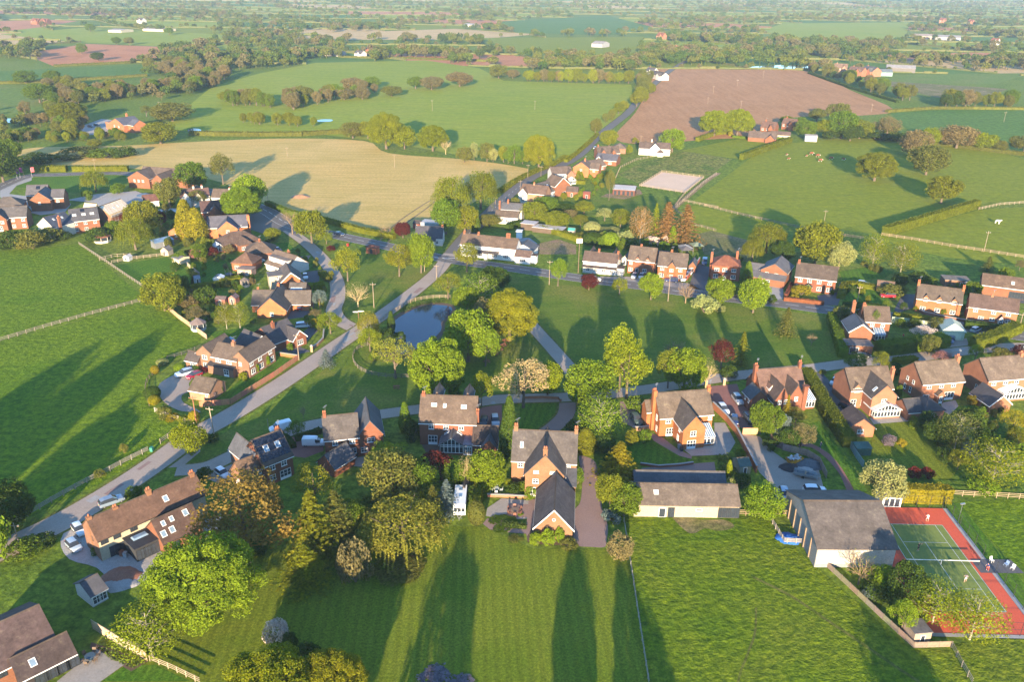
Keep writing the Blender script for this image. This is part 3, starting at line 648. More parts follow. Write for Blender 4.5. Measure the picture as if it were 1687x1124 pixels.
    def conservatory(s, u0, u1, v0, v1, ze, rise, axis='y', roofm='window_white', bars=5, plinth=.5):
        """white framed glass room: posts and rails, panes, and a ribbed glass roof"""
        f = MB(); t = .07
        f.box(u0, u1, v0, v1, -.1, .12, 1)
        f.box(u0, u1, v0, v0 + .12, .12, plinth, 1); f.box(u0, u0 + .12, v0 + .12, v1, .12, plinth, 1); f.box(u1 - .12, u1, v0 + .12, v1, .12, plinth, 1)
        def side(p, q, n):
            for i in range(n + 1):
                x = p[0] + (q[0] - p[0]) * i / n; y = p[1] + (q[1] - p[1]) * i / n; f.box(x - t, x + t, y - t, y + t, plinth, ze)
            x0, x1 = sorted((p[0], q[0])); y0, y1 = sorted((p[1], q[1]))
            for z in (plinth, ze - .5, ze - .1): f.box(x0 - t - .01, x1 + t + .01, y0 - t - .01, y1 + t + .01, z, z + .1)
        nu = max(2, round((u1 - u0) / .85)); nv = max(2, round((v1 - v0) / .85))
        side((u0, v0), (u1, v0), nu); side((u0, v0), (u0, v1), nv); side((u1, v0), (u1, v1), nv)
        um, vm = (u0 + u1) / 2, (v0 + v1) / 2
        if axis == 'y':
            for i in range(nu + 1):
                x = u0 + (u1 - u0) * i / nu; zz = ze + rise * (1 - abs(x - um) / (um - u0 + 1e-6)); f.box(x - t * .8, x + t * .8, v0 - t * .8, v0 + t * .8, ze, max(zz - .05, ze + .05))
        c = f.build('conservatory', ['window_white', 'brick'], s.o, s.wall)
        g = MB()
        def pane(pts): g.add(pts, [(0, 1, 2, 3)] if len(pts) == 4 else [(0, 1, 2)])
        pane([(u0, v0, plinth), (u1, v0, plinth), (u1, v0, ze), (u0, v0, ze)]); pane([(u0, v1, plinth), (u0, v0, plinth), (u0, v0, ze), (u0, v1, ze)]); pane([(u1, v0, plinth), (u1, v1, plinth), (u1, v1, ze), (u1, v0, ze)])
        if axis == 'y': pane([(u0, v0, ze), (u1, v0, ze), (um, v0, ze + rise)])
        g.build('glazing', 'glass', c)
        rg, rb = MB(), MB()
        def slope(a, b_, c_, d_):                                   # eave a-b, ridge d-c
            rg.add([a, b_, c_, d_], [(0, 1, 2, 3)])
            for i in range(bars + 1):
                k = i / bars; p = Vector(a).lerp(Vector(b_), k); q = Vector(d_).lerp(Vector(c_), k); rb.tube(p + Vector((0, 0, .05)), q + Vector((0, 0, .05)), .06, .06, 4)
        o = .15
        if axis == 'y':
            slope((u0 - o, v1, ze), (u0 - o, v0 - o, ze), (um, v0 - o, ze + rise), (um, v1, ze + rise)); slope((u1 + o, v0 - o, ze), (u1 + o, v1, ze), (um, v1, ze + rise), (um, v0 - o, ze + rise))
            rb.tube((um, v0 - o, ze + rise + .06), (um, v1, ze + rise + .06), .09, .09, 5)
        else:
            slope((u0 - o, v0 - o, ze), (u1 + o, v0 - o, ze), (u1 + o, v1, ze + rise), (u0 - o, v1, ze + rise))
        rg.build('roof_pane', 'roof_glass' if roofm == 'window_white' else roofm, c); rb.build('glazing_bar', 'window_white', c)
        return s
def shed(label, tg, A, B, ze, d, rise, axis='x', wall=(.22, .10, .05), roof=SLATE, name='shed', cat='shed', wm='timber', rm='slate', door=True, group=None):
    h = House(label, tg, A, B, ze, name, cat, group, wall, roof, wm, rm, None); h.main(d, rise, axis, ov=.12, oe=.15, th=.06)
    if door and h.w > 1.6: h.row('f', .0, [.5], .8, min(1.8, ze - .15), 'plain')
    return h

# ---- foreground, left to right
h = House('cream fronted long cottage with dark extensions beside the lane bend', 'X3', (565,738), (1185,466), 4.6, 'cottage', 'house', None, CREAM, (.17,.105,.075), 'render_paint', 'roof_tile', 'dark_frame')
h.main(6.2, 2.7); h.row('f', 3.2, [.05,.16,.31], 1.3, .95, 'dark'); h.row('f', .1, [.14], 2.6, 2.1, 'dark'); h.row('l', 3.2, [.6], .8, .9, 'dark'); h.sky(.66,.45)
m0 = h.b; h.block(-.06, .35, 0, 6.2, 4.62, 2.72, 'x', wall=BRICK_PINK, wm='brick', ov=.05)
h.chim(.3, 3.1, 8.4, .9, .7, 0, 1, BRICK_TAN); h.b = m0
for u, tp in ((.24, 8.2), (.55, 8.9), (.97, 8.7)): h.chim(h.w * u, 3.1, tp, 1.0, .8, 6, 2, BRICK_TAN)
h.px((940,752), (1172,652), 2.9, 6.4, 3.0, 'x', wall=BRICK, wm='brick', roof=(.13,.085,.07)); h.sky(.1,.28); h.sky(.32,.3); h.sky(.2,.68,.6,.9); h.sky(.42,.72,.6,.9); h.sky(.78,.72); h.row('f', .2, [.3,.7], 1.4, 1.9, 'dark')
h.px((785,800), (915,728), 2.7, 5.0, .18, 'flat', wall=(.05,.052,.055), wm='render_paint', roof=(.05,.052,.058), rm='slate'); h.row('f', .1, [.2,.5,.8], 1.6, 2.2, 'dark')
bb = h.b; lt = MB(); lt.box(bb['u0'] + .8, bb['u0'] + 3.6, bb['v0'] + 2.2, bb['v0'] + 3.6, 2.86, 3.15, 0, .25); lt.build('roof_lantern', 'roof_glass', h.o)

h = House('brick house with black solar panels covering its front roof slope', 'Y6', (885,985), (1088,905), 4.9, wall=BRICK_RED, roof=TILE)
h.main(8.2, 4.0); h.row('f', 3.2, [.27,.68], 1.2, 1.2); h.row('f', .1, [.7], 2.4, 2.1, 'door'); h.row('f', .9, [.25], 1.3, 1.2); m0 = h.b
for r_, t in ((0, .22), (1, .52), (2, .82)):
    for i in range(5):
        if r_ == 1 and i in (1, 3): h.sky((i + .5) / 5, t, .9, 1.3)
        else: h.on_slope('solar_panel', (i + .5) / 5, t, h.w / 5 - .06, 1.62, 'solar_glass', .05, border=None)
h.chim(h.w * .93, 4.6, 9.9, 1.0, .7, 6)
h.block(-4.2, .3, .8, 6.2, 2.9, 2.9, 'x', roof=(.19,.13,.09), wall=BRICK_PINK); h.row('l', .9, [.5], 1.2, 1.2); h.dormer(.75, 1.4, 1.2, .7, 2.7)
h.b = m0; h.block(-1.5, 2.6, 3.0, 12.0, 4.4, 2.6, 'y', roof=SLATE, rm='slate', wall=BRICK_PINK)

h = House('brick house with slate cross gable and arched windows beside white van', 'Y6', (1316,800), (1562,774), 4.9, wall=BRICK_RED, roof=TILE_GREY)
h.main(7.4, 3.5); h.row('f', 3.3, [.3,.8], 1.15, 1.0); h.row('f', .05, [.36], 1.7, 2.1, 'door'); h.row('f', .9, [.82], 1.15, 1.25); h.chim(.4, 3.7, 10.0, .8, .7, 3)
h.px((1556,776), (1735,756), 4.9, 11, 3.4, 'y', roof=SLATE, rm='slate'); h.row('f', 3.2, [.5], 1.6, 1.05); h.row('f', .9, [.2], 1.3, 1.2)
bb = h.b; h.block(bb['u0'] + 2.2, bb['u1'] - .3, bb['v0'] - 2.0, bb['v0'] + .2, 2.3, 1.2, 'y', roof=(.22,.11,.08)); h.row('f', .7, [.5], 1.6, 1.2)
h = House('small brick garage with grey slate roof behind the weeping tree', 'Y6', (1268,952), (1385,1002), 2.3, 'garage', 'garage', None, BRICK_RED, SLATE, 'brick', 'slate')
h.main(6.0, 2.3, 'y')

h = House('tall brick house with slate roofed sun room and roof lights', 'Y7', (340,356), (690,368), 5.7, wall=BRICK_RED, roof=TILE)
h.main(8.4, 4.3); h.row('f', 4.0, [.21,.47,.74], 1.1, 1.35, 'std'); h.row('f', .1, [.23], 2.0, 2.3, 'door'); h.sky(.24,.62,1.1,.7); h.sky(.43,.6,.6,.8); h.sky(.77,.58,1.1,.8); m0 = h.b
h.chim(.5, 4.2, 11.2, .9, .7, 5); h.chim(h.w + .25, 1.7, 8.6, .7, .9, 0)
for u in (.27, .82): h.block(h.w * u - .9, h.w * u + .9, 5.0, 9.4, 9.3, 1.1, 'y', z0=6, roof=TILE_GREY)
h.px((466,500), (612,500), 2.5, 7.2, 1.7, 'y', roof=SLATE, rm='slate', nowall=True); bb = h.b; h.sky(.5,.45,.7,1.2,side='l'); h.sky(.5,.45,.7,1.2,side='r')
h.conservatory(bb['u0'], bb['u1'], bb['v0'], bb['v1'] - 3, 2.45, 1.6, 'y')
h.px((610,500), (668,505), 2.5, 5.0, .15, 'flat', roof=(.22,.24,.28), rm='slate', wall=WHITEWALL, wm='render_paint'); h.row('f', .2, [.3,.7], .9, 1.9)
h.px((668,490), (822,500), 2.6, 6.5, 2.6, 'x', roof=(.10,.075,.065)); b2 = h.b; h.block(b2['u0'] + 2.0, b2['u0'] + 5.2, b2['v0'] - 1.2, b2['v0'] + 3.2, 2.5, 1.8, 'y', roof=SLATE, rm='slate')

h = House('large brick house with long slate roofed wing facing the striped lawn', 'X6', (387,362), (890,388), 5.3, wall=BRICK_TAN, roof=TILE_GREY)
h.main(9.0, 4.3, ov=.12); m0 = h.b; h.row('f', 3.6, [.14], 1.1, 1.1); h.row('f', 3.6, [.87], 1.0, 1.1); h.sky(.145,.48,.55,1.2); h.chim(.55, 4.6, 11.3, .95, .8, 4); h.chim(h.w - .3, 4.6, 11.3, .8, .8, 4)
h.px((492,470), (795,492), 5.2, 11.0, 4.4, 'y', roof=(.15,.125,.11)); bw = h.b
h.row('f', 5.5, [.28,.7], 1.0, .55); h.row('f', 3.2, [.27], 1.15, .95); h.row('f', .05, [.2], 1.2, 2.1, 'door'); h.chim((bw['u0'] + bw['u1']) / 2, bw['v0'] + .32, 11.6, 1.0, .6, 8.2)
h.px((565,884), (860,904), 2.5, 12.4, 3.9, 'y', roof=(.15,.13,.125), barge=True); b3 = h.b
rd = MB().tube(((b3['u0'] + b3['u1']) / 2, b3['v0'] - .06, 4.3), ((b3['u0'] + b3['u1']) / 2, b3['v0'] + .02, 4.3), .32, .32, 14).build('round_window', 'window_white', h.o)
MB().tube(((b3['u0'] + b3['u1']) / 2, b3['v0'] - .075, 4.3), ((b3['u0'] + b3['u1']) / 2, b3['v0'], 4.3), .22, .22, 14).build('pane', 'glass', rd)
h.row('l', .8, [.75], 1.0, 1.1); h.block(bw['u1'] - .4, m0['u1'], -4.4, .1, 2.6, 1.3, 'lean', roof=SLATE, rm='slate', wall=BRICK_TAN)

h = House('brick house with dark cross wing, curved lawn and striped sun room', 'Y8', (432,434), (782,406), 5.1, wall=(.52,.19,.075), roof=(.17,.135,.105))
h.main(8.0, 3.9); h.row('f', 3.5, [.16], 1.2, 1.2); h.row('f', 3.5, [.95], .9, 1.0); h.row('f', .1, [.21], 1.9, 2.1, 'door'); h.row('l', 3.4, [.4,.75], .7, 1.4); h.row('l', .9, [.4,.8], .7, 1.3); m0 = h.b
h.chim(-.25, 4.0, 10.6, .9, 1.3, 0); h.chim(h.w + .1, 4.0, 10.4, .8, .9, 4); h.block(-1.6, .1, 4.2, 7.6, 4.6, 1.8, 'x', roof=(.17,.135,.105))
h.px((588,518), (732,500), 5.0, 10.5, 3.0, 'y', roof=(.13,.112,.10), barge=False); bb = h.b; h.row('f', 3.2, [.46], 1.3, 1.25); h.row('f', .05, [.42], 2.0, 2.1, 'door'); h.row('l', 3.4, [.8], .7, 1.1); h.row('l', .9, [.75], .9, 1.4)
h.conservatory(bb['u1'] + .05, bb['u1'] + 2.6, bb['v0'] + .6, bb['v0'] + 4.6, 2.3, 1.2, 'lean', bars=6)

h = House('red roofed brick house with two front gables behind parked cars', 'Y8', (1105,285), (1395,262), 3.6, wall=BRICK_RED, roof=TILE_PINK)
h.main(8.5, 4.6); m0 = h.b; h.chim(-.2, 4.4, 10.2, .9, 1.1, 0); h.chim(h.w - .2, 4.2, 10.2, .8, .8, 4)
W_ = h.w
h.block(W_*.12, W_*.47, -3.6, 6.0, 3.7, 3.4, 'y', roof=(.13,.10,.09)); h.row('f', 2.7, [.35,.75], .9, 1.1); h.block(W_*.5, W_*.82, -2.6, 6.0, 3.9, 3.0, 'y', roof=(.13,.10,.09)); h.row('f', 2.7, [.5], .9, 1.1)
h.block(W_*.80, W_*.90, -2.9, -2.0, 6.4, .1, 'flat', roof=BRICK_RED); h.block(-3.4, .8, -1.4, 3.0, 3.6, 1.9, 'y', roof=SLATE, rm='slate'); h.row('f', .1, [.7], .8, 1.9, 'plain'); h.row('l', 2.0, [.3,.75], .6, 1.2)
h.b = m0; h.dormer(.2, 1.3, 1.1, .7, 4.2, .8, .8, WHITEWALL, 'render_paint'); h.conservatory(W_*.86, W_*.86 + 3.0, -2.2, 1.6, 2.4, 1.2, 'lean', bars=7)

h = House('long low cream barn with weathered tile roof behind the rough pasture', 'Y8', (262,1006), (958,1018), 2.9, 'barn', 'barn', None, (.44,.37,.265), (.19,.155,.125), 'render_paint', 'roof_tile', None)
h.main(7.6, 2.1); h.on_slope('roof_light', .215, .55, .9, 1.0, 'white_paint', border=None); h.row('f', 0, [.27], 1.3, 2.1, 'plain'); h.row('f', 0.05, [.355], 1.3, 2.2, 'dark'); h.row('f', .1, [.86,.95], 2.3, 2.3, 'dark'); h.row('f', 1.5, [.62], 1.3, .5, 'plain')
h.block(1.0, h.w - 1.0, 7.4, 12.0, 2.6, 1.6, 'x', roof=SLATE, rm='slate')
h = House('large grey corrugated barn with stained white front wall by tennis court', 'X2', (350,400), (776,402), 4.3, 'barn', 'barn', None, (.50,.47,.43), (.165,.145,.13), 'render_paint', 'roof_tile', None)
h.main(17.5, 3.6, ov=.25, oe=.5, wall=(.30,.30,.30)); b0 = h.b
pl = MB(); pl.box(b0['u0'] + .1, b0['u1'] - .1, b0['v0'] - .1, b0['v0'] + .05, .9, 4.15); pl.build('front_cladding', 'render_paint', h.o, (.58,.52,.45))
for i in range(1, 6):
    z = MB(); u = b0['u0'] - .18; y = b0['v0'] + 17.5 * i / 6; z.box(u, u + .2, y - .15, y + .15, 0, 4.2); z.build('post', 'timber', h.o, (.25,.18,.12))

# ---- right-hand close
h = House('brick house with white conservatory and dark cross wing, left of three', 'X1', (412,332), (690,318), 5.0, wall=(.47,.21,.125), roof=(.165,.128,.10))
h.main(8.4, 3.7); m0 = h.b; h.row('f', .2, [.1], 1.4, 2.2, 'door'); h.dormer(.14, 1.7, 1.3, .9, 4.1, 1.3, 1.0); h.row('f', .8, [.34], 1.2, 1.4); h.chim(h.w + .6, 2.6, 9.6, .8, 1.0, 0)
h.px((556,386), (712,370), 5.0, 10.5, 3.0, 'y', roof=(.115,.10,.092)); bb = h.b; h.row('f', 3.3, [.5], 1.3, 1.1); h.sky(.15,.4,.6,1.2,side='l')
h.px((566,468), (742,462), 2.3, 4.6, 1.5, 'y', nowall=True, roof=(.6,.6,.58), rm='painted'); b3 = h.b; h.conservatory(b3['u0'], b3['u1'], b3['v0'], b3['v1'] + .6, 2.25, 1.4, 'y', bars=7)
h = House('small brick garage with brown tile roof beside the tall hedge', 'X1', (396,583), (567,583), 2.4, 'garage', 'garage', None, (.49,.21,.12), (.11,.085,.078))
h.main(6.6, 2.2, 'y'); h.row('f', 1.0, [.47], 1.4, 1.0)
h = House('plain brick house with lichen on tiles, between two conservatories', 'X1', (886,292), (1160,270), 5.1, wall=(.48,.215,.125), roof=(.19,.15,.115))
h.main(8.8, 3.7); h.row('f', 3.6, [.17,.47,.76], 1.15, 1.2); h.row('f', .8, [.14], 1.7, 1.2); h.row('f', .1, [.7], 2.6, 2.2, 'door'); h.row('l', 3.5, [.35,.62], .75, 1.0); h.row('l', .9, [.3,.55], .75, 1.4)
bb = h.b; h.chim(h.w + .35, 4.4, 10.4, .9, 1.2, 0); h.block(h.w*.34, h.w*.5, -1.4, .2, 2.3, .9, 'y', ov=.1, oe=.2); h.row('f', .05, [.5], .9, 1.9, 'door')
h = House('low brick garage with dark hipped roof in front of plain house', 'X1', (890,478), (1028,468), 2.3, 'garage', 'garage', None, (.49,.23,.14), (.075,.075,.08), 'brick', 'slate')
h.main(6.4, 2.0, 'hip'); h.row('f', .9, [.45], 1.2, 1.0); h.block(-3.6, .4, .4, 6.0, 2.28, 1.9, 'x')
h = House('brick house with glass roofed conservatory at the right picture edge', 'X1', (1322,268), (1600,246), 5.1, wall=(.48,.215,.125), roof=(.19,.15,.12))
h.main(9.0, 3.8); h.row('f', 3.6, [.14,.42,.68], 1.2, 1.15); h.row('f', .9, [.14], 1.2, 1.2); h.row('l', 1.2, [.62], .7, 1.1); h.chim(h.w*.98, 4.5, 10.4, .9, 1.0, 4)
b0 = h.b; h.px((1418,352), (1590,345), 2.3, 5.0, 1.4, 'y', nowall=True, roof=(.5,.5,.48), rm='painted'); b3 = h.b; bpy.data.objects.remove(b3['roof'].children[0]); bpy.data.objects.remove(b3['roof']); h.conservatory(b3['u0'], b3['u1'], b3['v0'], min(b3['v1'], -.05), 2.3, 1.4, 'y', bars=8)
h.px((1340,440), (1462,418), 2.3, 7.0, 2.3, 'y', roof=(.085,.08,.085), rm='slate', barge=True)

# ---- right, along the main road
h = House('brown brick house with steep slate gable facing the road', 'Y5', (52,166), (214,192), 4.6, wall=BRICK, roof=(.15,.15,.16), rm='slate'); h.main(10, 2.6, 'y'); h.row('f', 3.0, [.24,.6], 1.2, 1.0)
b0 = h.b; h.block(-4.8, b0['u1'], -2.4, .1, 2.6, 1.1, 'lean', roof=(.15,.15,.16)); h.row('f', .8, [.55], 2.4, 1.3); h.block(-5.0, .2, -.2, 8, 2.6, 2.6, 'x', roof=(.15,.15,.16))
h = House('brick house with eight white windows and ivy porch behind gold shrub', 'Y5', (266,206), (520,236), 4.9, wall=BRICK_RED, roof=(.12,.095,.08)); h.main(7.8, 3.3)
h.row('f', 3.2, [.13,.36,.6,.86], 1.3, 1.15); h.row('f', .8, [.1,.62,.86], 1.5, 1.25); h.row('l', 2.9, [.5], .8, 1.0); h.chim(.5, 3.9, 9.6, .9, .8, 5); h.block(h.w*.27, h.w*.43, -1.3, .2, 2.2, .8, 'y', wall=(.07,.11,.03), wm='timber')
h = House('brick house with white sun room and flat roofed garage behind laurel hedge', 'Y5', (700,486), (858,494), 4.9, wall=BRICK, roof=TILE); h.main(7.5, 3.1); h.row('f', 3.3, [.3,.72], 1.1, 1.0); h.row('f', .8, [.7], 1.1, 1.2); m0 = h.b
h.px((606,556), (746,558), 4.4, 8.5, 2.3, 'y', barge=True, roof=SLATE, rm='slate'); h.chim(2.0 - 4.2, 5.6, 9.2, 1.2, .8, 4); h.chim(.2, 4.0, 9.2, 1.2, .9, 5); h.px((588,640), (748,645), 2.7, 4.4, .15, 'flat', roof=(.22,.20,.19)); h.row('f', .3, [.3], 2.4, 1.9, 'plain')
a_ = h.loc(752, 610, 0); h.conservatory(a_[0], a_[0] + 2.6, a_[1] - .6, a_[1] + 2.6, 2.3, .8, 'lean', bars=4)
h = House('brick house with three little gabled dormers along its eaves', 'Y5', (1022,342), (1302,378), 4.6, wall=(.50,.20,.09), roof=(.15,.12,.095)); h.main(7.4, 3.2); h.row('f', .8, [.17,.5,.84], 1.5, 1.2); h.chim(.0, 3.7, 9.5, .8, 1.0, 3); h.chim(h.w, 3.7, 9.5, .8, 1.2, 0)
for t in (.2, .5, .83): h.dormer(t, 1.6, 1.25, .85, 4.0 - .35, 1.1, .95)
h = House('wide brick cottage with white porch at far end of road', 'Y5', (1346,394), (1652,434), 4.5, 'cottage', wall=(.50,.215,.115), roof=(.145,.10,.085)); h.main(6.4, 2.9); h.row('f', 3.0, [.15,.52,.82], 1.2, .95); h.row('f', .8, [.29,.52,.84], 1.4, .95); h.chim(h.w*.45, 3.2, 8.6, .8, .7, 6)
h.block(h.w*.64, h.w*.74, -1.2, .2, 2.1, .9, 'y', wall=WHITEWALL, wm='render_paint'); h.row('f', .05, [.5], .9, 1.9, 'door'); h.block(h.w*.62, h.w*.85, 6.0, 11.5, 2.8, 2.6, 'hip', roof=SLATE, rm='slate')
h = House('converted brick barn with open cart bays behind wide cottage', 'Y5', (1426,258), (1720,296), 3.6, 'barn_house', 'barn', wall=BRICK, roof=(.17,.12,.09)); h.main(7, 2.6); h.row('f', .1, [.7], 2.6, 2.3, 'dark'); h.row('f', .1, [.88], 2.4, 2.3, 'dark'); h.sky(.65,.4)
h = House('pale green tin garage with double doors beside blue car', 'Y5', (1186,545), (1322,558), 2.7, 'garage', 'garage', None, (.40,.47,.34), (.40,.45,.36), 'painted', 'painted', None); h.main(7.0, 1.9, 'hip', hip=1.6, th=.07); dr = MB(); b0 = h.b
for k in (0, 1): dr.box(b0['u0'] + h.w*(.13 + .37*k), b0['u0'] + h.w*(.49 + .37*k), b0['v0'] - .06, b0['v0'] + .03, .02, 2.2)
dr.build('double_door', 'painted', h.o, (.46,.53,.40))
shed('brown timber shed beside white trailer on the lawn edge', 'Y5', (775,262), (882,275), 2.2, 4.0, 1.0, 'x', (.30,.17,.08), (.20,.13,.09), rm='timber')
h = House('brick outbuilding with patched flat roof by vegetable plot', 'Y5', (1198,232), (1355,242), 2.4, 'outbuilding', 'outbuilding', wall=BRICK_PINK, roof=(.30,.25,.20)); h.main(5, .2, 'flat'); h.row('f', .8, [.7], 1.4, 1.1)
h = House('white rendered cottage with slim upper windows beside main road', 'Y4', (256,205), (490,228), 4.5, 'cottage', wall=WHITEWALL, roof=(.135,.10,.085), wm='render_paint'); h.main(5.6, 2.4); h.row('f', 3.1, [.12,.32,.55,.78,.93], .9, .9); h.row('f', .8, [.15,.4,.62,.85], 1.3, 1.1)
lt_ = h.b; h.block(lt_['u0'], lt_['u1'], -.9, .1, 2.5, .35, 'lean', roof=(.10,.08,.075), nowall=True); h.chim(h.w*.42, 2.9, 8.4, .8, .6, 6); h.chim(h.w*.99, 2.9, 8.2, .8, .6, 5)
for u in (.15, .85): h.block(h.w*u - 1.9, h.w*u + 1.9, 4.8, 9.5, 4.4, 2.4, 'y')
h.block(h.w, h.w + 2.4, .4, 3.6, 2.6, .1, 'flat')
h = House('brick house with two eaves dormers next to white cottage', 'Y4', (568,198), (752,218), 5.0, wall=BRICK, roof=(.16,.125,.10)); h.main(8.0, 3.6); h.row('f', 3.3, [.12], 1.0, 1.0); h.row('f', .9, [.12,.65], 1.3, 1.2); h.dormer(.36, 1.5, 1.2, .9, 4.1); h.dormer(.74, 1.5, 1.2, .9, 4.1); h.row('f', .05, [.36], 1.0, 2.0, 'plain'); h.chim(h.w*.4, 4.2, 9.7, .8, .7, 7); h.row('r', 3.0, [.5], .8, 1.0)
h = House('brick house with small central gable behind dark blue car', 'Y4', (776,238), (974,256), 5.0, wall=(.47,.165,.075), roof=(.15,.12,.10)); h.main(7.8, 3.4); h.row('f', 3.3, [.16,.8], 1.2, 1.0); h.row('f', .9, [.14,.82], 1.5, 1.2); h.chim(h.w*.42, 4.4, 9.6, .8, .7, 7); h.block(h.w*.36, h.w*.62, -.5, 3.6, 4.9, 1.5, 'y'); h.row('f', 3.2, [.5], 1.2, 1.0); h.row('f', .05, [.5], 1.1, 2.0, 'door')
h = House('square brick house with orange hipped roof beside tarmac yard', 'Y4', (1152,243), (1350,256), 5.0, wall=(.42,.15,.085), roof=TILE_RED); h.main(8.0, 2.6, 'hip'); h.row('f', 3.2, [.18,.46,.78], 1.5, 1.15); h.row('f', .8, [.16,.78], 1.6, 1.25); h.row('f', .05, [.47], 1.1, 2.0, 'door'); h.chim(-.2, 3.2, 9.0, .9, .9, 0); h.chim(h.w*.9, 6.6, 8.8, .9, .7, 5); h.block(h.w*.33, h.w*.62, -1.2, .1, 2.5, .4, 'lean', nowall=True)
shed('small brick garage with slate roof between two road houses', 'Y4', (990,245), (1040,250), 2.4, 6, 1.6, 'y', BRICK, SLATE, 'garage', 'garage', 'brick')
shed('low slate roofed shed behind two brick road houses', 'Y4', (762,178), (850,184), 2.6, 5, 1.4, 'x', BRICK, SLATE, 'outbuilding', 'outbuilding', 'brick')
shed('pale barrel shed between white cottage and brick house', 'Y4', (525,195), (562,200), 2.3, 5, 1.2, 'y', (.5,.47,.42), TILE_GREY)

# ---- the inn at the crossroads and cottages round it
h = House('long white inn with brown tile roof at the crossroads', 'Y3', (838,90), (1222,128), 4.7, 'inn', 'pub', wall=(.80,.79,.76), roof=(.155,.115,.09), wm='render_paint', rm='roof_tile'); h.main(6.6, 2.8); h.row('f', 3.2, [.08,.19,.35,.5,.64,.82], .95, .9); h.row('f', .8, [.35,.62,.82], 1.9, 1.2); h.row('f', .8, [.08,.2], 1.2, 1.2)
h.block(h.w*.28, h.w*.7, -1.4, .1, 2.5, .45, 'lean', roof=(.12,.11,.11), nowall=True); h.block(h.w*.45, h.w*.51, -1.5, .1, 2.3, .5, 'lean', roof=(.12,.11,.11)); m0 = h.b
for u in (.02, .28, .8, .84): h.chim(h.w*u, 3.4, 8.9 if u < .8 else 9.4, .9, .7, 5)
h.px((1212,178), (1322,186), 2.7, 5.2, 1.5, 'x', roof=(.17,.12,.10)); h.row('f', .8, [.5], 2.4, 1.1); b0 = h.b; sg = MB(); sg.box(b0['u0'] + 1.2, b0['u1'] - .9, b0['v0'] - .1, b0['v0'] - .02, 1.95, 2.5); sg.build('name_board', 'painted', h.o, (.16,.22,.16)); h.block(b0['u1'], b0['u1'] + 2.0, b0['v0'] + 1.5, b0['v0'] + 4, 2.9, .1, 'flat'); h.block(h.w*.86, h.w + 5.0, 6.2, 13, 2.8, 1.8, 'y', roof=SLATE, rm='slate')
h = House('white gabled cottage with slate roof across from the inn', 'Z5', (1222,690), (1400,694), 3.0, 'cottage', wall=WHITEWALL, roof=(.095,.09,.10), wm='render_paint', rm='slate'); h.main(7.4, 3.4); h.row('f', .8, [.8], 1.1, 1.2); h.row('f', .05, [.6], 1.0, 2.0, 'plain'); h.row('r', 3.0, [.5], .9, .9); h.chim(h.w - .3, 3.7, 7.4, .8, .6, 5); h.block(h.w*.4, h.w*.75, -1.5, .1, 2.4, .5, 'lean')
h = House('grey flat roofed mobile building behind slate roofed cottage', 'Z5', (1255,590), (1385,602), 2.6, 'mobile_building', 'outbuilding', None, (.30,.36,.42), (.42,.42,.44), 'painted', 'painted', None); h.main(5, .2, 'flat')
shed('dark red shed beside grey mobile building', 'Z5', (1205,595), (1250,600), 2.2, 3, 1.0, 'x', (.22,.06,.04), (.08,.07,.07))

# ---- along the north lane
h = House('white house with slate rear roof and brown lean roof beside lane', 'Z6', (222,548), (372,558), 3.0, wall=WHITEWALL, roof=(.16,.125,.10), wm='render_paint'); h.main(5.5, 1.8); h.row('f', .8, [.2,.55,.82], 1.5, 1.2); h.block(1.5, h.w + .8, 5.0, 10.5, 5.0, 2.0, 'x', roof=SLATE, rm='slate'); h.chim(.8, 5.6, 8.4, .9, .8, 2); h.chim(4.0, 7.6, 8.8, .9, .8, 5)
h = House('brown roofed house with white front gable beside the lane verge', 'Z6', (388,388), (555,404), 4.6, wall=(.55,.32,.20), roof=(.19,.13,.10)); h.main(8.5, 2.9); h.block(-.3, 3.8, -1.2, 6, 4.5, 2.2, 'y', wall=WHITEWALL, wm='render_paint'); h.row('f', 2.9, [.5], 1.2, 1.2); h.row('f', .8, [.5], 1.5, 1.2); h.chim(h.w*.45, 4.2, 8.9, .8, .7, 6)
h = House('grey roofed bungalow with roof lights and white bargeboards on lane', 'Z6', (545,402), (640,372), 2.8, 'bungalow', wall=WHITEWALL, roof=(.15,.14,.13), wm='render_paint'); h.main(12, 3.4, 'x'); h.sky(.3,.6); h.sky(.5,.6); h.sky(.7,.6); h.row('f', .8, [.3,.7], 1.6, 1.2)
h = House('brown roofed brick house with white verge behind lane bungalow', 'Z6', (622,352), (722,338), 4.8, wall=BRICK, roof=(.19,.14,.105)); h.main(9, 3.6, 'y', barge=True); h.row('f', .8, [.6], 1.6, 1.2)
h = House('white house with brick gable and small conservatory on the lane', 'Z6', (602,268), (735,262), 4.4, wall=WHITEWALL, roof=(.18,.14,.115), wm='render_paint'); h.main(8, 2.6); h.row('f', 2.9, [.2,.6], 1.2, 1.1); h.block(h.w*.7, h.w + .6, -2.2, 5, 4.3, 2.0, 'y', wall=BRICK_PINK, wm='brick'); h.conservatory(h.w*.75, h.w*1.02, -5.2, -2.3, 2.2, 1.0, 'y')
h = House('orange brick house with tan tile roof halfway up the lane', 'Z6', (740,222), (845,230), 4.8, wall=(.55,.22,.10), roof=(.20,.155,.125)); h.main(9, 2.8, 'y'); h.row('f', 3.0, [.5], 1.1, 1.1); h.chim(h.w*.6, 5, 8.9, .8, .7, 6); h.block(h.w - .2, h.w + 4.5, 2, 9, 4.2, 2.2, 'x'); h.row('f', 2.8, [.5], 1.1, 1.0)
h = House('low brick bungalow with long tan roof beside orange brick house', 'Z6', (872,222), (958,208), 2.6, 'bungalow', wall=BRICK_PINK, roof=(.19,.15,.125)); h.main(8, 2.6); h.row('f', .7, [.3,.7], 1.4, 1.1)
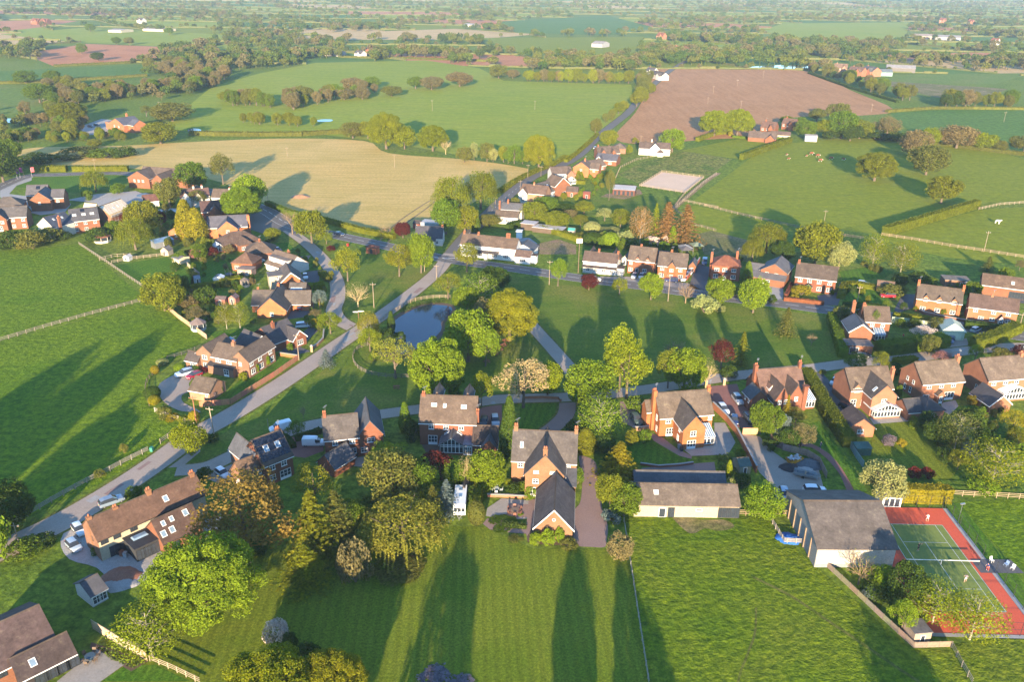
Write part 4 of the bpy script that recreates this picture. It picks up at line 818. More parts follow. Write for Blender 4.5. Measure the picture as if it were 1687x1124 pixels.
h = House('brick bungalow with blue slate roof near top of lane', 'Z6', (888,170), (1026,182), 2.8, 'bungalow', wall=BRICK, roof=(.13,.13,.15), rm='slate'); h.main(9, 2.6); h.row('f', .8, [.2,.7], 1.8, 1.2); h.block(.4, 4.4, -2, 5, 2.7, 2.0, 'y', barge=True); h.chim(h.w*.75, 4.5, 6.6, .8, .7, 4)
h = House('brick cottage with twin gables at the top of the lane', 'Z6', (905,132), (1050,128), 3.6, 'cottage', wall=BRICK, roof=(.155,.12,.10)); h.main(8, 3.0); h.block(1, 4.6, -1.5, 5, 3.5, 2.4, 'y'); h.row('f', 1.6, [.5], 1.2, 1.1); h.block(h.w*.55, h.w*.8, -1.5, 5, 3.5, 2.2, 'y'); h.row('f', 1.6, [.5], 1.2, 1.1); h.chim(1, 4, 8, .9, .8, 4)
h = House('tan roofed bungalow tucked behind twin gabled cottage', 'Z6', (1000,98), (1088,102), 2.8, 'bungalow', wall=BRICK_PINK, roof=(.21,.17,.14)); h.main(8, 2.6, 'hip')
h = House('white farmhouse with brown roofs by the ploughed field corner', 'Z6', (1176,96), (1382,104), 3.8, 'farmhouse', 'house', wall=(.80,.78,.74), roof=(.15,.115,.10), wm='render_paint'); h.main(7.5, 2.8); h.row('f', 2.0, [.12,.3,.85], 1.2, 1.1); h.block(h.w*.36, h.w*.66, -2, 5, 4.4, 2.6, 'y'); h.row('f', 3.0, [.35,.7], 1.1, 1.1); h.chim(h.w*.4, 4, 9.0, .9, .7, 5, 1, WHITEWALL); h.block(h.w*.6, h.w*.78, -4, -1.5, 2.3, 1.5, 'hip')
h = House('dark red timber stable with blue grey roof by sand arena', 'Z6', (1002,366), (1148,376), 2.7, 'stable', 'stable', None, (.13,.055,.04), (.25,.27,.31), 'timber', 'painted', None); h.main(7.5, 1.2, 'x', hip=2); h.row('f', .05, [.12,.3,.5,.7,.88], 1.1, 2.0, 'dark')
shed('small red garden shed below the lane gardens', 'Z6', (806,402), (852,404), 2.0, 3, 1.0, 'x', (.32,.07,.045), (.28,.10,.07))
shed('brown tiled garage among gardens left of red shed', 'Z6', (692,384), (770,388), 2.4, 6, 1.8, 'x', BRICK, (.17,.13,.11), 'garage', 'garage', 'brick', 'roof_tile')
h = House('long flat pale roofed building behind the inn garden hedge', 'Z6', (470,620), (668,642), 2.0, 'outbuilding', 'outbuilding', None, (.16,.12,.09), (.46,.44,.44), 'brick', 'painted', None); h.main(5, .15, 'flat'); h.block(-5.5, .3, 1.5, 6.5, 2.6, .15, 'flat')
shed('turquoise roofed play hut in the orchard garden', 'Z6', (705,640), (748,644), 1.9, 2.5, .8, 'x', (.40,.34,.26), (.06,.28,.25), 'play_hut', 'hut', rm='painted')
h = House('white storage tank hut beside the inn yard', 'Z6', (363,650), (398,652), 2.8, 'storage_hut', 'hut', None, (.72,.72,.70), (.72,.72,.70), 'painted', 'painted', None); h.main(2.6, .2, 'flat')

# ---- new houses and old ones at the far left
h = House('large brick new house with grey slate cross roofs on estate', 'Z4', (196,440), (330,436), 5.0, wall=BRICK, roof=(.125,.12,.125), rm='slate'); h.main(10, 3.2, 'y'); h.row('f', 3.0, [.45], .9, 1.0); h.block(-4.5, h.w*.5, 9.4, 16.5, 5.0, 3.4, 'x'); h.on_slope('solar_panel', .55, .7, 1.6, 1.6, 'solar_glass', border=None); h.block(h.w - .5, h.w + 4.5, 3, 9.6, 5.0, 2.8, 'x'); h.row('f', 3.0, [.5], 1.2, 1.1)
h = House('brown hipped brick new house left of slate cross roofs', 'Z4', (-60,490), (150,476), 5.0, wall=BRICK, roof=(.16,.14,.125)); h.main(9, 3.0, 'hip')
h = House('brick new house with grey cross gable at left picture edge', 'Z4', (-70,560), (172,548), 5.0, wall=BRICK, roof=(.135,.128,.13)); h.main(8, 3.2); h.row('f', 3.2, [.62,.9], 1.2, 1.1); h.row('f', .8, [.62,.9], 1.2, 1.2); h.block(1, 6.5, -2.5, 5, 4.9, 2.8, 'y'); h.row('f', 3.2, [.3,.72], 1.2, 1.1); h.row('f', .1, [.5], 1.8, 2.1, 'door')
h.on_slope('solar_panel', .85, .6, 1.4, 1.5, 'solar_glass', border=None)
h = House('white gabled new house with dark blue slate roof and chimney', 'Z4', (246,600), (352,622), 4.6, wall=(.72,.66,.54), roof=(.07,.085,.12), wm='render_paint', rm='slate'); h.main(9, 3.2, 'y'); h.row('f', 4.9, [.5], .8, .9); h.sky(.3,.6,.5,.9,side='r'); h.sky(.5,.6,.5,.9,side='r'); h.sky(.7,.6,.5,.9,side='r'); h.chim(h.w + .8, 2.4, 9.0, 1.0, .9, 0)
h = House('brick new house with dark slate roof and roof light pairs', 'Z4', (468,582), (655,562), 4.9, wall=BRICK, roof=(.10,.10,.108), rm='slate'); h.main(8.5, 3.6); h.row('f', 3.2, [.15,.5,.84], 1.2, 1.1); h.row('f', .8, [.15,.5], 1.3, 1.2); h.on_slope('solar_panel', .47, .82, 1.5, 1.3, 'solar_glass', border=None)
for u in (.12,.2,.45,.53,.75,.83): h.sky(u,.45,.5,.9)
h = House('half built brick house with bare timber roof battens in scaffolding', 'Z4', (730,542), (868,490), 4.6, 'unfinished_house', 'house', wall=(.46,.22,.14), roof=(.52,.38,.20), rm='timber'); h.main(9, 3.2); b0 = h.b
for i in range(9): h.on_slope('roof_batten', .5, .1 + i * .1, b0['u1'] - b0['u0'], .14, 'timber', .03, border=None)
h.sky(.4,.45,.5,.9); h.sky(.62,.5,.5,.9); h.block(1, 6, 8.5, 14, 4.6, 3.2, 'y', wall=(.55,.42,.24), wm='timber', roof=(.48,.40,.30), rm='timber')
for i in range(9):
    sc = MB(); u = b0['u0'] - .9 + (b0['u1'] - b0['u0'] + 1.8) * i / 8; sc.tube((u, b0['v0'] - 1.2, 0), (u, b0['v0'] - 1.2, 5.6), .05, .05, 5)
    if i == 0: sc.box(b0['u0'] - .9, b0['u1'] + .9, b0['v0'] - 1.25, b0['v0'] - .5, 4.0, 4.08); sc.box(b0['u0'] - .9, b0['u1'] + .9, b0['v0'] - 1.25, b0['v0'] - .5, 2.0, 2.08)
    sc.build('scaffold_pole', 'steel' if i else 'timber', h.o, (.45,.36,.24))
h = House('long brick block with two hipped wings beside the main road', 'Z4', (845,290), (985,300), 4.8, 'brick_block', 'house', wall=BRICK, roof=(.165,.13,.11)); h.main(9, 3.2, 'y'); h.row('f', 3.0, [.3,.5,.7], 1.0, 1.1); h.block(2, h.w + 16, 6, 14, 4.8, 3.2, 'x'); h.block(h.w + 3, h.w + 10, -2.5, 9, 4.8, 2.8, 'y'); h.row('f', 3.0, [.35,.65], 1.1, 1.1)
h = House('white twin gabled cottage with red roof among trees', 'Z4', (1192,425), (1385,410), 4.2, 'cottage', wall=WHITEWALL, roof=(.18,.11,.095), wm='render_paint'); h.main(7, 2.6); h.block(.2, 4.2, -1.6, 5, 4.0, 2.4, 'y'); h.row('f', 2.5, [.5], 1.1, 1.1); h.block(5.5, 9, -2.4, 5, 4.0, 2.4, 'y'); h.row('f', 2.5, [.5], 1.1, 1.1); h.chim(6, 3.6, 8.6, .9, .7, 5, 2, WHITEWALL); h.chim(9.5, 3.6, 8.6, .9, .7, 5, 2, WHITEWALL)
h = House('white cottage with brown roof beside tall lime trees', 'Z4', (1398,420), (1552,425), 4.0, 'cottage', wall=WHITEWALL, roof=(.16,.125,.10), wm='render_paint'); h.main(6.5, 2.8); h.row('f', 2.6, [.3,.7], 1.0, 1.0); h.chim(h.w*.7, 3.2, 8.0, .9, .7, 5, 2, WHITEWALL)
h = House('small white cottage with red tile roof near half built house', 'Z4', (952,452), (1050,442), 2.6, 'cottage', wall=WHITEWALL, roof=(.20,.10,.085), wm='render_paint'); h.main(6, 2.2)
h = House('dark red roofed brick house behind slate gabled house', 'Z4', (1332,520), (1520,505), 4.4, wall=BRICK_RED, roof=(.14,.085,.08)); h.main(9, 3.2); h.row('f', 3.0, [.4,.6], 1.0, 1.0); h.block(3, 7.5, -1.8, 5, 4.3, 2.2, 'y'); h.sky(.3,.5,.5,.9,side='l')
h = House('brick gabled house with blue slate roof near gravel junction', 'Z4', (1440,635), (1570,628), 4.6, wall=(.55,.22,.10), roof=(.12,.12,.145), rm='slate'); h.main(10, 3.0, 'y'); h.row('f', 3.0, [.5], 1.2, 1.1); h.block(-4, h.w + 3.5, 4.0, 11, 4.4, 3.4, 'x'); h.chim(h.w + 4, 6, 8.4, 1.2, .9, 0)
h = House('small orange brick outhouse beside tall yellow cypresses', 'Z4', (1112,650), (1240,655), 3.0, 'outhouse', 'outbuilding', wall=(.56,.23,.11), roof=(.20,.115,.09)); h.main(6, 2.2, 'y'); h.row('f', 1.2, [.4], 1.1, 1.0)
h = House('brown tiled bungalow with brick chimney and bay windows', 'Y2', (630,208), (905,160), 2.5, 'bungalow', wall=BRICK, roof=(.15,.105,.085)); h.main(9, 3.4, 'hip'); h.row('f', .7, [.4,.6], 1.5, 1.2); h.chim(h.w*.62, 4.5, 7.0, .9, .8, 3); h.block(h.w*.35, h.w*.7, -3.0, 4, 2.45, 2.4, 'hip'); h.row('f', .7, [.3,.7], 1.4, 1.2); h.conservatory(-2.6, .2, 1.0, 4.5, 2.3, 1.0, 'y')
h = House('brown hipped bungalow with two roof lights in row of bungalows', 'Y2', (790,268), (1010,258), 2.6, 'bungalow', wall=BRICK_RED, roof=(.165,.125,.10)); h.main(9, 3.3, 'hip'); h.row('f', .7, [.4], 1.8, 1.2); h.chim(h.w*.5, 4.2, 7.0, .8, .7, 3)
h = House('red roofed bungalow with hipped front and flat extension', 'Y2', (690,335), (845,345), 2.8, 'bungalow', wall=(.50,.165,.08), roof=(.20,.12,.085)); h.main(7.5, 3.0, 'hip'); h.row('f', .8, [.25], 1.6, 1.2); h.px((705,400), (862,372), 2.4, 3.6, .15, 'flat', wall=(.55,.40,.34), roof=(.40,.30,.24)); h.row('f', .8, [.3,.7], 1.0, 1.1)
h = House('tan roofed chalet bungalow with white boarded dormer', 'Y2', (945,335), (1105,385), 2.5, 'chalet_bungalow', wall=WHITEWALL, roof=(.20,.155,.125), wm='render_paint'); h.main(9.5, 3.6); h.row('f', .8, [.5], 1.5, 1.2); h.block(.8, h.w - .8, 1.0, 5.4, 5.0, .15, 'flat', z0=2.8, roof=(.30,.25,.21)); h.row('f', 3.5, [.25,.75], 1.0, 1.0); h.chim(h.w*.55, 5.4, 7.4, .9, .7, 4)
h = House('orange brick chalet gable with white bargeboards above bungalow hedge', 'Y2', (1045,500), (1240,478), 2.7, 'chalet_bungalow', wall=(.56,.20,.09), roof=(.145,.13,.125)); h.main(11, 3.6, 'y', barge=True); h.block(-2.5, h.w*.3, 3.5, 8.5, 4.6, .15, 'flat', wall=CREAM, wm='render_paint', roof=(.24,.22,.20)); h.row('f', 3.4, [.6], 1.2, 1.0)
h = House('big L shaped brick bungalow with solar panels and roof window', 'Y2', (880,690), (1100,690), 2.6, 'bungalow', wall=(.56,.22,.095), roof=(.145,.125,.11)); h.main(13, 3.8, 'y'); h.row('f', .8, [.5], 1.0, 1.1); h.block(-2.8, h.w*.45, 5, 12, 2.55, 3.2, 'x'); h.px((1110,615), (1235,612), 2.7, 11, 3.6, 'x', wall=BRICK_RED); h.on_slope('roof_window', .45, .45, 3.4, 3.0, 'roof_glass'); h.row('f', .05, [.35], 2.4, 2.0, 'plain'); h.block(h.w*.8, h.w + 6, 6, 11, 2.55, 3.1, 'x'); h.chim(4.4, 10.6, 7.6, .8, .7, 4); h.chim(-1.6, 9.6, 6.6, .7, .7, 4)
h = House('dark slate bungalow with white gable trim and lean conservatory', 'Y2', (1010,940), (1200,868), 2.6, 'bungalow', wall=BRICK_RED, roof=(.095,.09,.095), rm='slate'); h.main(10, 3.2, 'x'); h.row('f', .7, [.75], 1.8, 1.3); h.block(-6.5, .5, 1.0, 8.5, 2.55, 2.9, 'y', barge=True); h.block(h.w*.55, h.w + .6, -2.2, 5, 2.5, 2.2, 'y', barge=True); h.row('f', .6, [.5], 2.0, 1.4); h.chim(3, 4, 7.4, .9, .8, 3, 1); h.conservatory(-8.5, -5.5, 7.5, 12, 2.3, .8, 'lean')
h = House('long pale brick house with many white windows above the gravel forecourt', 'Y6', (775,245), (960,128), 4.6, 'house', wall=BRICK_PINK, roof=(.165,.13,.105)); h.main(5.2, 2.3); h.row('f', 3.1, [.1,.42,.82], 1.3, 1.15); h.row('f', .8, [.13,.45,.86], 1.5, 1.4)
h.row('l', 3.1, [.5], .8, 1.0)
k = House('range', 'Y6', (512,200), (690,234), 4.6, 'wing', 'house', None, BRICK_PINK, (.165,.13,.105)); k.main(6.4, 2.4); k.row('f', 3.2, [.25,.68], 1.5, .9); k.chim(k.w*.62, 3.2, 8.6, 1.0, .8, 6)
k.px((406,172), (514,200), 4.6, 8.5, 2.2, 'y'); k.row('f', 3.1, [.5], 1.5, 1.1); k.row('f', .8, [.5], 1.5, 1.2); k.px((485,262), (662,302), 2.4, 2.8, .8, 'lean', roof=(.09,.085,.085)); k.row('f', .05, [.72], 1.5, 2.0, 'door'); k.px((326,225), (408,246), 2.6, 4.0, 1.6, 'x', roof=(.12,.105,.10)); k.row('f', .8, [.6], 1.5, 1.3); merge(h, k)
h = House('pale brick garage with wisteria on its gable beside gravel forecourt', 'Y6', (352,442), (495,466), 2.5, 'garage', 'garage', wall=(.55,.31,.185), roof=(.17,.135,.105)); h.main(6.4, 2.1); h.row('f', 1.2, [.85], .5, .6, 'plain')
shed('grey glasshouse lean shed behind cypress garden', 'Z4', (1025,728), (1150,700), 2.2, 3.4, .6, 'lean', (.18,.19,.20), (.30,.36,.42), 'greenhouse', 'greenhouse', 'painted', 'roof_glass')
shed('small pink shed standing in bungalow garden', 'Y2', (665,600), (718,604), 2.0, 2.6, .9, 'y', (.46,.17,.13), (.25,.17,.15), 'garden_shed')
shed('dark red garden shed left of pink shed', 'Y2', (565,608), (640,612), 2.0, 2.6, .6, 'x', (.26,.10,.08), (.20,.15,.14), 'garden_shed')
shed('cream poultry shed at the paddock corner', 'Y1', (1135,98), (1180,112), 1.9, 4.5, .5, 'x', (.56,.46,.30), (.22,.22,.24), 'poultry_shed')
shed('little white gabled shed above the paddock fence', 'Y1', (1060,50), (1110,55), 1.9, 3, 1.2, 'y', (.42,.36,.26), (.22,.20,.18), 'garden_shed')
shed('white arched animal hut in fenced run', 'Y1', (812,95), (850,98), 1.4, 2.2, .8, 'y', (.72,.70,.66), (.50,.48,.46), 'animal_hut', 'hut', 'painted', 'painted')
shed('white polythene covered frame with green base by trampoline', 'Y1', (1408,238), (1470,238), 1.6, 3.0, .7, 'y', (.70,.70,.68), (.68,.70,.70), 'poly_tunnel', 'tunnel', 'painted', 'painted', False)
shed('blue grey garden shed against pasture fence panels', 'Y1', (1285,240), (1325,235), 2.0, 3, .7, 'x', (.20,.25,.28), (.28,.31,.34), 'garden_shed')
shed('green felt roofed garden shed on the walled patio', 'Y8', (960,760), (1035,752), 2.1, 3.4, 1.0, 'x', (.20,.20,.14), (.10,.16,.14), 'garden_shed')
shed('small weathered shed with grey flat roof beneath court birches', 'X2', (876,868), (968,860), 2.2, 3.0, .15, 'flat', (.36,.26,.19), (.22,.20,.19), 'garden_shed')
shed('dark green slatted compost store by tall hedge end', 'X1', (452,722), (550,720), 1.8, 2.4, .3, 'lean', (.05,.10,.08), (.06,.12,.10), 'compost_store', 'store', 'timber', 'timber', False)
shed('dark timber shed beside white caravan and hedge', 'X5', (1345,460), (1390,462), 2.0, 3.2, 1.0, 'y', (.10,.075,.06), (.07,.065,.065), 'garden_shed')
h = House('brick house with dark lean roof at lower left corner', 'X4', (-40,740), (330,560), 3.6, wall=BRICK, roof=(.15,.105,.095)); h.main(12, 3.2); h.row('f', 2.2, [.12], 1.2, 1.1, 'dark'); h.px((120,790), (430,610), 2.5, 5.5, 2.0, 'x', wall=(.06,.05,.05), roof=(.10,.075,.07)); h.row('f', .1, [.35,.55,.75,.92], 1.9, 2.1, 'dark'); h.sky(.3,.4)
h = House('low white framed garden room roof beside the yard', 'X3', (525,1065), (615,1015), 2.3, 'garden_room', 'outbuilding', None, WHITEWALL, (.12,.12,.13), 'render_paint', 'slate'); h.main(5, 1.4, 'x'); h.row('f', .4, [.3,.7], 1.3, 1.5)
def pavilion(label, tg, C, wid, cw=(.72,.66,.54), cr=(.28,.13,.09), zr=2.2):
    p = QG(tg, *C); t = thing('summer_house', label, 'summer house', p, .3); n = 8; r = wid / 2
    ring = [(r * math.cos(2*math.pi*i/n), r * math.sin(2*math.pi*i/n)) for i in range(n)]
    mb = MB(); mb.prism(ring, 0, .8, 0, 'z'); mb.build('wall', 'painted', t, cw, fix=True)
    gl = MB(); gl.prism([(x*.95, y*.95) for x, y in ring], .8, zr, 0, 'z'); gl.build('pane', 'glass', t, fix=True)
    for x, y in ring: MB().tube((x, y, .8), (x, y, zr), .07, .07, 5).build('post', 'painted', t, cw)
    rr = MB(); rr.add([(x*1.15, y*1.15, zr) for x, y in ring] + [(0, 0, zr + r*.75)], [(i, (i+1) % n, n) for i in range(n)] + [tuple(range(n-1, -1, -1))]); rr.build('roof', 'roof_tile', t, cr)
pavilion('octagonal cream summer house with red tile roof above pasture', 'Z4', (680,715), 6.0)
pavilion('octagonal summer house with ribbed grey roof at pasture fence', 'Y1', (1315,575), 4.2, (.40,.46,.46), (.30,.24,.22))
pavilion('little open gazebo between clipped hedges', 'Y2', (795,510), 2.8, (.50,.42,.34), (.22,.19,.17))
h = House('white columned summer house beside golden hedge and tennis court', 'X1', (625,1040), (752,1045), 2.3, 'summer_house', 'summer house', None, (.74,.72,.68), (.26,.26,.26), 'painted', 'slate', None); h.main(3.4, 1.0, 'hip'); h.row('f', .1, [.22,.5,.78], 1.0, 1.9, 'plain')

# ---- buildings far out in the fields
def far_house(label, tg, A, B, ze, d, rise, wall=BRICK, roof=TILE, axis='x', wm='brick', chimn=True, cat='house', name='house', n=3, wing=True):
    h = House(label, tg, A, B, ze, name, cat, None, wall, roof, wm, 'roof_tile', None); h.main(d, rise, axis)
    if n: h.row('f', ze - 1.9, [(i + .5) / n for i in range(n)], 1.4, 1.3)
    if chimn: h.chim(h.w*.2, d/2, ze + rise + 1.3, 1.0, .9, ze)
    if wing: h.block(h.w*.62, h.w*.95, -2.2, d*.6, ze - .2, rise*.8, 'y')
    return h
h = House('orange brick farmhouse with blue roof and car park', 'T1', (505,568), (572,580), 4.6, 'farmhouse', 'house', wall=(.56,.22,.11), roof=(.13,.135,.16), rm='slate'); h.main(13, 3.4, 'y'); h.row('f', 2.6, [.35,.65], 1.2, 1.2); h.chim(h.w*.4, 9, 10.4, 1.2, 1, 5); h.block(h.w - .5, h.w + 6, 3, 12, 4.6, 2.8, 'x'); h.block(-6, .5, 1, 8, 3.4, 1.2, 'flat', roof=(.35,.2,.13))
far_house('red brick farmhouse below the ploughed field', 'Z7', (298,92), (372,100), 4.6, 8, 3.2, BRICK, TILE_PINK)
far_house('brick farm cottage with white gable behind red brick farmhouse', 'Z7', (410,72), (478,80), 4.2, 7, 3.0, BRICK, TILE_PINK)
far_house('long low tan roofed farm range in front of farmhouse', 'Z7', (232,146), (380,156), 2.6, 10, 3.0, BRICK, (.19,.145,.12), 'x', 'brick', False, 'barn', 'farm_range', 0)
far_house('pale stable range with brown roof at the pasture top', 'Z7', (352,132), (455,138), 2.6, 6, 1.6, CREAM, (.18,.13,.11), 'x', 'render_paint', False, 'stable', 'stable', 4, False)
far_house('white flat fronted shed at the end of farm range', 'Z7', (535,140), (598,143), 3.4, 6, .5, WHITEWALL, (.5,.5,.48), 'x', 'render_paint', False, 'shed', 'shed', 0, False)
far_house('white cottage where the lane meets the ploughed field', 'T2', (1440,340), (1490,352), 4.2, 8, 3.0, WHITEWALL, TILE_GREY, 'x', 'render_paint')
far_house('white house with slate roof behind lane cottage', 'T2', (1415,325), (1450,330), 4.2, 8, 3.0, WHITEWALL, SLATE, 'x', 'render_paint')
far_house('brick farmhouse left of the far blue lake', 'T3', (50,222), (150,226), 4.6, 9, 3.4, (.5,.2,.12), TILE_RED)
far_house('brick cottage half hidden among trees before the far lake', 'T3', (355,232), (392,235), 4.2, 8, 3.0, (.5,.22,.14), TILE_RED)
far_house('brick farmhouse at head of the long farm sheds', 'T3', (870,325), (935,332), 5.0, 10, 4.0, (.52,.22,.13), TILE_PINK)
far_house('grey roofed farm house beside long farm sheds', 'T3', (930,322), (985,330), 5.5, 12, 4.0, (.52,.24,.15), SLATE)
far_house('tan farm cottage left of brick farm buildings', 'T3', (805,312), (868,315), 4.2, 10, 4.0, (.5,.3,.2), (.26,.18,.13))
h = far_house('long green and white farm shed behind brick farmyard', 'T3', (985,332), (1080,335), 4.0, 18, 2.4, (.18,.27,.25), (.24,.30,.31), 'x', 'painted', False, 'barn', 'farm_shed', 0, False)
far_house('long pale roofed cattle shed at far farmyard', 'T3', (1050,312), (1185,318), 4.5, 22, 2.5, (.12,.11,.10), (.50,.48,.45), 'x', 'painted', False, 'barn', 'farm_shed', 0, False)
far_house('white roofed farm shed among central fields', 'T1', (1455,240), (1570,245), 4.0, 18, 2.0, (.30,.27,.24), (.52,.48,.44), 'x', 'painted', False, 'barn', 'farm_shed', 0, False)
far_house('white farmhouse beside central farm shed', 'T1', (1640,245), (1672,248), 5.0, 9, 3, WHITEWALL, SLATE, 'x', 'render_paint')
far_house('brown roofed brick barn right of central farmyard', 'T1', (1690,225), (1740,228), 4.5, 14, 3, BRICK, (.24,.14,.10), 'x', 'brick', False, 'barn', 'barn', 0, False)
far_house('long white factory roofs on the far left fields', 'T1', (500,138), (560,140), 3.5, 30, 1.5, CREAM, (.45,.42,.40), 'x', 'painted', False, 'barn', 'farm_shed', 0, False)
far_house('second long pale shed on the far left fields', 'T1', (660,132), (755,136), 3.5, 30, 1.5, CREAM, (.42,.40,.38), 'x', 'painted', False, 'barn', 'farm_shed', 0, False)
far_house('red roofed cottage among far left trees', 'T1', (140,95), (175,96), 6, 12, 4, BRICK, TILE_RED)
far_house('second red roofed cottage among far left trees', 'T1', (182,96), (215,97), 6, 12, 4, BRICK, TILE_RED)
far_house('white cottage right of far left tree belt', 'T1', (632,92), (655,93), 6, 12, 4, WHITEWALL, TILE_GREY, 'x', 'render_paint')
far_house('pale silver farm shed at far middle distance', 'T2', (570,112), (615,114), 4, 22, 2, (.4,.4,.4), (.45,.45,.45), 'x', 'painted', False, 'barn', 'farm_shed', 0, False)
far_house('red farm roofs at far middle distance', 'T2', (655,114), (740,116), 6, 16, 4, BRICK, TILE_RED)
far_house('grey curved farm shed before the middle woods', 'T2', (1165,200), (1215,203), 5, 22, 3, (.3,.3,.3), (.40,.38,.36), 'x', 'painted', False, 'barn', 'farm_shed', 0, False)
far_house('orange house at the far right of middle woods', 'T2', (1465,165), (1495,167), 6, 12, 5, (.6,.28,.16), TILE_RED)
far_house('red roofed villa right of middle woods', 'T2', (1535,228), (1630,232), 5, 12, 4, (.5,.22,.14), TILE_RED)
far_house('long grey poultry shed on far right fields', 'T3', (1180,165), (1280,168), 5, 22, 3, (.4,.3,.24), (.42,.36,.32), 'x', 'painted', False, 'barn', 'farm_shed', 0, False)
far_house('second grey poultry shed on far right fields', 'T3', (1275,170), (1395,174), 5, 22, 3, (.3,.3,.3), (.38,.38,.38), 'x', 'painted', False, 'barn', 'farm_shed', 0, False)
far_house('white farmhouse on far right fields', 'T3', (1530,188), (1565,190), 6, 12, 4, WHITEWALL, TILE_RED, 'x', 'render_paint')
far_house('tiny brick house at the far right skyline', 'T3', (1295,92), (1322,93), 7, 14, 5, (.55,.26,.16), TILE_RED)
far_house('second tiny brick house at the far right skyline', 'T3', (1425,100), (1448,101), 7, 14, 5, (.55,.26,.16), TILE_RED)
# ================================================================== TREES, SHRUBS, HEDGES
def leaf(mb, p, n, s, rg, tilt=.9):
    n = (n + Vector((rg.gauss(0, 1), rg.gauss(0, 1), rg.gauss(0, 1))) * tilt * .6)
    if n.length < 1e-4: n = Vector((0, 0, 1))
    n.normalize(); a = n.orthogonal().normalized(); b = n.cross(a); t = rg.uniform(0, 6.283)
    a, b = a * math.cos(t) + b * math.sin(t), b * math.cos(t) - a * math.sin(t)
    s1 = s * rg.uniform(.6, 1.15); s2 = s1 * rg.uniform(.55, .9)
    o = len(mb.v); c = n * s1 * .25
    mb.v += [tuple(p + a * s1 - c), tuple(p + b * s2 + c * .3), tuple(p - a * s1 - c), tuple(p - b * s2 + c * .3)]
    mb.f.append((o, o + 1, o + 2, o + 3)); mb.m.append(0)
def rdir(rg):
    while True:
        v = Vector((rg.uniform(-1, 1), rg.uniform(-1, 1), rg.uniform(-1, 1)))
        if .05 < v.length < 1: return v.normalized()
def lobed(mb, rg, lobes, per, size, Rr, zc, rz, lob=(.28, .42), shell=(.5, .8), flat=1.0, low=-.55):
    for _ in range(lobes):
        d = rdir(rg)
        while d.z < low: d = rdir(rg)
        k = rg.uniform(*shell); c = Vector((d.x * Rr * k, d.y * Rr * k, zc + d.z * rz * k)); lr = Rr * rg.uniform(*lob)
        for _ in range(per):
            e = rdir(rg)
            if e.dot(d) < -.25 and rg.random() < .75: e = -e
            q = lr * rg.uniform(.72, 1.06); leaf(mb, c + Vector((e.x * q, e.y * q, e.z * q * flat)), e, size, rg)
def limbs(mb, rg, H, Rr, zc, n=6, r0=.28, top=.72):
    mb.tube((0, 0, -.2), (.1, 0, H * .28), r0 * 1.25, r0 * .9, 8); mb.tube((.1, 0, H * .28), (0, .1, H * top), r0 * .9, r0 * .25, 7)
    for i in range(n):
        a = 6.283 * i / n + rg.uniform(-.4, .4); z0 = H * rg.uniform(.24, .5); z1 = zc + rg.uniform(-.1, .3) * H; k = rg.uniform(.5, .85) * Rr
        mid = Vector((math.cos(a) * k * .5, math.sin(a) * k * .5, (z0 + z1) / 2 + .2)); mb.tube((.1, 0, z0), mid, r0 * .5, r0 * .33, 5); mb.tube(mid, (math.cos(a) * k, math.sin(a) * k, z1), r0 * .33, r0 * .08, 5)
def twigs(mb, rg, p, d, L, r, depth, spread=.6, up=.15, n=3, rmin=.02):
    q = p + d * L; mb.tube(p, q, r, r * .65, 4 if depth > 1 else 3, cap=False)
    if depth == 0: return
    for i in range(n + (depth > 2)):
        e = (d + rdir(rg) * spread + Vector((0, 0, up))).normalized(); s = p.lerp(q, rg.uniform(.45, 1.0)); twigs(mb, rg, s, e, L * rg.uniform(.6, .85), max(r * .6, rmin), depth - 1, spread, up, n, rmin)
SHAPES = {}
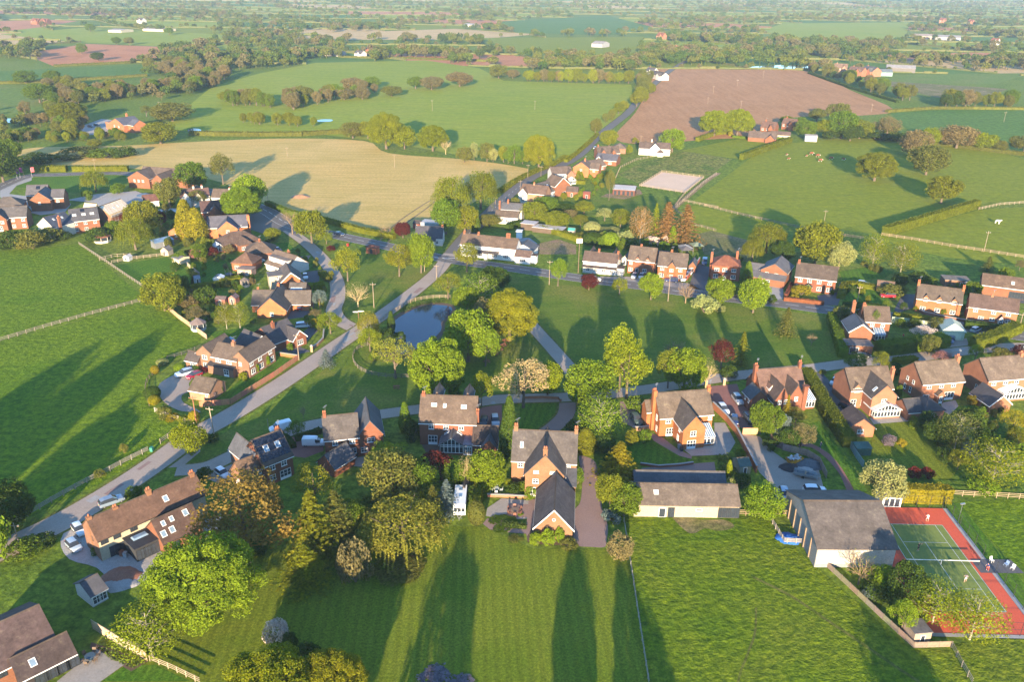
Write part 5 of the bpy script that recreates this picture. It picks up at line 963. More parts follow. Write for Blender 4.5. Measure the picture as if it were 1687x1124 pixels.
def shape(name, seed):
    rg = random.Random(seed); c, t = MB(), MB(); H = 11.0; Rr = 5.0; cm, tm = 'foliage', 'bark'
    if name.startswith('broad'): lobed(c, rg, 60, 110, .26, Rr, 5.9, 5.0, (.24, .4), (.5, .8), 1.0, -.85); limbs(t, rg, H, Rr, 6.4)
    elif name == 'great': lobed(c, rg, 160, 230, .115, Rr, 5.9, 5.1, (.13, .21), (.62, .88), 1.0, -.8); lobed(c, rg, 16, 110, .3, Rr, 5.9, 5.0, (.4, .5), (.2, .45)); limbs(t, rg, H, Rr, 6.0)
    elif name == 'chestnut': lobed(c, rg, 130, 120, .18, Rr, 5.6, 5.2, (.14, .21), (.64, .88), 1.1, -.8); lobed(c, rg, 14, 90, .32, Rr, 5.6, 5.0, (.4, .5), (.2, .45)); limbs(t, rg, H, Rr, 6.0)
    elif name == 'airy': lobed(c, rg, 52, 82, .19, Rr, 6.4, 4.6, (.2, .32), (.4, .88)); limbs(t, rg, H, Rr, 6.4, 9, .24, .85)
    elif name == 'open': lobed(c, rg, 44, 62, .19, Rr, 6.6, 4.4, (.18, .3), (.45, .9)); limbs(t, rg, H, Rr, 6.4, 11, .24, .85)
    elif name.startswith('birch'):
        H = 11.0; tm = 'pale_bark'; t.tube((0, 0, -.2), (0, .1, 9.8), .2, .04, 6)
        for i in range(26):
            a = rg.uniform(0, 6.283); z = rg.uniform(2.0, 8.5); L = (1.2 - z / 11) * 5.2 * rg.uniform(.7, 1); e = Vector((math.cos(a), math.sin(a), rg.uniform(.5, 1.1))).normalized(); p = Vector((0, .05, z)); twigs(t, rg, p, e, L * .6, .06, 2, .45, .05, 2)
        for i in range(3300):
            d = rdir(rg); k = rg.random() ** .4; leaf(c, Vector((d.x * Rr * k, d.y * Rr * k, 6.2 + d.z * 4.8 * k)), d, .18, rg)
    elif name.startswith('bare'):
        tm = 'twig'; t.tube((0, 0, -.2), (0, 0, 2.6), .3, .24, 7)
        for i in range(9):
            a = 6.283 * i / 9 + rg.uniform(-.3, .3); e = Vector((math.cos(a), math.sin(a), rg.uniform(.7, 1.9))).normalized(); twigs(t, rg, Vector((0, 0, rg.uniform(2, 3.2))), e, 2.7, .11, 4, .55, .18, 2, .013)
        for i in range(500):
            d = rdir(rg); k = rg.random() ** .35; leaf(c, Vector((d.x * Rr * k, d.y * Rr * k, 6.6 + d.z * 4.2 * k)), d, .13, rg)
    elif name == 'willow':
        limbs(t, rg, H, Rr, 6.8)
        for _ in range(380):
            d = rdir(rg); d.z = abs(d.z); k = rg.uniform(.72, 1.0); p = Vector((d.x * Rr * k, d.y * Rr * k, 5.6 + d.z * 5.0 * k)); L = rg.uniform(1.5, 4.6) * (1.1 - .5 * d.z); n = int(L / .3)
            for j in range(n):
                p = p + Vector((d.x * .045 + rg.gauss(0, .03), d.y * .045 + rg.gauss(0, .03), -.3))
                if p.z < .5: break
                leaf(c, p, d, .14, rg, .7)
        lobed(c, rg, 50, 110, .17, Rr * .92, 6.0, 4.4, (.2, .34), (.55, .85))
    elif name.startswith('cone'):
        H = 13.0; Rr = 3.6; t.tube((0, 0, -.2), (0, 0, 12.4), .25, .03, 6)
        for i in range(130):
            z = .8 + 12.0 * (i / 130) ** 1.1; k = (1 - z / 13.2) * Rr * rg.uniform(.75, 1.12) + .12; a = i * 2.4
            for j in range(16):
                s = (j + rg.random()) / 16; p = Vector((math.cos(a + rg.gauss(0, .16)) * k * s, math.sin(a + rg.gauss(0, .16)) * k * s, z - .35 * s * k + .12 * s * s * k + rg.gauss(0, .07))); leaf(c, p, Vector((math.cos(a) * .5, math.sin(a) * .5, .8)), .24, rg, .6)
    elif name == 'column':
        H = 10.0; Rr = 1.9; t.tube((0, 0, -.2), (0, 0, 7), .16, .05, 6)
        for i in range(3200):
            z = 10 * rg.random(); k = Rr * (min(1, .72 + z * .1) * (1 - max(0, z - 3) / 7.4) ** .6) * rg.uniform(.8, 1.05) + .05; a = rg.uniform(0, 6.283); leaf(c, Vector((math.cos(a) * k, math.sin(a) * k, z)), Vector((math.cos(a), math.sin(a), .5)), .2, rg, .7)
    elif name == 'ball':
        H = 4.0; Rr = 2.0; t.tube((0, 0, -.1), (0, 0, 1.6), .1, .06, 6)
        for i in range(2400):
            d = rdir(rg); k = rg.uniform(.9, 1.02); leaf(c, Vector((d.x * Rr * k, d.y * Rr * k, 2.0 + d.z * 1.95 * k)), d, .16, rg, .4)
    else:                                                             # bush
        H = 4.0; Rr = 2.6; lobed(c, rg, 22, 80, .2, Rr, 1.9, 1.9, (.25, .42), (.5, .78), 1.0, -.8)
        for i in range(5): a = i * 1.26; t.tube((0, 0, -.1), (math.cos(a) * 1.2, math.sin(a) * 1.2, 2.2), .08, .03, 5)
    rr = sorted(math.hypot(v[0], v[1]) for v in c.v + (t.v if name.startswith('bare') else [])); Rr = rr[int(len(rr) * .975)]; H = max(v[2] for v in c.v)
    SHAPES[name] = (c.mesh('crown', cm), t.mesh('trunk', tm), Rr, H)
for i, n in enumerate(('broad', 'broad2', 'broad3', 'great', 'chestnut', 'airy', 'open', 'birch', 'birch2', 'bare', 'bare2', 'willow', 'cone', 'cone2', 'column', 'ball', 'bush', 'bush2')): shape(n, 40 + i)
FC = dict(lime=(.195,.225,.013), green=(.115,.170,.016), dark=(.062,.100,.016), gold=(.26,.22,.016), yellow=(.215,.215,.014), oak=(.17,.182,.016), bronze=(.235,.155,.036), olive=(.15,.155,.032), brown=(.19,.155,.065), willow=(.225,.22,.030),
          copper=(.095,.022,.018), red=(.13,.024,.02), pink=(.33,.15,.135), cream=(.28,.295,.105), white=(.60,.50,.44), blue=(.16,.20,.18), rust=(.26,.15,.05), ltwig=(.40,.31,.15), dtwig=(.24,.17,.10), lilac=(.18,.15,.17), fresh=(.17,.235,.016), hedge=(.145,.165,.016))
LOOK = dict(lime='bright yellow-green', green='mid green', dark='dark green', gold='golden', yellow='yellowish', oak='olive yellow', bronze='bronze leaved', olive='dull olive', brown='brown budding', willow='pale gold', copper='dark copper', red='deep red',
            pink='pink flowering', cream='cream flowering', white='white blossom', blue='blue grey', rust='rust brown', ltwig='pale bare', dtwig='bare brown', lilac='lilac flowering', fresh='vivid fresh green')
KINDN = dict(broad='broadleaf_tree', great='broadleaf_tree', chestnut='chestnut_tree', airy='broadleaf_tree', open='broadleaf_tree', birch='birch_tree', bare='bare_tree', willow='willow_tree', cone='conifer_tree', column='cypress_tree', ball='clipped_shrub', bush='shrub')
SAY = dict(broadleaf_tree='tree', budding_tree='tree', chestnut_tree='chestnut tree', birch_tree='birch', bare_tree='leafless tree', willow_tree='weeping tree', conifer_tree='conifer', cypress_tree='column cypress', clipped_shrub='clipped ball shrub', shrub='bush')
PLANTED = []
rt = random.Random(5)
def plant(sh, colr, g, h, r, place, nsay=None):
    """one tree or shrub: an Empty at its foot with trunk and crown"""
    base = sh.rstrip('23'); v = [k for k in SHAPES if k.rstrip('23') == base]; sh = rt.choice(v) if sh == base else sh
    cm, tm, Rr, H = SHAPES[sh]; nm = KINDN[base]
    if nm == 'broadleaf_tree' and colr in ('brown', 'bronze', 'olive'): nm = 'budding_tree'
    t = obj(nm, None, None, None, (g[0], g[1], g[2]), rt.uniform(0, 6.28)); t.empty_display_size = .5
    t.scale = (r / Rr, r / Rr * rt.uniform(.92, 1.06), h / H); j = rt.uniform(1.0, 1.26); c = FC[colr]
    obj('trunk', tm, t, FC['ltwig'] if base == 'bare' and colr == 'ltwig' else FC['dtwig'])
    obj('crown', cm, t, (c[0] * j * rt.uniform(.94, 1.06), c[1] * j, c[2] * j))
    PLANTED.append((t, nm, LOOK[colr] + ' ' + SAY[nm] if base != 'bare' else LOOK[colr].replace('bare', 'leafless').replace('budding', 'leafless') + ' tree', place)); return t
def T(place, *rows):
    for sh, colr, x, yb, yt, w in rows:
        g = G(x, yb); k = ppm(g); r = w / k / 2; dep = math.atan2(CH, math.hypot(g.x, g.y)); c_, s_ = math.cos(dep), math.sin(dep); base = sh.rstrip('23'); tall = base in ('cone', 'column')
        if base in ('cone', 'willow', 'bush', 'ball', 'column'):          # foliage down to the ground: the lowest pixel is the near edge of the skirt
            g = G(x, yb - r * s_ * (.8 if tall or base == 'willow' else .35) * k)
        q = math.hypot(g.x, g.y); ux, uy = g.x / q * s_, g.y / q * s_; lo, hi = .4, 40.0
        for _ in range(26):
            m = (lo + hi) / 2; zc = .55 * m; r = w / 2 * math.sqrt(q * q + (CH - zc) ** 2) / FPX; a_ = .45 * m
            if tall: p_ = (g.x, g.y, m)
            else: n_ = math.sqrt((r * s_) ** 2 + (a_ * c_) ** 2); p_ = (g.x + r * r * ux / n_, g.y + r * r * uy / n_, zc + a_ * a_ * c_ / n_)
            lo, hi = (m, hi) if PJ(p_)[1] > yt else (lo, m)
        plant(sh, colr, g, lo, r, place)
def TZ(place, tg, *rows):
    for sh, colr, x, yb, yt, w in rows:
        a = Q(tg, x, yb); T(place, (sh, colr, a[0], a[1], Q(tg, x, yt)[1], w * SHEET[tg][2]))

T('on the near lawn', ('great','fresh',344,1024,878,162), ('birch','lime',252,1088,988,100), ('bush','white',455,1060,1018,40), ('great','lime',448,1192,1062,150), ('great','yellow',552,1172,1066,105), ('bush','dark',503,1116,1058,60), ('bush','lilac',728,1150,1104,105), ('bush','dark',478,1075,1040,26))
T('by the cream cottage', ('airy','bronze',408,914,776,176), ('bush','dark',428,912,880,40))
T('in the central clump', ('willow','willow',664,942,812,156), ('cone','oak',520,945,808,92), ('cone','olive',556,910,808,84), ('cone','yellow',506,985,898,88), ('bush','brown',586,966,884,58), ('broad','olive',648,828,736,108), ('broad','green',690,822,754,70), ('airy','fresh',640,776,722,70),
  ('broad','copper',716,798,742,58), ('open','oak',520,832,762,74), ('broad','fresh',802,806,738,64), ('broad','green',748,802,752,54), ('bare','ltwig',768,806,744,28), ('cone','olive',714,874,800,50), ('cone','blue',736,858,790,46), ('bush','green',600,856,815,70), ('broad','green',574,872,820,56), ('bush','dark',770,820,790,50), ('bush','olive',655,950,905,90))
T('round the large brick house', ('column','dark',838,758,652,32), ('cone','gold',1019,812,728,84), ('broad','oak',1004,842,778,50), ('broad','green',1028,850,792,58), ('ball','olive',785,868,824,30), ('ball','lime',838,800,788,14), ('bush','fresh',884,900,874,26), ('bush','fresh',902,902,870,26), ('bush','fresh',921,896,868,18), ('bush','olive',936,906,884,34), ('bush','green',868,812,790,30), ('bush','fresh',858,850,848,10),
  ('bush','fresh',875,822,798,30), ('bush','green',952,800,770,22), ('bush','brown',1018,925,874,46), ('bush','blue',1008,862,836,34), ('bush','green',830,870,858,50), ('bush','dark',845,815,796,24), ('bush','olive',850,892,878,26), ('bush','lime',806,806,785,26))
T('beside the access lane', ('birch','fresh',988,728,650,84), ('column','oak',964,752,706,40), ('ball','dark',997,748,712,34), ('broad','fresh',970,668,590,84), ('airy','lime',1032,660,560,84), ('airy','lime',1020,646,530,62), ('broad','fresh',1126,642,570,70), ('airy','oak',1100,640,574,44), ('bare','ltwig',1162,640,588,34), ('bare','dtwig',1110,598,552,42), ('airy','copper',1187,608,556,44), ('cone','oak',1220,608,546,34), ('cone','olive',1293,558,506,40), ('bare','dtwig',1336,570,548,18), ('bush','dark',948,716,690,36),
  ('open','ltwig',862,672,588,92), ('broad','lime',902,652,594,52), ('airy','lime',793,670,610,42), ('cone','dark',750,668,634,36), ('column','green',668,716,662,22), ('bush','dark',680,728,690,36), ('bush','green',1048,680,650,40), ('bush','fresh',1150,660,640,40), ('bush','oak',1040,735,706,26), ('bush','green',1062,730,706,24), ('bush','dark',1010,770,742,36), ('bush','dark',1200,625,600,30))
T('round the village pond', ('great','yellow',840,562,474,92), ('chestnut','fresh',722,658,550,92), ('broad','fresh',772,596,506,84), ('airy','fresh',800,604,540,50), ('broad','green',782,570,520,50), ('broad','fresh',770,520,470,46), ('bush','green',752,612,590,30), ('open','willow',652,624,550,72), ('birch','green',790,514,446,68), ('airy','brown',797,556,488,50), ('broad','dark',812,484,438,54), ('open','oak',738,494,448,46), ('willow','willow',608,566,512,40), ('airy','lime',610,580,538,40), ('column','dark',645,548,512,14), ('bush','dark',640,566,540,26), ('bush','green',616,596,580,18), ('broad','fresh',820,470,440,34), ('bush','green',752,560,535,30), ('bush','dark',660,560,545,20), ('bush','olive',700,600,570,50))
T('on the roadside green', ('broad','oak',514,402,344,54), ('bare','brown',482,386,338,28), ('airy','yellow',573,464,404,48), ('bare','ltwig',590,506,462,42), ('airy','yellow',658,456,400,52), ('broad','fresh',694,450,380,46), ('airy','oak',769,448,398,46), ('bush','copper',545,414,404,16), ('airy','lime',538,402,380,24), ('bare','brown',640,388,368,40), ('broad','copper',664,392,364,28), ('column','green',650,392,374,14), ('cone','blue',538,608,575,28), ('broad','lime',315,750,694,56), ('bare','dtwig',500,690,665,12), ('airy','green',490,722,690,30))
T('in the left gardens', ('broad','oak',272,512,446,66), ('broad','dark',300,490,452,30), ('birch','oak',374,542,496,32), ('birch2','oak',396,542,496,32), ('airy','brown',324,532,504,34), ('bush','dark',340,502,470,38), ('bush','brown',312,506,484,36), ('airy','lime',545,550,512,42), ('bush','gold',516,540,524,20), ('airy','blue',527,508,476,26), ('airy','brown',520,525,508,22), ('broad','green',330,428,400,26),
  ('column','gold',310,398,328,38), ('column','gold',326,400,342,36), ('willow','oak',224,418,358,56), ('broad','oak',240,386,328,50), ('broad','copper',216,372,345,28), ('broad','olive',280,342,292,42), ('broad','green',318,312,264,52), ('airy','olive',368,304,250,40), ('broad','fresh',415,348,284,50), ('great','fresh',400,366,306,62), ('willow','oak',158,320,280,42), ('bush','green',196,320,300,24), ('bush','green',146,330,312,18), ('broad','copper',266,372,348,20), ('airy','olive',328,340,312,30), ('broad','green',190,390,362,26), ('bush','dark',164,400,372,40), ('bush','pink',325,428,406,22), ('bush','copper',352,424,405,16), ('bush','oak',340,416,390,20), ('bush','brown',377,418,402,18), ('bush','green',300,432,412,20), ('bush','dark',290,448,430,18), ('bush','brown',368,412,396,22), ('broad','oak',450,396,374,26), ('bush','dark',445,400,388,18),
  ('bush','dark',25,412,378,44), ('bush','olive',55,412,376,48), ('bush','olive',84,400,372,44), ('bush','dark',105,396,380,26), ('bush','olive',8,406,380,40), ('broad','dark',6,300,232,54), ('broad','green',16,268,228,36), ('bush','dark',60,272,250,60), ('bush','olive',130,262,240,70), ('bush','green',175,262,242,50), ('bush','dark',205,260,240,40), ('bush','dark',14,286,262,40))
T('beside the gravel forecourt', ('ball','fresh',296,612,598,17), ('ball','gold',256,617,602,14), ('ball','cream',268,602,590,20), ('ball','gold',255,668,651,18), ('ball','dark',252,660,636,26), ('ball','gold',321,698,676,18), ('bush','olive',272,690,668,26), ('bush','gold',285,694,680,22), ('bush','lime',304,700,684,24), ('bush','red',337,615,604,12), ('bush','green',322,614,602,14), ('bush','fresh',440,604,582,14), ('bush','fresh',423,616,596,10), ('bush','fresh',352,608,596,12), ('bush','lime',402,628,612,14), ('bush','lilac',350,658,642,14), ('bush','green',364,648,632,10))
T('by the lower left lane', ('broad','dark',14,872,790,78), ('bush','fresh',-4,930,838,50), ('bush','green',40,920,884,60), ('bush','dark',62,908,878,50), ('bush','olive',165,788,772,18), ('bush','olive',205,748,730,14), ('bush','green',220,820,800,26), ('bush','dark',338,790,768,26), ('bush','green',158,915,900,16), ('bush','dark',350,728,712,26))
T('in the inn orchard', ('willow','oak',745,372,288,70), ('willow','oak',792,352,280,66), ('broad','green',735,386,326,50), ('broad','oak',766,382,336,46), ('column','green',783,384,346,18), ('broad','olive',806,372,352,40), ('broad','oak',880,366,330,50), ('broad','green',898,350,322,46), ('broad','oak',915,376,346,46), ('airy','brown',936,366,344,30), ('broad','oak',962,352,330,34), ('airy','cream',996,364,342,34), ('broad','oak',1022,374,342,36), ('ball','cream',975,386,364,28), ('ball','dark',976,404,382,36), ('ball','fresh',1005,410,382,30), ('broad','cream',1004,388,372,40), ('bush','cream',1030,402,378,34), ('airy','oak',956,376,352,30), ('bush','olive',938,354,340,26), ('broad','green',862,352,336,26), ('broad','olive',848,352,324,24), ('bush','olive',955,392,380,16), ('broad','dark',930,352,334,40), ('bush','dark',1040,396,370,30))
T('in the conifer group', ('birch','rust',1054,402,338,40), ('cone','lime',1078,398,334,28), ('cone','rust',1097,406,332,56), ('cone','rust',1128,410,336,64), ('column','fresh',1107,406,372,16), ('bush','white',1076,406,388,28), ('bush','white',1099,404,388,20), ('bush','white',1068,412,398,22), ('bush','dark',1042,416,396,24), ('airy','olive',1003,330,278,18))
T('along the main road verge', ('airy','fresh',919,472,424,32), ('broad','copper',970,478,450,30), ('airy','lime',1020,486,456,28), ('broad','fresh',1072,494,448,42), ('bare','dtwig',1129,500,460,34), ('bush','cream',1160,518,484,46), ('broad','fresh',1184,502,456,46), ('broad','fresh',1240,516,454,50), ('bush','cream',1186,514,502,22), ('bush','gold',1320,488,468,30), ('bush','gold',1308,494,484,16), ('bush','green',1213,490,470,22), ('column','green',1230,470,430,18), ('bush','olive',1470,490,466,42), ('bush','olive',1384,530,502,30), ('broad','dark',1402,535,508,36), ('bush','dark',1270,500,484,18))
T('behind the roadside gardens', ('willow','oak',1262,424,366,62), ('willow','oak',1238,436,394,40), ('broad','oak',1342,436,362,68), ('broad','cream',1381,444,396,44), ('birch','lime',1436,444,384,46), ('birch2','oak',1482,454,396,50), ('cone','olive',1626,450,422,22), ('bush','dark',1240,452,428,22), ('broad','dark',1288,432,396,36), ('bush','olive',1436,446,434,14), ('bush','olive',1424,440,430,12), ('bush','olive',1445,450,436,14), ('broad','dark',1480,474,448,24), ('bush','dark',1512,466,446,36), ('bush','green',1655,462,440,26), ('bush','green',1575,474,460,34), ('broad','dark',1320,420,378,30), ('airy','brown',1679,446,428,16), ('bush','dark',1214,436,420,22))
T('on the sloping pasture', ('great','oak',1440,298,249,60), ('broad','oak',1550,335,289,50), ('broad','olive',1525,288,236,60), ('broad','brown',1506,256,212,46), ('broad','lime',1529,244,208,28), ('broad','brown',1575,244,204,58), ('broad','lime',1618,247,218,40), ('broad','olive',1644,250,230,26), ('broad','olive',1686,252,222,40), ('airy','brown',1460,226,190,40))
T('round the brick farm', ('great','lime',1176,224,180,50), ('great','lime',1214,224,178,48), ('column','gold',1203,224,208,8), ('broad','green',1326,226,196,34), ('broad','lime',1358,226,196,30), ('broad','green',1385,228,180,50), ('broad','oak',1415,228,196,44), ('column','dark',1235,216,194,12), ('broad','dark',1400,232,205,40), ('broad','green',1295,206,190,22), ('bush','dark',1370,230,214,34), ('broad','olive',1345,200,178,26), ('bush','dark',1445,232,216,40), ('bush','dark',1480,234,218,36), ('broad','fresh',1107,250,210,42), ('broad','oak',1003,242,212,30), ('broad','green',1320,208,192,16), ('broad','olive',1380,200,168,40), ('bush','olive',1460,222,205,40))
T('in the right-hand gardens', ('birch','lime',1632,800,724,92), ('bush','fresh',1616,814,782,46), ('broad','cream',1452,822,756,68), ('bush','red',1504,790,768,22), ('bush','red',1526,790,769,22), ('airy','oak',1577,774,740,32), ('birch2','olive',1572,740,678,62), ('airy','gold',1666,716,674,42), ('airy','oak',1676,738,706,36), ('airy','green',1407,616,580,40), ('airy','oak',1449,612,578,30), ('ball','dark',1470,620,596,26), ('airy','pink',1550,600,576,28), ('airy','fresh',1605,596,566,24), ('broad','copper',1684,594,568,34), ('bush','olive',1648,590,572,30), ('broad','dark',1544,732,690,46), ('broad','dark',1526,708,676,30), ('bush','dark',1600,706,670,44), ('bush','gold',1600,668,650,16), ('bush','green',1612,692,668,24), ('bush','gold',1484,738,722,16), ('bush','lilac',1464,736,714,22), ('bush','green',1478,658,634,14), ('bush','dark',1618,754,706,40), ('bush','blue',1595,756,726,26), ('bush','dark',1556,762,735,28), ('bush','green',1680,760,730,30), ('bush','olive',1355,618,608,12), ('airy','green',1438,552,510,18))
T('in the walled garden', ('broad','green',1252,716,658,40), ('cone','gold',1293,702,650,22), ('broad','blue',1285,724,680,34), ('broad','green',1270,724,668,36), ('airy','brown',1318,738,694,46), ('broad','dark',1300,736,700,40), ('airy','olive',1310,700,670,30), ('broad','fresh',1254,850,794,68), ('bush','dark',1222,802,776,34), ('column','lime',1200,786,758,12), ('bush','cream',1206,800,786,18), ('bush','dark',1290,738,712,30), ('bush','green',1218,756,738,18), ('bush','dark',1268,742,722,24))
T('beside the tennis court', ('bare','lime',1414,964,908,58), ('broad','fresh',1452,976,930,44), ('broad','dark',1486,1000,926,58), ('bush','dark',1440,990,950,50), ('birch','lime',1536,1026,952,80), ('birch2','lime',1597,1054,974,88), ('airy','fresh',1484,1040,984,42), ('bush','blue',1432,990,966,22), ('bush','dark',1500,1030,1000,40), ('bush','olive',1520,1020,985,36))
T('by the tin garage', ('airy','white',1520,560,534,36), ('broad','olive',1545,545,522,32), ('bush','dark',1505,545,522,22), ('bush','green',1482,540,524,16), ('broad','olive',1530,585,550,30), ('bush','green',1600,486,462,30), ('bush','green',1530,472,455,30))
TZ('above the straw field right', 'Z6', ('broad','olive',20,190,80,110), ('broad','cream',85,180,52,60), ('broad','olive',170,185,52,110), ('broad','cream',210,190,90,66), ('broad','oak',280,190,78,84), ('broad','green',350,200,66,100), ('great','yellow',512,238,5,205), ('airy','oak',585,240,160,60), ('broad','green',310,200,110,70), ('broad','green',405,200,110,80))
TZ('between straw and green fields', 'T2', ('great','lime',215,690,515,170), ('broad','lime',300,690,580,110), ('great','lime',430,700,575,140), ('bare','ltwig',490,715,640,60), ('broad','oak',130,640,560,90), ('great','lime',915,720,620,120), ('broad','olive',60,640,560,110))
TZ('round the orange farmhouse', 'T1', ('broad','green',185,475,380,105), ('great','oak',320,575,470,150), ('broad','oak',745,665,560,150), ('airy','olive',680,540,485,50), ('bush','green',560,600,575,24), ('broad','olive',800,560,470,180), ('airy','brown',120,540,462,50), ('broad','brown',150,570,520,90), ('broad','green',120,385,322,100), ('broad','green',248,385,322,70), ('broad','oak',440,680,640,60), ('broad','dark',455,280,238,56), ('broad','green',380,248,196,44), ('broad','green',420,145,105,44), ('broad','green',540,205,168,40), ('broad','olive',600,208,170,40), ('broad','green',785,160,125,40), ('broad','oak',1045,470,420,64))
TZ('scattered on the green field', 'T2', ('broad','olive',735,362,295,95), ('broad','brown',800,362,318,60), ('broad','green',350,410,352,80), ('broad','brown',425,415,350,110), ('broad','brown',555,400,330,120), ('broad','olive',240,445,395,100), ('broad','green',150,410,350,75), ('broad','brown',60,420,355,110), ('broad','brown',105,460,400,70), ('broad','brown',20,460,405,90))

# ---- belts of trees in the middle distance: each tree one object
FARBELT = []
def belt(place, tg, px, n, spread, kinds, hr, seed):
    if seed in (3, 4, 11, 12, 15, 18): FARBELT.append((tg, px, n * 2, spread * .7, hr)); return
    rg = random.Random(seed); line = [QG(tg, *p) for p in px]; seg = [(b - a).length for a, b in zip(line, line[1:])]; L = sum(seg)
    for i in range(n):
        s = (i + rg.uniform(.1, .9)) / n * L; k = 0
        while k < len(seg) - 1 and s > seg[k]: s -= seg[k]; k += 1
        p = line[k].lerp(line[k + 1], s / seg[k]) + Vector((rg.uniform(-spread, spread), rg.uniform(-spread, spread), 0)); h = rg.uniform(*hr); sh, colr = rg.choice(kinds)
        plant(sh, colr, p, h, h * rg.uniform(.36, .52), place)
MIXG = [('broad','green'), ('broad','oak'), ('broad','olive'), ('broad','brown'), ('broad','lime'), ('broad','dark')]
MIXB = [('broad','brown'), ('broad','brown'), ('broad','olive'), ('broad','green'), ('broad','olive'), ('broad','oak')]
belt('in the left wooded belt', 'T1', [(380,470),(560,440),(700,430),(830,420),(960,400)], 60, 16, MIXB, (8, 13), 1)
belt('in the brook belt', 'T1', [(700,330),(800,320),(900,350),(980,380)], 40, 20, MIXB, (9, 15), 2)
belt('in the long wood beyond the red soil field', 'T1', [(800,235),(960,270),(1100,320),(1230,310),(1390,270)], 34, 22, MIXB, (10, 16), 3)
belt('in the copse at the edge of the red soil field', 'T1', [(0,270),(120,235),(250,230),(370,225)], 22, 14, MIXG, (10, 15), 4)
belt('on the left bank', 'T1', [(250,640),(330,600),(250,560),(300,450),(260,400)], 34, 12, MIXB, (7, 11), 5)
belt('in the small tree row', 'T1', [(1090,565),(1200,575),(1320,580),(1440,585)], 11, 4, [('broad','oak'), ('broad','brown')], (6, 9), 6)
belt('in the thicket', 'T1', [(1100,470),(1180,490),(1280,490),(1380,500),(1420,470)], 30, 12, MIXB, (9, 14), 7)
belt('in the brown copse', 'T1', [(1480,470),(1560,450),(1650,450),(1700,430)], 14, 8, MIXB, (8, 12), 8)
belt('above the straw field left', 'T1', [(30,665),(150,640),(300,650),(480,640),(620,645)], 36, 7, MIXG, (4, 7), 9)
belt('in the long tree row', 'T2', [(860,375),(960,378),(1060,380),(1160,382),(1260,384),(1370,385)], 22, 5, [('broad','lime'), ('broad','oak'), ('broad','brown')], (9, 14), 10)
belt('in the wood behind the long tree row', 'T2', [(900,320),(1050,300),(1180,310),(1300,320),(1400,320)], 30, 18, MIXB, (10, 16), 11)
belt('in the wooded edge below the central farm', 'T2', [(200,255),(300,260),(400,262),(500,258)], 18, 12, MIXG, (11, 17), 12)
belt('beside the ploughed field lane', 'T2', [(1360,500),(1400,470),(1430,430),(1400,400),(1420,360)], 12, 4, [('broad','oak'), ('broad','olive')], (8, 13), 13)
belt('at the green field corner', 'T2', [(1170,620),(1230,580),(1290,530),(1340,510)], 7, 3, [('broad','oak'), ('broad','olive'), ('bush','olive')], (6, 9), 14)
belt('in front of the far blue lake', 'T3', [(60,300),(180,300),(320,298),(480,300),(640,305),(740,330)], 22, 9, MIXB, (9, 15), 15)
belt('right of the ploughed field', 'T3', [(700,330),(800,360),(900,395),(1000,430),(1090,460),(1200,470)], 24, 8, MIXG, (8, 15), 16)
belt('along the far right hedge', 'T3', [(1300,500),(1420,490),(1540,495),(1687,500)], 14, 6, MIXG, (9, 15), 17)
belt('in the dark wood behind the lake', 'T3', [(600,240),(760,250),(900,255),(1040,258)], 24, 26, [('broad','dark'), ('broad','green'), ('broad','olive')], (11, 17), 18)
belt('in the garden thicket', 'Z4', [(560,600),(700,620),(850,560),(1000,600),(1100,560),(1250,600),(1300,520),(1200,480),(1080,470),(1120,780),(1350,760)], 34, 5, [('bush','green'), ('bush','olive'), ('bush','dark')], (2.5, 4.5), 19)
belt('in the bungalow gardens', 'Y2', [(420,310),(560,250),(700,220),(560,300),(380,420),(700,500),(860,470),(960,460),(620,640),(380,640),(480,800),(860,700)], 48, 3, [('bush','green'), ('bush','olive'), ('bush','brown'), ('bush','oak'), ('bush','dark')], (1.6, 3.2), 20)
belt('along the close lane', 'Y2', [(1190,260),(1120,280),(1260,320),(1380,390),(1420,440),(1400,560),(1330,640),(1290,760),(1370,800),(1210,960),(1150,1000)], 20, 2, [('bush','green'), ('bush','olive'), ('bush','oak')], (1.4, 2.8), 21)
belt('in the north lane gardens', 'Z6', [(620,260),(760,300),(850,330),(930,290),(900,380),(760,430),(640,430)], 22, 4, [('bush','oak'), ('bush','green'), ('bush','olive'), ('broad','oak')], (2.2, 4.5), 22)
belt('beside the white farmhouse', 'Z6', [(1060,150),(1120,120),(1200,130),(1300,130),(1120,60)], 9, 4, [('bush','green'), ('bush','oak'), ('broad','lime')], (3, 6), 23)
belt('behind the road houses', 'Y4', [(300,110),(450,100),(620,110),(720,140),(880,160)], 14, 4, [('bush','green'), ('bush','olive'), ('bush','dark')], (2.5, 5), 24)
belt('in the roadside gardens', 'Y5', [(350,310),(480,320),(640,300),(760,400),(900,420),(1050,430),(1200,440),(1310,430),(1400,470),(1560,500)], 20, 3, [('bush','green'), ('bush','oak'), ('bush','dark')], (1.4, 3), 25)
belt('in the left terrace gardens', 'Y1', [(1180,140),(1270,60),(1450,100),(1560,270),(1400,330),(1250,350),(1400,460),(1640,520)], 24, 3, [('bush','green'), ('bush','olive'), ('bush','brown'), ('bush','dark')], (1.5, 3), 26)
belt('in the right-hand back gardens', 'X1', [(830,520),(900,600),(1000,700),(1150,620),(1260,520),(1350,480),(1450,700)], 18, 3, [('bush','green'), ('bush','olive'), ('bush','dark')], (1.5, 3), 27)
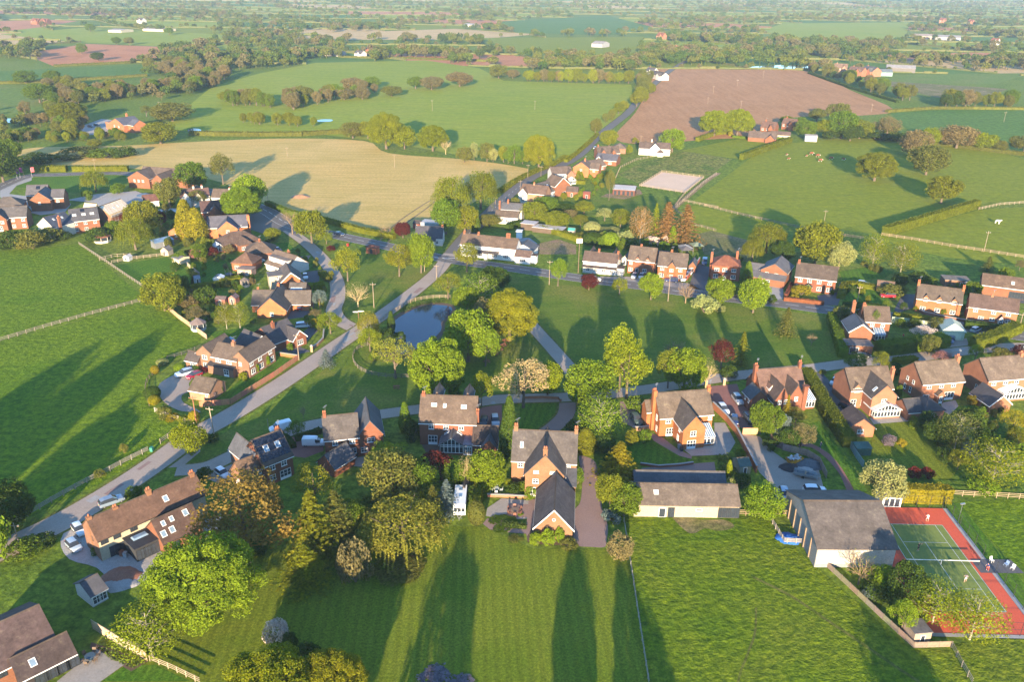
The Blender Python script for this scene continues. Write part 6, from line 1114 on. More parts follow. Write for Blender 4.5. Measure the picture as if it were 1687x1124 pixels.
# trees outside the frame, on the near side, whose long evening shadows lie across the lawns and pastures
def off_tree(tip, h, r, place, colr='green', sh='broad'):
    g = G(*tip); L = h / math.tan(SUN_EL); plant(sh, colr, Vector((g.x - math.sin(SUN_AZ - math.pi) * L, g.y - math.cos(SUN_AZ - math.pi) * L, 0)), h, r, place)
for tip, h, r in (((768,866), 15, 5.0), ((950,888), 13, 3.4), ((1028,918), 12, 3.0), ((1062,985), 14, 3.6), ((640,905), 15, 4.6), ((1420,985), 13, 4.5), ((1455,1020), 12, 5.0)): off_tree(tip, h, r, 'behind the viewpoint')
for tip, h, r in (((174,556), 27, 6.5), ((120,600), 28, 7.5), ((282,530), 27, 5.5), ((244,556), 28, 6.5), ((205,590), 29, 7.5), ((60,640), 27, 8), ((235,640), 29, 5)): off_tree(tip, h, r, 'off to the left')
# every planted thing gets a label that singles it out: its look and place, then its rank from the left
groups = {}
for t, nm, say, place in PLANTED: groups.setdefault((say, place), []).append((PJ(t.location)[0], t, nm))
for (say, place), lst in groups.items():
    lst.sort(key=lambda q: q[0])
    for i, (_, t, nm) in enumerate(lst):
        lab = say + ' ' + place + ('' if len(lst) == 1 else ', ' + ordinal(i) + ' from left')
        tag(t, lab, 'shrub' if nm in ('shrub', 'clipped_shrub') else 'tree', 'trees and shrubs ' + place)

# ---- hedges
def hedge(label, tg, px, wd, ht, colr, lsz=.22, dens=9.0, seed=0, name='hedge', taper=.1):
    rg = random.Random(seed + len(label)); line = [QG(tg, *p) for p in px]; o = line[0].copy(); mb = MB()
    line = [p - o for p in line]
    for a, b in zip(line, line[1:]):
        t = (b - a); L = t.length; t.normalize(); n = Vector((-t.y, t.x, 0)); hw = wd / 2
        pr = [(-hw * .9, 0), (-hw * .82, ht * .95), (hw * .82, ht * .95), (hw * .9, 0)]
        vs = [a + n * x + Vector((0, 0, z)) for x, z in pr] + [b + n * x + Vector((0, 0, z)) for x, z in pr]
        mb.add(vs, [(0, 1, 5, 4), (1, 2, 6, 5), (2, 3, 7, 6), (0, 3, 2, 1), (4, 5, 6, 7)])
        for _ in range(int(L * (2 * ht + wd) * dens)):
            s = rg.uniform(0, L); k = rg.random() * (2 * ht + wd); j = rg.gauss(0, .07) + .09 * math.sin(s * 1.1 + ht) * math.sin(s * .37 + wd)
            if k < ht: x, z, nn = -hw * (1 - taper * k / ht) + j, k, -n
            elif k < ht + wd: x, z, nn = k - ht - hw, ht + j + .07 * math.sin(s * .7), Vector((0, 0, 1))
            else: x, z, nn = hw * (1 - taper * (k - ht - wd) / ht) + j, k - ht - wd, n
            leaf(mb, a + t * s + n * x + Vector((0, 0, z)), nn, lsz, rg, .7)
        for e, q in ((-1, a), (1, b)):
            for _ in range(int(ht * wd * dens)): leaf(mb, q + n * rg.uniform(-hw, hw) + Vector((0, 0, rg.uniform(0, ht))), t * e, lsz, rg, .7)
    ob = mb.build(name, 'foliage', None, FC[colr] if isinstance(colr, str) else colr); ob.location = o; return tag(ob, label, 'hedge')
hedge('tall clipped hedge running down beside the tarmac drive', 'F', [(1326,622),(1345,655),(1368,694),(1398,738)], 3.2, 3.0, 'hedge', .2, 10)
hedge('golden clipped hedge above the tennis court', 'F', [(1482,824),(1520,826),(1562,826)], 2.6, 3.4, 'gold', .2, 10)
hedge('long tall clipped hedge across the sloping pasture', 'F', [(1457,388),(1530,366),(1609,342)], 3.2, 3.8, 'hedge', .3, 5)
hedge('clipped hedge with dark shadow between paddock and sloping pasture', 'F', [(1221,263),(1262,248),(1302,234)], 2.8, 3.2, 'hedge', .3, 5)
hedge('broad laurel hedge along the access lane', 'F', [(1446,582),(1500,576),(1556,568)], 4.2, 3.2, 'green', .24, 7)
hedge('large hedge round the corner of main road', 'F', [(1604,574),(1640,562),(1674,546)], 3.8, 3.0, 'hedge', .24, 7)
hedge('dark hedge along the main road behind green garage', 'F', [(1588,540),(1640,546),(1668,550)], 2.2, 2.2, 'dark', .24, 7)
hedge('clipped hedge at the end of the village green', 'F', [(1368,528),(1378,556),(1388,590)], 2.8, 2.8, 'green', .24, 7)
hedge('roadside hedge below the straw field', 'F', [(528,364),(600,384),(650,394)], 2.4, 2.0, 'oak', .28, 6)
hedge('roadside hedge left of the field gate', 'F', [(440,338),(480,354),(528,362)], 2.4, 2.0, 'green', .28, 6)
hedge('trimmed hedge lining the estate road', 'Z4', [(210,252),(330,250),(445,250)], 3, 3, 'oak', .35, 4)
hedge('trimmed hedge lining the main road by estate', 'Z4', [(485,250),(620,250),(850,248)], 3, 2.8, 'oak', .35, 4)
hedge('long hedge beside the north lane', 'Z6', [(250,395),(330,340),(420,290),(510,250),(600,215),(690,160)], 2.6, 1.8, 'oak', .3, 5)
hedge('upper hedge beside the north lane', 'Z6', [(690,190),(770,130),(850,60),(900,10)], 2.4, 1.5, 'oak', .3, 5)
hedge('lit clipped hedge of the inn garden', 'Z6', [(405,628),(520,642),(640,670),(790,720)], 2.6, 2.2, 'oak', .26, 6)
hedge('dark hedge behind white lane house', 'Z6', [(300,640),(350,622),(395,612)], 2.4, 2.4, 'dark', .26, 6)
hedge('golden garden hedge by the orange brick house', 'Z6', [(785,278),(830,276),(880,276)], 2.2, 2.4, 'gold', .26, 6)
hedge('golden garden hedge behind brown verge house', 'Z6', [(720,330),(770,332),(820,334)], 2.0, 1.8, 'oak', .26, 6)
hedge('field corner hedge above the farm paddock', 'Z6', [(1560,50),(1620,30),(1687,5)], 2.8, 2.4, 'oak', .3, 5)
hedge('paddock hedge by the brick farm', 'Z7', [(0,150),(60,135),(130,128)], 2.4, 1.8, 'oak', .3, 5)
hedge('low hedge under the farm range', 'Z7', [(150,148),(250,158),(420,160)], 2, 1.4, 'green', .3, 5)
hedge('narrow clipped hedge running down beside caravan', 'X5', [(1460,560),(1475,480),(1490,400)], 1.8, 2.6, 'oak', .2, 10)
hedge('low golden hedge behind the caravan', 'X5', [(1300,415),(1380,412),(1450,410)], 1.8, 1.8, 'lime', .2, 10)
hedge('clipped block hedge beside little gazebo', 'Y2', [(370,545),(480,530),(600,512)], 2.2, 2.0, 'oak', .2, 8)
hedge('taller clipped block hedge by gazebo', 'Y2', [(610,515),(690,500),(760,490)], 2.4, 2.6, 'oak', .2, 8)
hedge('trimmed front hedge of slate bungalow neighbour', 'Y2', [(1245,530),(1310,530),(1390,520)], 3, 1.8, 'lime', .2, 8)
hedge('front hedge island on dark drive', 'Y2', [(1370,420),(1400,450),(1420,470)], 3, 1.4, 'oak', .2, 8)
hedge('red beech hedge along main road front', 'Y5', [(192,360),(300,372),(440,388)], 1.2, 1.3, (.26,.10,.05), .18, 9)
hedge('red beech hedge beside grey drive', 'Y5', [(205,345),(225,300),(240,270)], 1.2, 1.5, (.22,.08,.05), .18, 9)
hedge('thick hedge round the corner lawn by red car', 'Y5', [(545,350),(570,275),(640,270),(760,290)], 2.6, 1.6, 'oak', .22, 8)
hedge('hedge below the corner lawn', 'Y5', [(560,400),(700,405),(830,420)], 2.0, 1.6, 'dark', .22, 8)
hedge('lit hedge above the green tin fence', 'Y5', [(870,468),(960,478),(1080,495),(1180,505)], 1.6, 1.8, 'oak', .22, 8)
hedge('hedge below lane opposite laurel hedge', 'Y5', [(880,752),(960,742),(1010,735)], 2.4, 1.4, 'oak', .22, 8)
hedge('dark round yew hedge by the front walled garden', 'Y6', [(1110,805),(1180,790),(1290,745)], 1.6, 1.2, 'dark', .2, 9)
hedge('hedge behind solar panel house yard', 'Y6', [(1000,780),(1050,800),(1100,860)], 1.4, 1.2, 'dark', .2, 8)
hedge('hedgerow along the lower straw field edge', 'T1', [(880,625),(1000,628),(1200,630),(1400,628),(1687,610)], 4, 2.6, 'olive', .5, 2.2)
hedge('hedgerow across the top of the green field', 'T2', [(0,265),(150,270),(300,272),(560,280),(680,285)], 4, 2.2, 'olive', .6, 1.6)
hedge('hedgerow above the far right pasture', 'T3', [(1050,520),(1250,505),(1450,505),(1687,508)], 3, 2.0, 'olive', .5, 1.8)
hedge('hedgerow between sloping pasture and far pasture', 'Z7', [(760,135),(900,150),(1050,165),(1250,190),(1450,215),(1687,245)], 3, 2.2, 'olive', .4, 2.2)
hedge('hedgerow round the red soil field', 'T1', [(250,308),(420,300),(600,292),(760,272)], 4, 2.2, 'olive', .6, 1.6)
hedge('hedgerow below the cool green strip', 'T1', [(0,388),(200,382),(400,370),(680,352)], 4, 2.2, 'olive', .6, 1.6)
hedge('dark hedge along the ploughed field bottom right', 'T3', [(690,340),(800,380),(900,415),(1000,445),(1100,475)], 3, 1.8, 'dark', .5, 1.6)

# ---- far woods and hedgerow trees, out to the skyline: masses nobody could count
def far_mesh(seed, conif=False):
    rg = random.Random(seed); mb = MB(); lobed(mb, rg, 16, 22, .85, 5, 6.0, 4.8, (.32, .48), (.4, .72)); mb.tube((0, 0, -.3), (0, 0, 5), .4, .25, 5); return mb
foliage_mat('far_green', False, [(0, (.06, .105, .02)), (.4, (.10, .135, .025)), (.75, (.15, .155, .03)), (1, (.045, .075, .02))], .25)
foliage_mat('far_brown', False, [(0, (.125, .115, .045)), (.5, (.15, .13, .055)), (1, (.11, .115, .035))], .25)
def scatter(name, label, pts, src):
    me = bpy.data.meshes.new(name); me.from_pydata([p[:3] for p in pts], [], [])
    a = me.attributes.new('size', 'FLOAT_VECTOR', 'POINT'); a.data.foreach_set('vector', [x for p in pts for x in (p[3], p[3], p[4])])
    a = me.attributes.new('turn', 'FLOAT', 'POINT'); a.data.foreach_set('value', [p[5] for p in pts])
    o = obj(name, me); tag(o, kind='stuff'); ng = bpy.data.node_groups.new(name, 'GeometryNodeTree')
    ng.interface.new_socket('Geometry', in_out='INPUT', socket_type='NodeSocketGeometry'); ng.interface.new_socket('Geometry', in_out='OUTPUT', socket_type='NodeSocketGeometry')
    gi, go = ng.nodes.new('NodeGroupInput'), ng.nodes.new('NodeGroupOutput'); ip = ng.nodes.new('GeometryNodeInstanceOnPoints'); oi = ng.nodes.new('GeometryNodeObjectInfo'); oi.inputs[0].default_value = src; oi.inputs[1].default_value = True
    sz = ng.nodes.new('GeometryNodeInputNamedAttribute'); sz.data_type = 'FLOAT_VECTOR'; sz.inputs[0].default_value = 'size'; tn = ng.nodes.new('GeometryNodeInputNamedAttribute'); tn.data_type = 'FLOAT'; tn.inputs[0].default_value = 'turn'
    cx = ng.nodes.new('ShaderNodeCombineXYZ'); mp = ng.nodes.new('GeometryNodeMeshToPoints'); L = ng.links.new
    L(gi.outputs[0], mp.inputs[0]); L(mp.outputs[0], ip.inputs['Points']); L(oi.outputs['Geometry'], ip.inputs['Instance']); L(tn.outputs[0], cx.inputs[2]); L(cx.outputs[0], ip.inputs['Rotation']); L(sz.outputs[0], ip.inputs['Scale']); L(ip.outputs[0], go.inputs[0])
    o.modifiers.new('scatter', 'NODES').node_group = ng; return o
rw = random.Random(3); GREEN, BROWN = [], []
def far_tree(p, h):
    px = PJ(p)
    if not (-40 < px[0] < 1730 and -30 < px[1] < 240): return
    if any(inpoly(px[0], px[1], P) for P in CLEAR): return
    (GREEN if rw.random() < .74 else BROWN).append((p[0], p[1], 0, h / 11 * rw.uniform(.85, 1.35), h / 11, rw.uniform(0, 6.28)))
for a, b in EDGES:
    L = (b - a).length; d = 0.0; gap = rw.random() < .2; dens = rw.choice((10, 14, 22, 40))
    while d < L:
        p = a.lerp(b, d / L); far_tree((p.x + rw.uniform(-4, 4), p.y + rw.uniform(-4, 4), 0), rw.uniform(3, 6) if rw.random() < .4 else rw.uniform(6, 13)); d += rw.uniform(.5, 1.5) * dens
for _ in range(45):                                                   # copses and woods
    y = 1000 + 5000 * rw.random() ** 1.4; x = rw.uniform(-.68, .68) * y; n = rw.randint(15, 60); sx, sy = rw.uniform(20, 110), rw.uniform(12, 45)
    for _ in range(n): far_tree((x + rw.gauss(0, sx), y + rw.gauss(0, sy), 0), rw.uniform(7, 15))
def wood_line(tg, px, n, spread, hr=(7, 14)):
    line = [QG(tg, *p) for p in px]
    for _ in range(int(n * .55)):
        k = rw.randrange(len(line) - 1); p = line[k].lerp(line[k + 1], rw.random()); far_tree((p.x + rw.gauss(0, spread), p.y + rw.gauss(0, spread), 0), rw.uniform(*hr))
for row in (('T1', [(640,330),(760,330),(900,360),(960,390),(760,440),(500,440),(330,470)], 170, 14, (6, 11)), ('T1', [(780,240),(950,270),(1100,310),(1250,300),(1330,260),(1450,270)], 150, 22), ('T1', [(0,60),(200,60),(400,70),(600,60),(760,60)], 200, 50), ('T1', [(0,275),(200,235),(380,230)], 60, 16), ('T1', [(900,150),(1050,170),(1200,190),(1350,230),(1500,200)], 110, 30),
            ('T1', [(760,90),(900,60),(1100,80),(1200,90)], 160, 50), ('T1', [(1080,120),(1250,110),(1400,140),(1600,130)], 90, 40), ('T1', [(0,20),(400,15),(800,20),(1200,15),(1687,15)], 200, 160, (8, 16)), ('T1', [(0,690),(60,640),(150,650)], 20, 8, (5, 8)), ('T1', [(150,600),(60,600),(0,560),(130,500),(260,430)], 60, 10, (4, 8)),
            ('T2', [(0,130),(200,130),(400,90),(700,90)], 160, 40), ('T2', [(500,270),(700,240),(900,250),(1100,270)], 120, 20), ('T2', [(900,320),(1050,300),(1200,300),(1380,310)], 120, 18), ('T2', [(350,190),(560,195),(760,180),(1000,185),(1150,190)], 120, 24), ('T2', [(1000,90),(1250,110),(1450,110),(1687,130)], 170, 40), ('T2', [(0,20),(500,25),(1000,20),(1687,20)], 200, 160, (8, 16)), ('T2', [(1100,220),(1300,230),(1500,240),(1687,250)], 150, 22),
            ('T3', [(0,280),(200,270),(400,250),(560,250),(700,270)], 170, 26), ('T3', [(60,190),(300,190),(500,200),(700,210),(900,220),(1050,210)], 260, 34, (9, 16)), ('T3', [(1040,250),(1200,290),(1300,280),(1400,270)], 110, 26), ('T3', [(700,90),(1000,90),(1300,100),(1687,110)], 220, 50), ('T3', [(0,20),(500,25),(1000,20),(1687,20)], 200, 160, (8, 16)), ('T3', [(1400,230),(1550,280),(1687,290)], 90, 20), ('T3', [(1100,140),(1300,130),(1500,150),(1687,170)], 120, 30), ('T3', [(0,110),(200,90),(400,100),(700,80)], 160, 40)):
    wood_line(*row)
for row in FARBELT: wood_line(*row)
gsrc = far_mesh(1).build('crown', 'far_green'); bsrc = far_mesh(2).build('crown', 'far_brown')
for s, p, lab in ((gsrc, (640, 88), 'lone green tree in the middle of the distant fields'), (bsrc, (720, 92), 'lone brown tree in the middle of the distant fields')):
    g = G(*p); t = thing('distant_tree', lab, 'tree', g); s.parent = t
scatter('distant_green_woodland', '', GREEN, gsrc); scatter('distant_brown_woodland', '', BROWN, bsrc)
# far hedge lines
mb = MB(); rh = random.Random(9)
for a, b in EDGES:
    t = (b - a); L = t.length; t.normalize(); n = Vector((-t.y, t.x, 0)); k = max(2, int(L / 12))
    for i in range(k):
        p = a.lerp(b, i / k); q = a.lerp(b, (i + 1) / k); m = PJ((p + q) / 2)
        if any(inpoly(*m, P) for P in CLEAR): continue
        w_, h_ = rh.uniform(.9, 1.6), rh.uniform(1.2, 2.8)
        mb.add([p - n * w_, p + n * w_, q + n * w_, q - n * w_, p - n * w_ * .6 + Vector((0, 0, h_)), p + n * w_ * .6 + Vector((0, 0, h_)), q + n * w_ * .6 + Vector((0, 0, h_ * rh.uniform(.7, 1.2))), q - n * w_ * .6 + Vector((0, 0, h_))], [(0, 1, 5, 4), (1, 2, 6, 5), (2, 3, 7, 6), (3, 0, 4, 7), (4, 5, 6, 7)])
M('hedge_leaf', (.075, .095, .025), (.12, .115, .04), .05, .6, .4, (1, .8, .5), .95, .1)
tag(mb.build('distant_hedgerow', 'hedge_leaf'), kind='stuff')
# ================================================================== FENCES, WALLS
PLABEL = []
POSTM = MB().box(-.07, .07, -.07, .07, -.2, 1.25).mesh('post', 'timber')
def fence(label, tg, px, ht=1.2, rails=3, step=2.4, color=(.30,.23,.16), curve=False, name='rail_fence'):
    line = [QG(tg, *p) for p in px]
    if curve: line = crom(line, 5)
    o = line[0].copy(); t = thing(name, label, 'fence', o); tot = 0; c = 0.0
    for k in range(rails):
        z = ht * (.35 + .6 * k / max(1, rails - 1)); mb = MB()
        for a, b in zip(line, line[1:]):
            d = (b - a).normalized(); n = Vector((-d.y, d.x, 0)) * .03; a2, b2 = a - o, b - o; u = Vector((0, 0, .055))
            q = [a2 - n - u, a2 + n - u, a2 + n + u, a2 - n + u, b2 - n - u, b2 + n - u, b2 + n + u, b2 - n + u]
            mb.add([x + Vector((0, 0, z)) for x in q], [(0, 1, 5, 4), (1, 2, 6, 5), (2, 3, 7, 6), (3, 0, 4, 7), (0, 3, 2, 1), (4, 5, 6, 7)])
        mb.build('rail', 'timber', t, tuple(x * .7 for x in color))
    for a, b in zip(line, line[1:]):
        L = (b - a).length
        while c < L:
            p = obj('post', POSTM, t, tuple(x * .7 for x in color), a.lerp(b, c / L) - o); p.scale.z = ht / 1.2; c += step
        c -= L
    return t
def panels(label, tg, px, ht=1.8, color=(.30,.19,.11), step=1.85, name='panel_fence', mat='timber', th=.05, cat='fence'):
    line = [QG(tg, *p) for p in px]; o = line[0].copy(); t = thing(name, label, cat, o); pm = MB().box(0, 1, -th/2, th/2, .03, ht); 
    for i in range(6): pm.box(i / 6 + .01, i / 6 + .155, -th/2 - .012, -th/2, .06, ht - .05)
    pm.box(0, 1, -th, th, ht, ht + .04); pm = pm.mesh('panel', mat); gm = MB().box(-.06, .06, -.06, .06, -.2, ht + .12).mesh('post', mat)
    for a, b in zip(line, line[1:]):
        L = (b - a).length; n = max(1, round(L / step)); rz = math.atan2(b.y - a.y, b.x - a.x)
        for i in range(n):
            p = obj('panel', pm, t, tuple(x * random.uniform(.85, 1.12) for x in color), a.lerp(b, i / n) - o, rz); p.scale.x = L / n; obj('post', gm, t, tuple(x * .8 for x in color), a.lerp(b, i / n) - o, rz)
    return t
def wall(label, tg, px, ht=1.0, color=BRICK, th=.3):
    line = [QG(tg, *p) for p in px]; o = line[0].copy(); t = thing('brick_wall', label, 'wall', o); b1, b2 = MB(), MB()
    for mb, w_, z0, z1 in ((b1, th, -.2, ht), (b2, th + .1, ht, ht + .1)):
        l = [p - o for p in line]; L, R_ = offset_line(l, w_ / 2), offset_line(l, -w_ / 2)
        for i in range(len(l) - 1):
            q = [R_[i], R_[i + 1], L[i + 1], L[i]]; mb.add([v + Vector((0, 0, z0)) for v in q] + [v + Vector((0, 0, z1)) for v in q], [(0, 1, 5, 4), (1, 2, 6, 5), (2, 3, 7, 6), (3, 0, 4, 7), (4, 5, 6, 7)])
    b1.build('brickwork', 'brick', t, color); b2.build('coping', 'concrete', t)
    return t
GREYW = (.34,.29,.23); PALEW = (.46,.37,.26)
fence('long rail fence dividing the two left pastures', 'Y1', [(0,655),(300,565),(600,480),(985,378)], 1.2, 3, 2.4, GREYW)
fence('rail fence between upper pasture and small paddock', 'Y1', [(525,15),(700,130),(860,240),(970,310)], 1.2, 3, 2.2, GREYW)
fence('rail fence across the top of small paddock', 'Y1', [(740,140),(850,115),(1000,98),(1110,85)], 1.2, 3, 2.2, PALEW)
fence('rail fence of the animal run', 'Y1', [(660,120),(760,95),(900,90)], 1.2, 2, 2.2, PALEW)
fence('lane side rail fence of lower left pasture', 'X3', [(90,648),(300,522),(480,422),(620,352),(720,297),(860,227)], 1.3, 4, 2.6, (.36,.33,.28))
fence('lane side rail fence near the brown pole', 'X3', [(930,182),(1060,92),(1140,52)], 1.3, 3, 2.4, GREYW)
fence('white rail fence below the gravel forecourt', 'Y6', [(110,602),(230,652),(390,692)], 1.2, 3, 2.0, (.62,.55,.44))
fence('dark rail fence beside the clipped ball shrubs', 'Y6', [(200,232),(330,190),(440,150)], 1.2, 3, 2.0, (.14,.13,.12))
fence('curved rail fence round the gravel forecourt', 'Y6', [(70,560),(45,480),(50,400),(100,330),(200,235)], 1.1, 2, 2.0, (.16,.13,.10), True)
fence('curved rail fence on the near side of pond', 'Y3', [(195,802),(120,832),(90,890),(120,955),(200,1000),(320,1022),(480,1028)], 1.2, 3, 2.0, (.22,.19,.15), True)
fence('curved rail fence on the far bank of pond', 'Y3', [(285,640),(340,590),(420,545),(500,500),(600,478),(700,470),(770,472)], 1.2, 3, 2.0, (.36,.29,.20), True)
fence('rail fence on the tree side of pond', 'Y3', [(880,922),(960,842),(1040,762)], 1.2, 3, 2.0, (.18,.15,.12))
fence('rail fence round the sand arena', 'Z6', [(1178,350),(1325,258),(1605,295),(1480,397),(1178,350)], 1.3, 3, 3.0, (.46,.36,.24))
fence('long rail fence along the bottom of sloping pasture', 'Z7', [(0,512),(200,562),(400,607),(640,657),(840,687)], 1.2, 3, 3.0, (.40,.31,.21))
fence('rail fence beside the clipped pasture hedge', 'Z7', [(935,668),(1100,692),(1300,727),(1500,757),(1687,787)], 1.3, 3, 2.8, (.46,.35,.22))
fence('rail fence at the end of clipped pasture hedge', 'Z7', [(1447,532),(1560,507),(1700,497)], 1.3, 3, 2.8, (.46,.37,.26))
fence('rail fence between paddocks below the arena', 'Z6', [(1465,450),(1560,470),(1700,497)], 1.2, 3, 3.0, (.42,.33,.22))
fence('rail fence of the dry brown paddock', 'Z6', [(1480,395),(1400,500),(1540,610),(1687,650)], 1.2, 3, 3.0, (.34,.27,.19))
fence('rail fence beside rough tussock paddock', 'Z6', [(1020,300),(1050,230),(1150,180),(1400,130)], 1.2, 2, 3.0, (.38,.30,.20))
fence('track side fence by the arena', 'Z6', [(1687,270),(1600,330),(1500,420),(1410,500)], 1.2, 2, 3.0, (.40,.33,.24))
panels('long weathered panel fence down the rough pasture', 'X2', [(392,500),(520,620),(700,790),(865,942)], 1.1, (.25,.20,.14))
panels('short panel fence under the small weathered shed', 'X2', [(868,942),(1068,936)], 1.1, (.24,.19,.14))
fence('rail fence leaving the lower right corner', 'X2', [(1068,940),(1110,1020),(1180,1140)], 1.2, 3, 2.0, (.42,.36,.27))
fence('thin wire fence between lawn and rough pasture', 'X8', [(660,0),(700,260),(745,560),(805,950)], 1.0, 2, 2.6, (.40,.36,.30))
fence('rail fence in front of the long low barn', 'Y8', [(800,1078),(950,1082),(1130,1084),(1300,1086)], 1.3, 3, 1.9, (.36,.26,.17))
fence('pale gate fence of the small pen by big barn', 'X2', [(75,222),(120,300),(168,378),(268,382)], 1.2, 4, 1.6, (.45,.40,.33))
panels('sunlit panel fence at the lower left garden', 'X4', [(540,482),(700,580),(855,668)], 1.8, (.48,.37,.24))
fence('pale rail fence below the sunlit panel fence', 'X4', [(870,668),(1000,722),(1160,800)], 1.2, 3, 1.8, (.48,.39,.26))
panels('long brown panel fence above the village lane', 'Y6', [(650,548),(800,452),(960,352),(1130,232)], 1.5, (.33,.16,.09))
panels('orange brown panel fence at forecourt gate', 'Y6', [(430,565),(520,560),(645,548)], 1.5, (.36,.17,.085))
panels('pale panel fence along the left pasture edge', 'Y1', [(1100,432),(1180,502),(1290,582),(1370,640)], 1.5, (.46,.32,.20))
panels('low panel fence by the blue grey shed', 'Y1', [(1235,150),(1285,195),(1325,225)], 1.5, (.40,.33,.26))
fence('rail fence beyond the right-hand gardens', 'X1', [(1070,1032),(1250,1042),(1400,1048),(1600,1060)], 1.3, 3, 2.2, (.46,.35,.22))
panels('pale green tin fence beside the tin garage', 'Y5', [(862,498),(960,508),(1080,525),(1180,535)], 1.9, (.40,.48,.36), 2.4, 'tin_fence', 'painted')
panels('dark panel fence at the walled yard', 'Y8', [(1160,590),(1200,630),(1240,645)], 1.7, (.20,.13,.09))
panels('curving timber fence round the builders yard', 'Y8', [(1240,650),(1400,690),(1480,740),(1530,840)], 1.6, (.26,.20,.15))
panels('wooden double gate at the top of builders yard', 'Y8', [(975,548),(1075,548)], 1.7, (.42,.27,.16), 1.6, 'yard_gate', 'timber', .06, 'gate')
panels('blue green screen fence beside compost store', 'X1', [(395,700),(440,780),(490,850)], 1.6, (.16,.25,.22), 2.0, 'screen_fence', 'painted')
wall('long curving brick wall in front of dormer house', 'Y5', [(1012,418),(1060,445),(1180,470),(1300,492),(1500,527),(1645,548)], .9, (.34,.15,.10))
wall('tall brick garden wall stepping down beside red drive', 'Y8', [(778,372),(870,462),(935,545),(1000,672),(1065,800)], 1.7, (.50,.20,.10))
wall('low brick wall at the head of curved lawn drive', 'Y8', [(300,748),(420,765),(560,755),(650,742)], .5, (.44,.17,.09))
wall('pale brick wall beside dark green vehicle', 'Y8', [(250,520),(300,522),(355,515)], 1.0, (.52,.32,.20))
wall('orange brick front wall by slate bungalow', 'Y2', [(1050,1030),(1120,1040),(1200,1052)], .9, (.55,.22,.10))
wall('low lit brick wall round sunken front lawn', 'Y7', [(980,215),(1100,212),(1200,218),(1215,235)], .8, (.50,.24,.13))
wall('brick pillar row beside cross gable house garden', 'Y2', [(1290,990),(1340,955),(1380,915),(1385,850)], .8, (.46,.26,.17))
wall('red brick wall between road houses', 'Y4', [(975,345),(1010,300),(1040,250),(1065,215)], 1.6, (.50,.12,.07))
wall('low brick wall under the patio rose bed', 'X6', [(200,650),(290,652),(360,655),(520,665)], .6, (.50,.22,.13))
def pier(label, tg, x, y, c=CREAM):
    p = QG(tg, x, y); t = thing('gate_pier', label, 'gate pier', p); MB().box(-.3, .3, -.3, .3, -.1, 1.7).build('shaft', 'brick', t, c); MB().box(-.4, .4, -.4, .4, 1.7, 1.85).box(-.3, .3, -.3, .3, 1.85, 2.1, 0, .28).build('cap', 'concrete', t)
pier('pale gate pier left of the red drive entrance', 'Y8', 733, 232, (.60,.45,.28)); pier('pale gate pier right of the red drive entrance', 'Y8', 853, 220, (.60,.45,.28)); pier('lit gate pier at slate bungalow drive', 'Y2', 1295, 1000, (.56,.36,.22)); pier('pale gate pier by chalet fence', 'Y6', 1228, 172, (.56,.40,.26))

# ================================================================== POLES
def pole(label, tg, bx, by, ty, color=(.27,.21,.15), arm=True, r=.14, lean=0.0, name='utility_pole', cat='pole'):
    b = Q(tg, bx, by); g = G(*b); h = height_of(b[0], b[1], Q(tg, bx, ty)[1]); t = thing(name, label, cat, g, rt.uniform(-.3, .3))
    r = r if g.y < 350 else r * .7
    MB().tube((0, 0, -.3), (lean, 0, h), r, r * .65, 7).build('shaft', 'timber', t, color)
    if arm:
        a = MB(); a.box(-.9 + lean, .9 + lean, -.06, .06, h - .5, h - .38); a.build('cross_arm', 'timber', t, color)
        for x in (-.8, 0, .8): obj('insulator', INS, t, None, (x + lean, 0, h - .38 if x else h))
    return t
INS = MB().tube((0, 0, 0), (0, 0, .22), .06, .05, 6).mesh('insulator', 'steel')
for row in (('pole standing in the middle of straw field','Z5',1085,227,140), ('pole at the upper left of straw field','Z5',375,152,92), ('pale pole on the roadside green by vivid tree','Y3',588,285,95), ('pole between bare tree and pond lane','Y3',237,537,365), ('thin post at the pond lane kink','Y3',672,342,238),
            ('tall pole on verge in front of brick road houses','Y4',845,492,305), ('pole at the left end of main road verge','Y4',20,377,210), ('leaning pale pole on the lane grass triangle','Y6',537,797,570,(.40,.31,.22),True,.15,-.3), ('brown pole beside the forecourt entrance','Y6',407,692,488,(.30,.13,.07)), ('pole behind the brown panel fence end','Y6',1135,232,45), ('short pole with white arm behind solar panel house','Y6',918,722,648,(.25,.22,.18),False,.08),
            ('dark pole at the lower left lane bend','X3',120,802,645), ('pole on the sloping pasture bottom edge','Z7',634,588,533), ('pole by the rail fence of horse field','Z7',1475,752,645), ('pole between dormer house and wide cottage','Y5',1318,518,398), ('pole at the right end of main road','Y5',1655,540,440), ('pole in the corner lawn by red car','Y5',648,382,272), ('left pole on the central green field','T2',428,514,463), ('right pole on the central green field','T2',903,508,466),
            ('pole at right edge of ploughed field','T3',980,517,483), ('pole in far pasture','T3',1593,564,518), ('near pole in ploughed field','T3',374,510,465), ('second pole in ploughed field','T3',222,482,450), ('third pole in ploughed field','T3',247,432,397), ('fourth pole in ploughed field','T3',358,400,369), ('farthest pole in ploughed field','T3',478,364,328), ('pole by the straw strip at far left','T1',209,502,455), ('pole behind orange brick farmhouse','T1',740,514,470),
            ('pole with arm by the estate hedge','Z4',640,285,168), ('pole by the estate road entrance','Z4',160,285,175), ('pole beside gold oak on north lane','Z6',440,295,205), ('second pole beside gold oak on north lane','Z6',527,285,215), ('pole beside lane hedge below straw field','Z6',390,372,310), ('pole behind white lane house','Z6',225,472,420), ('pole at the yard by farmhouse','Z6',1187,60,15), ('lamp pole by lime trees at junction','Z5',250,470,380)):
    pole(*row)
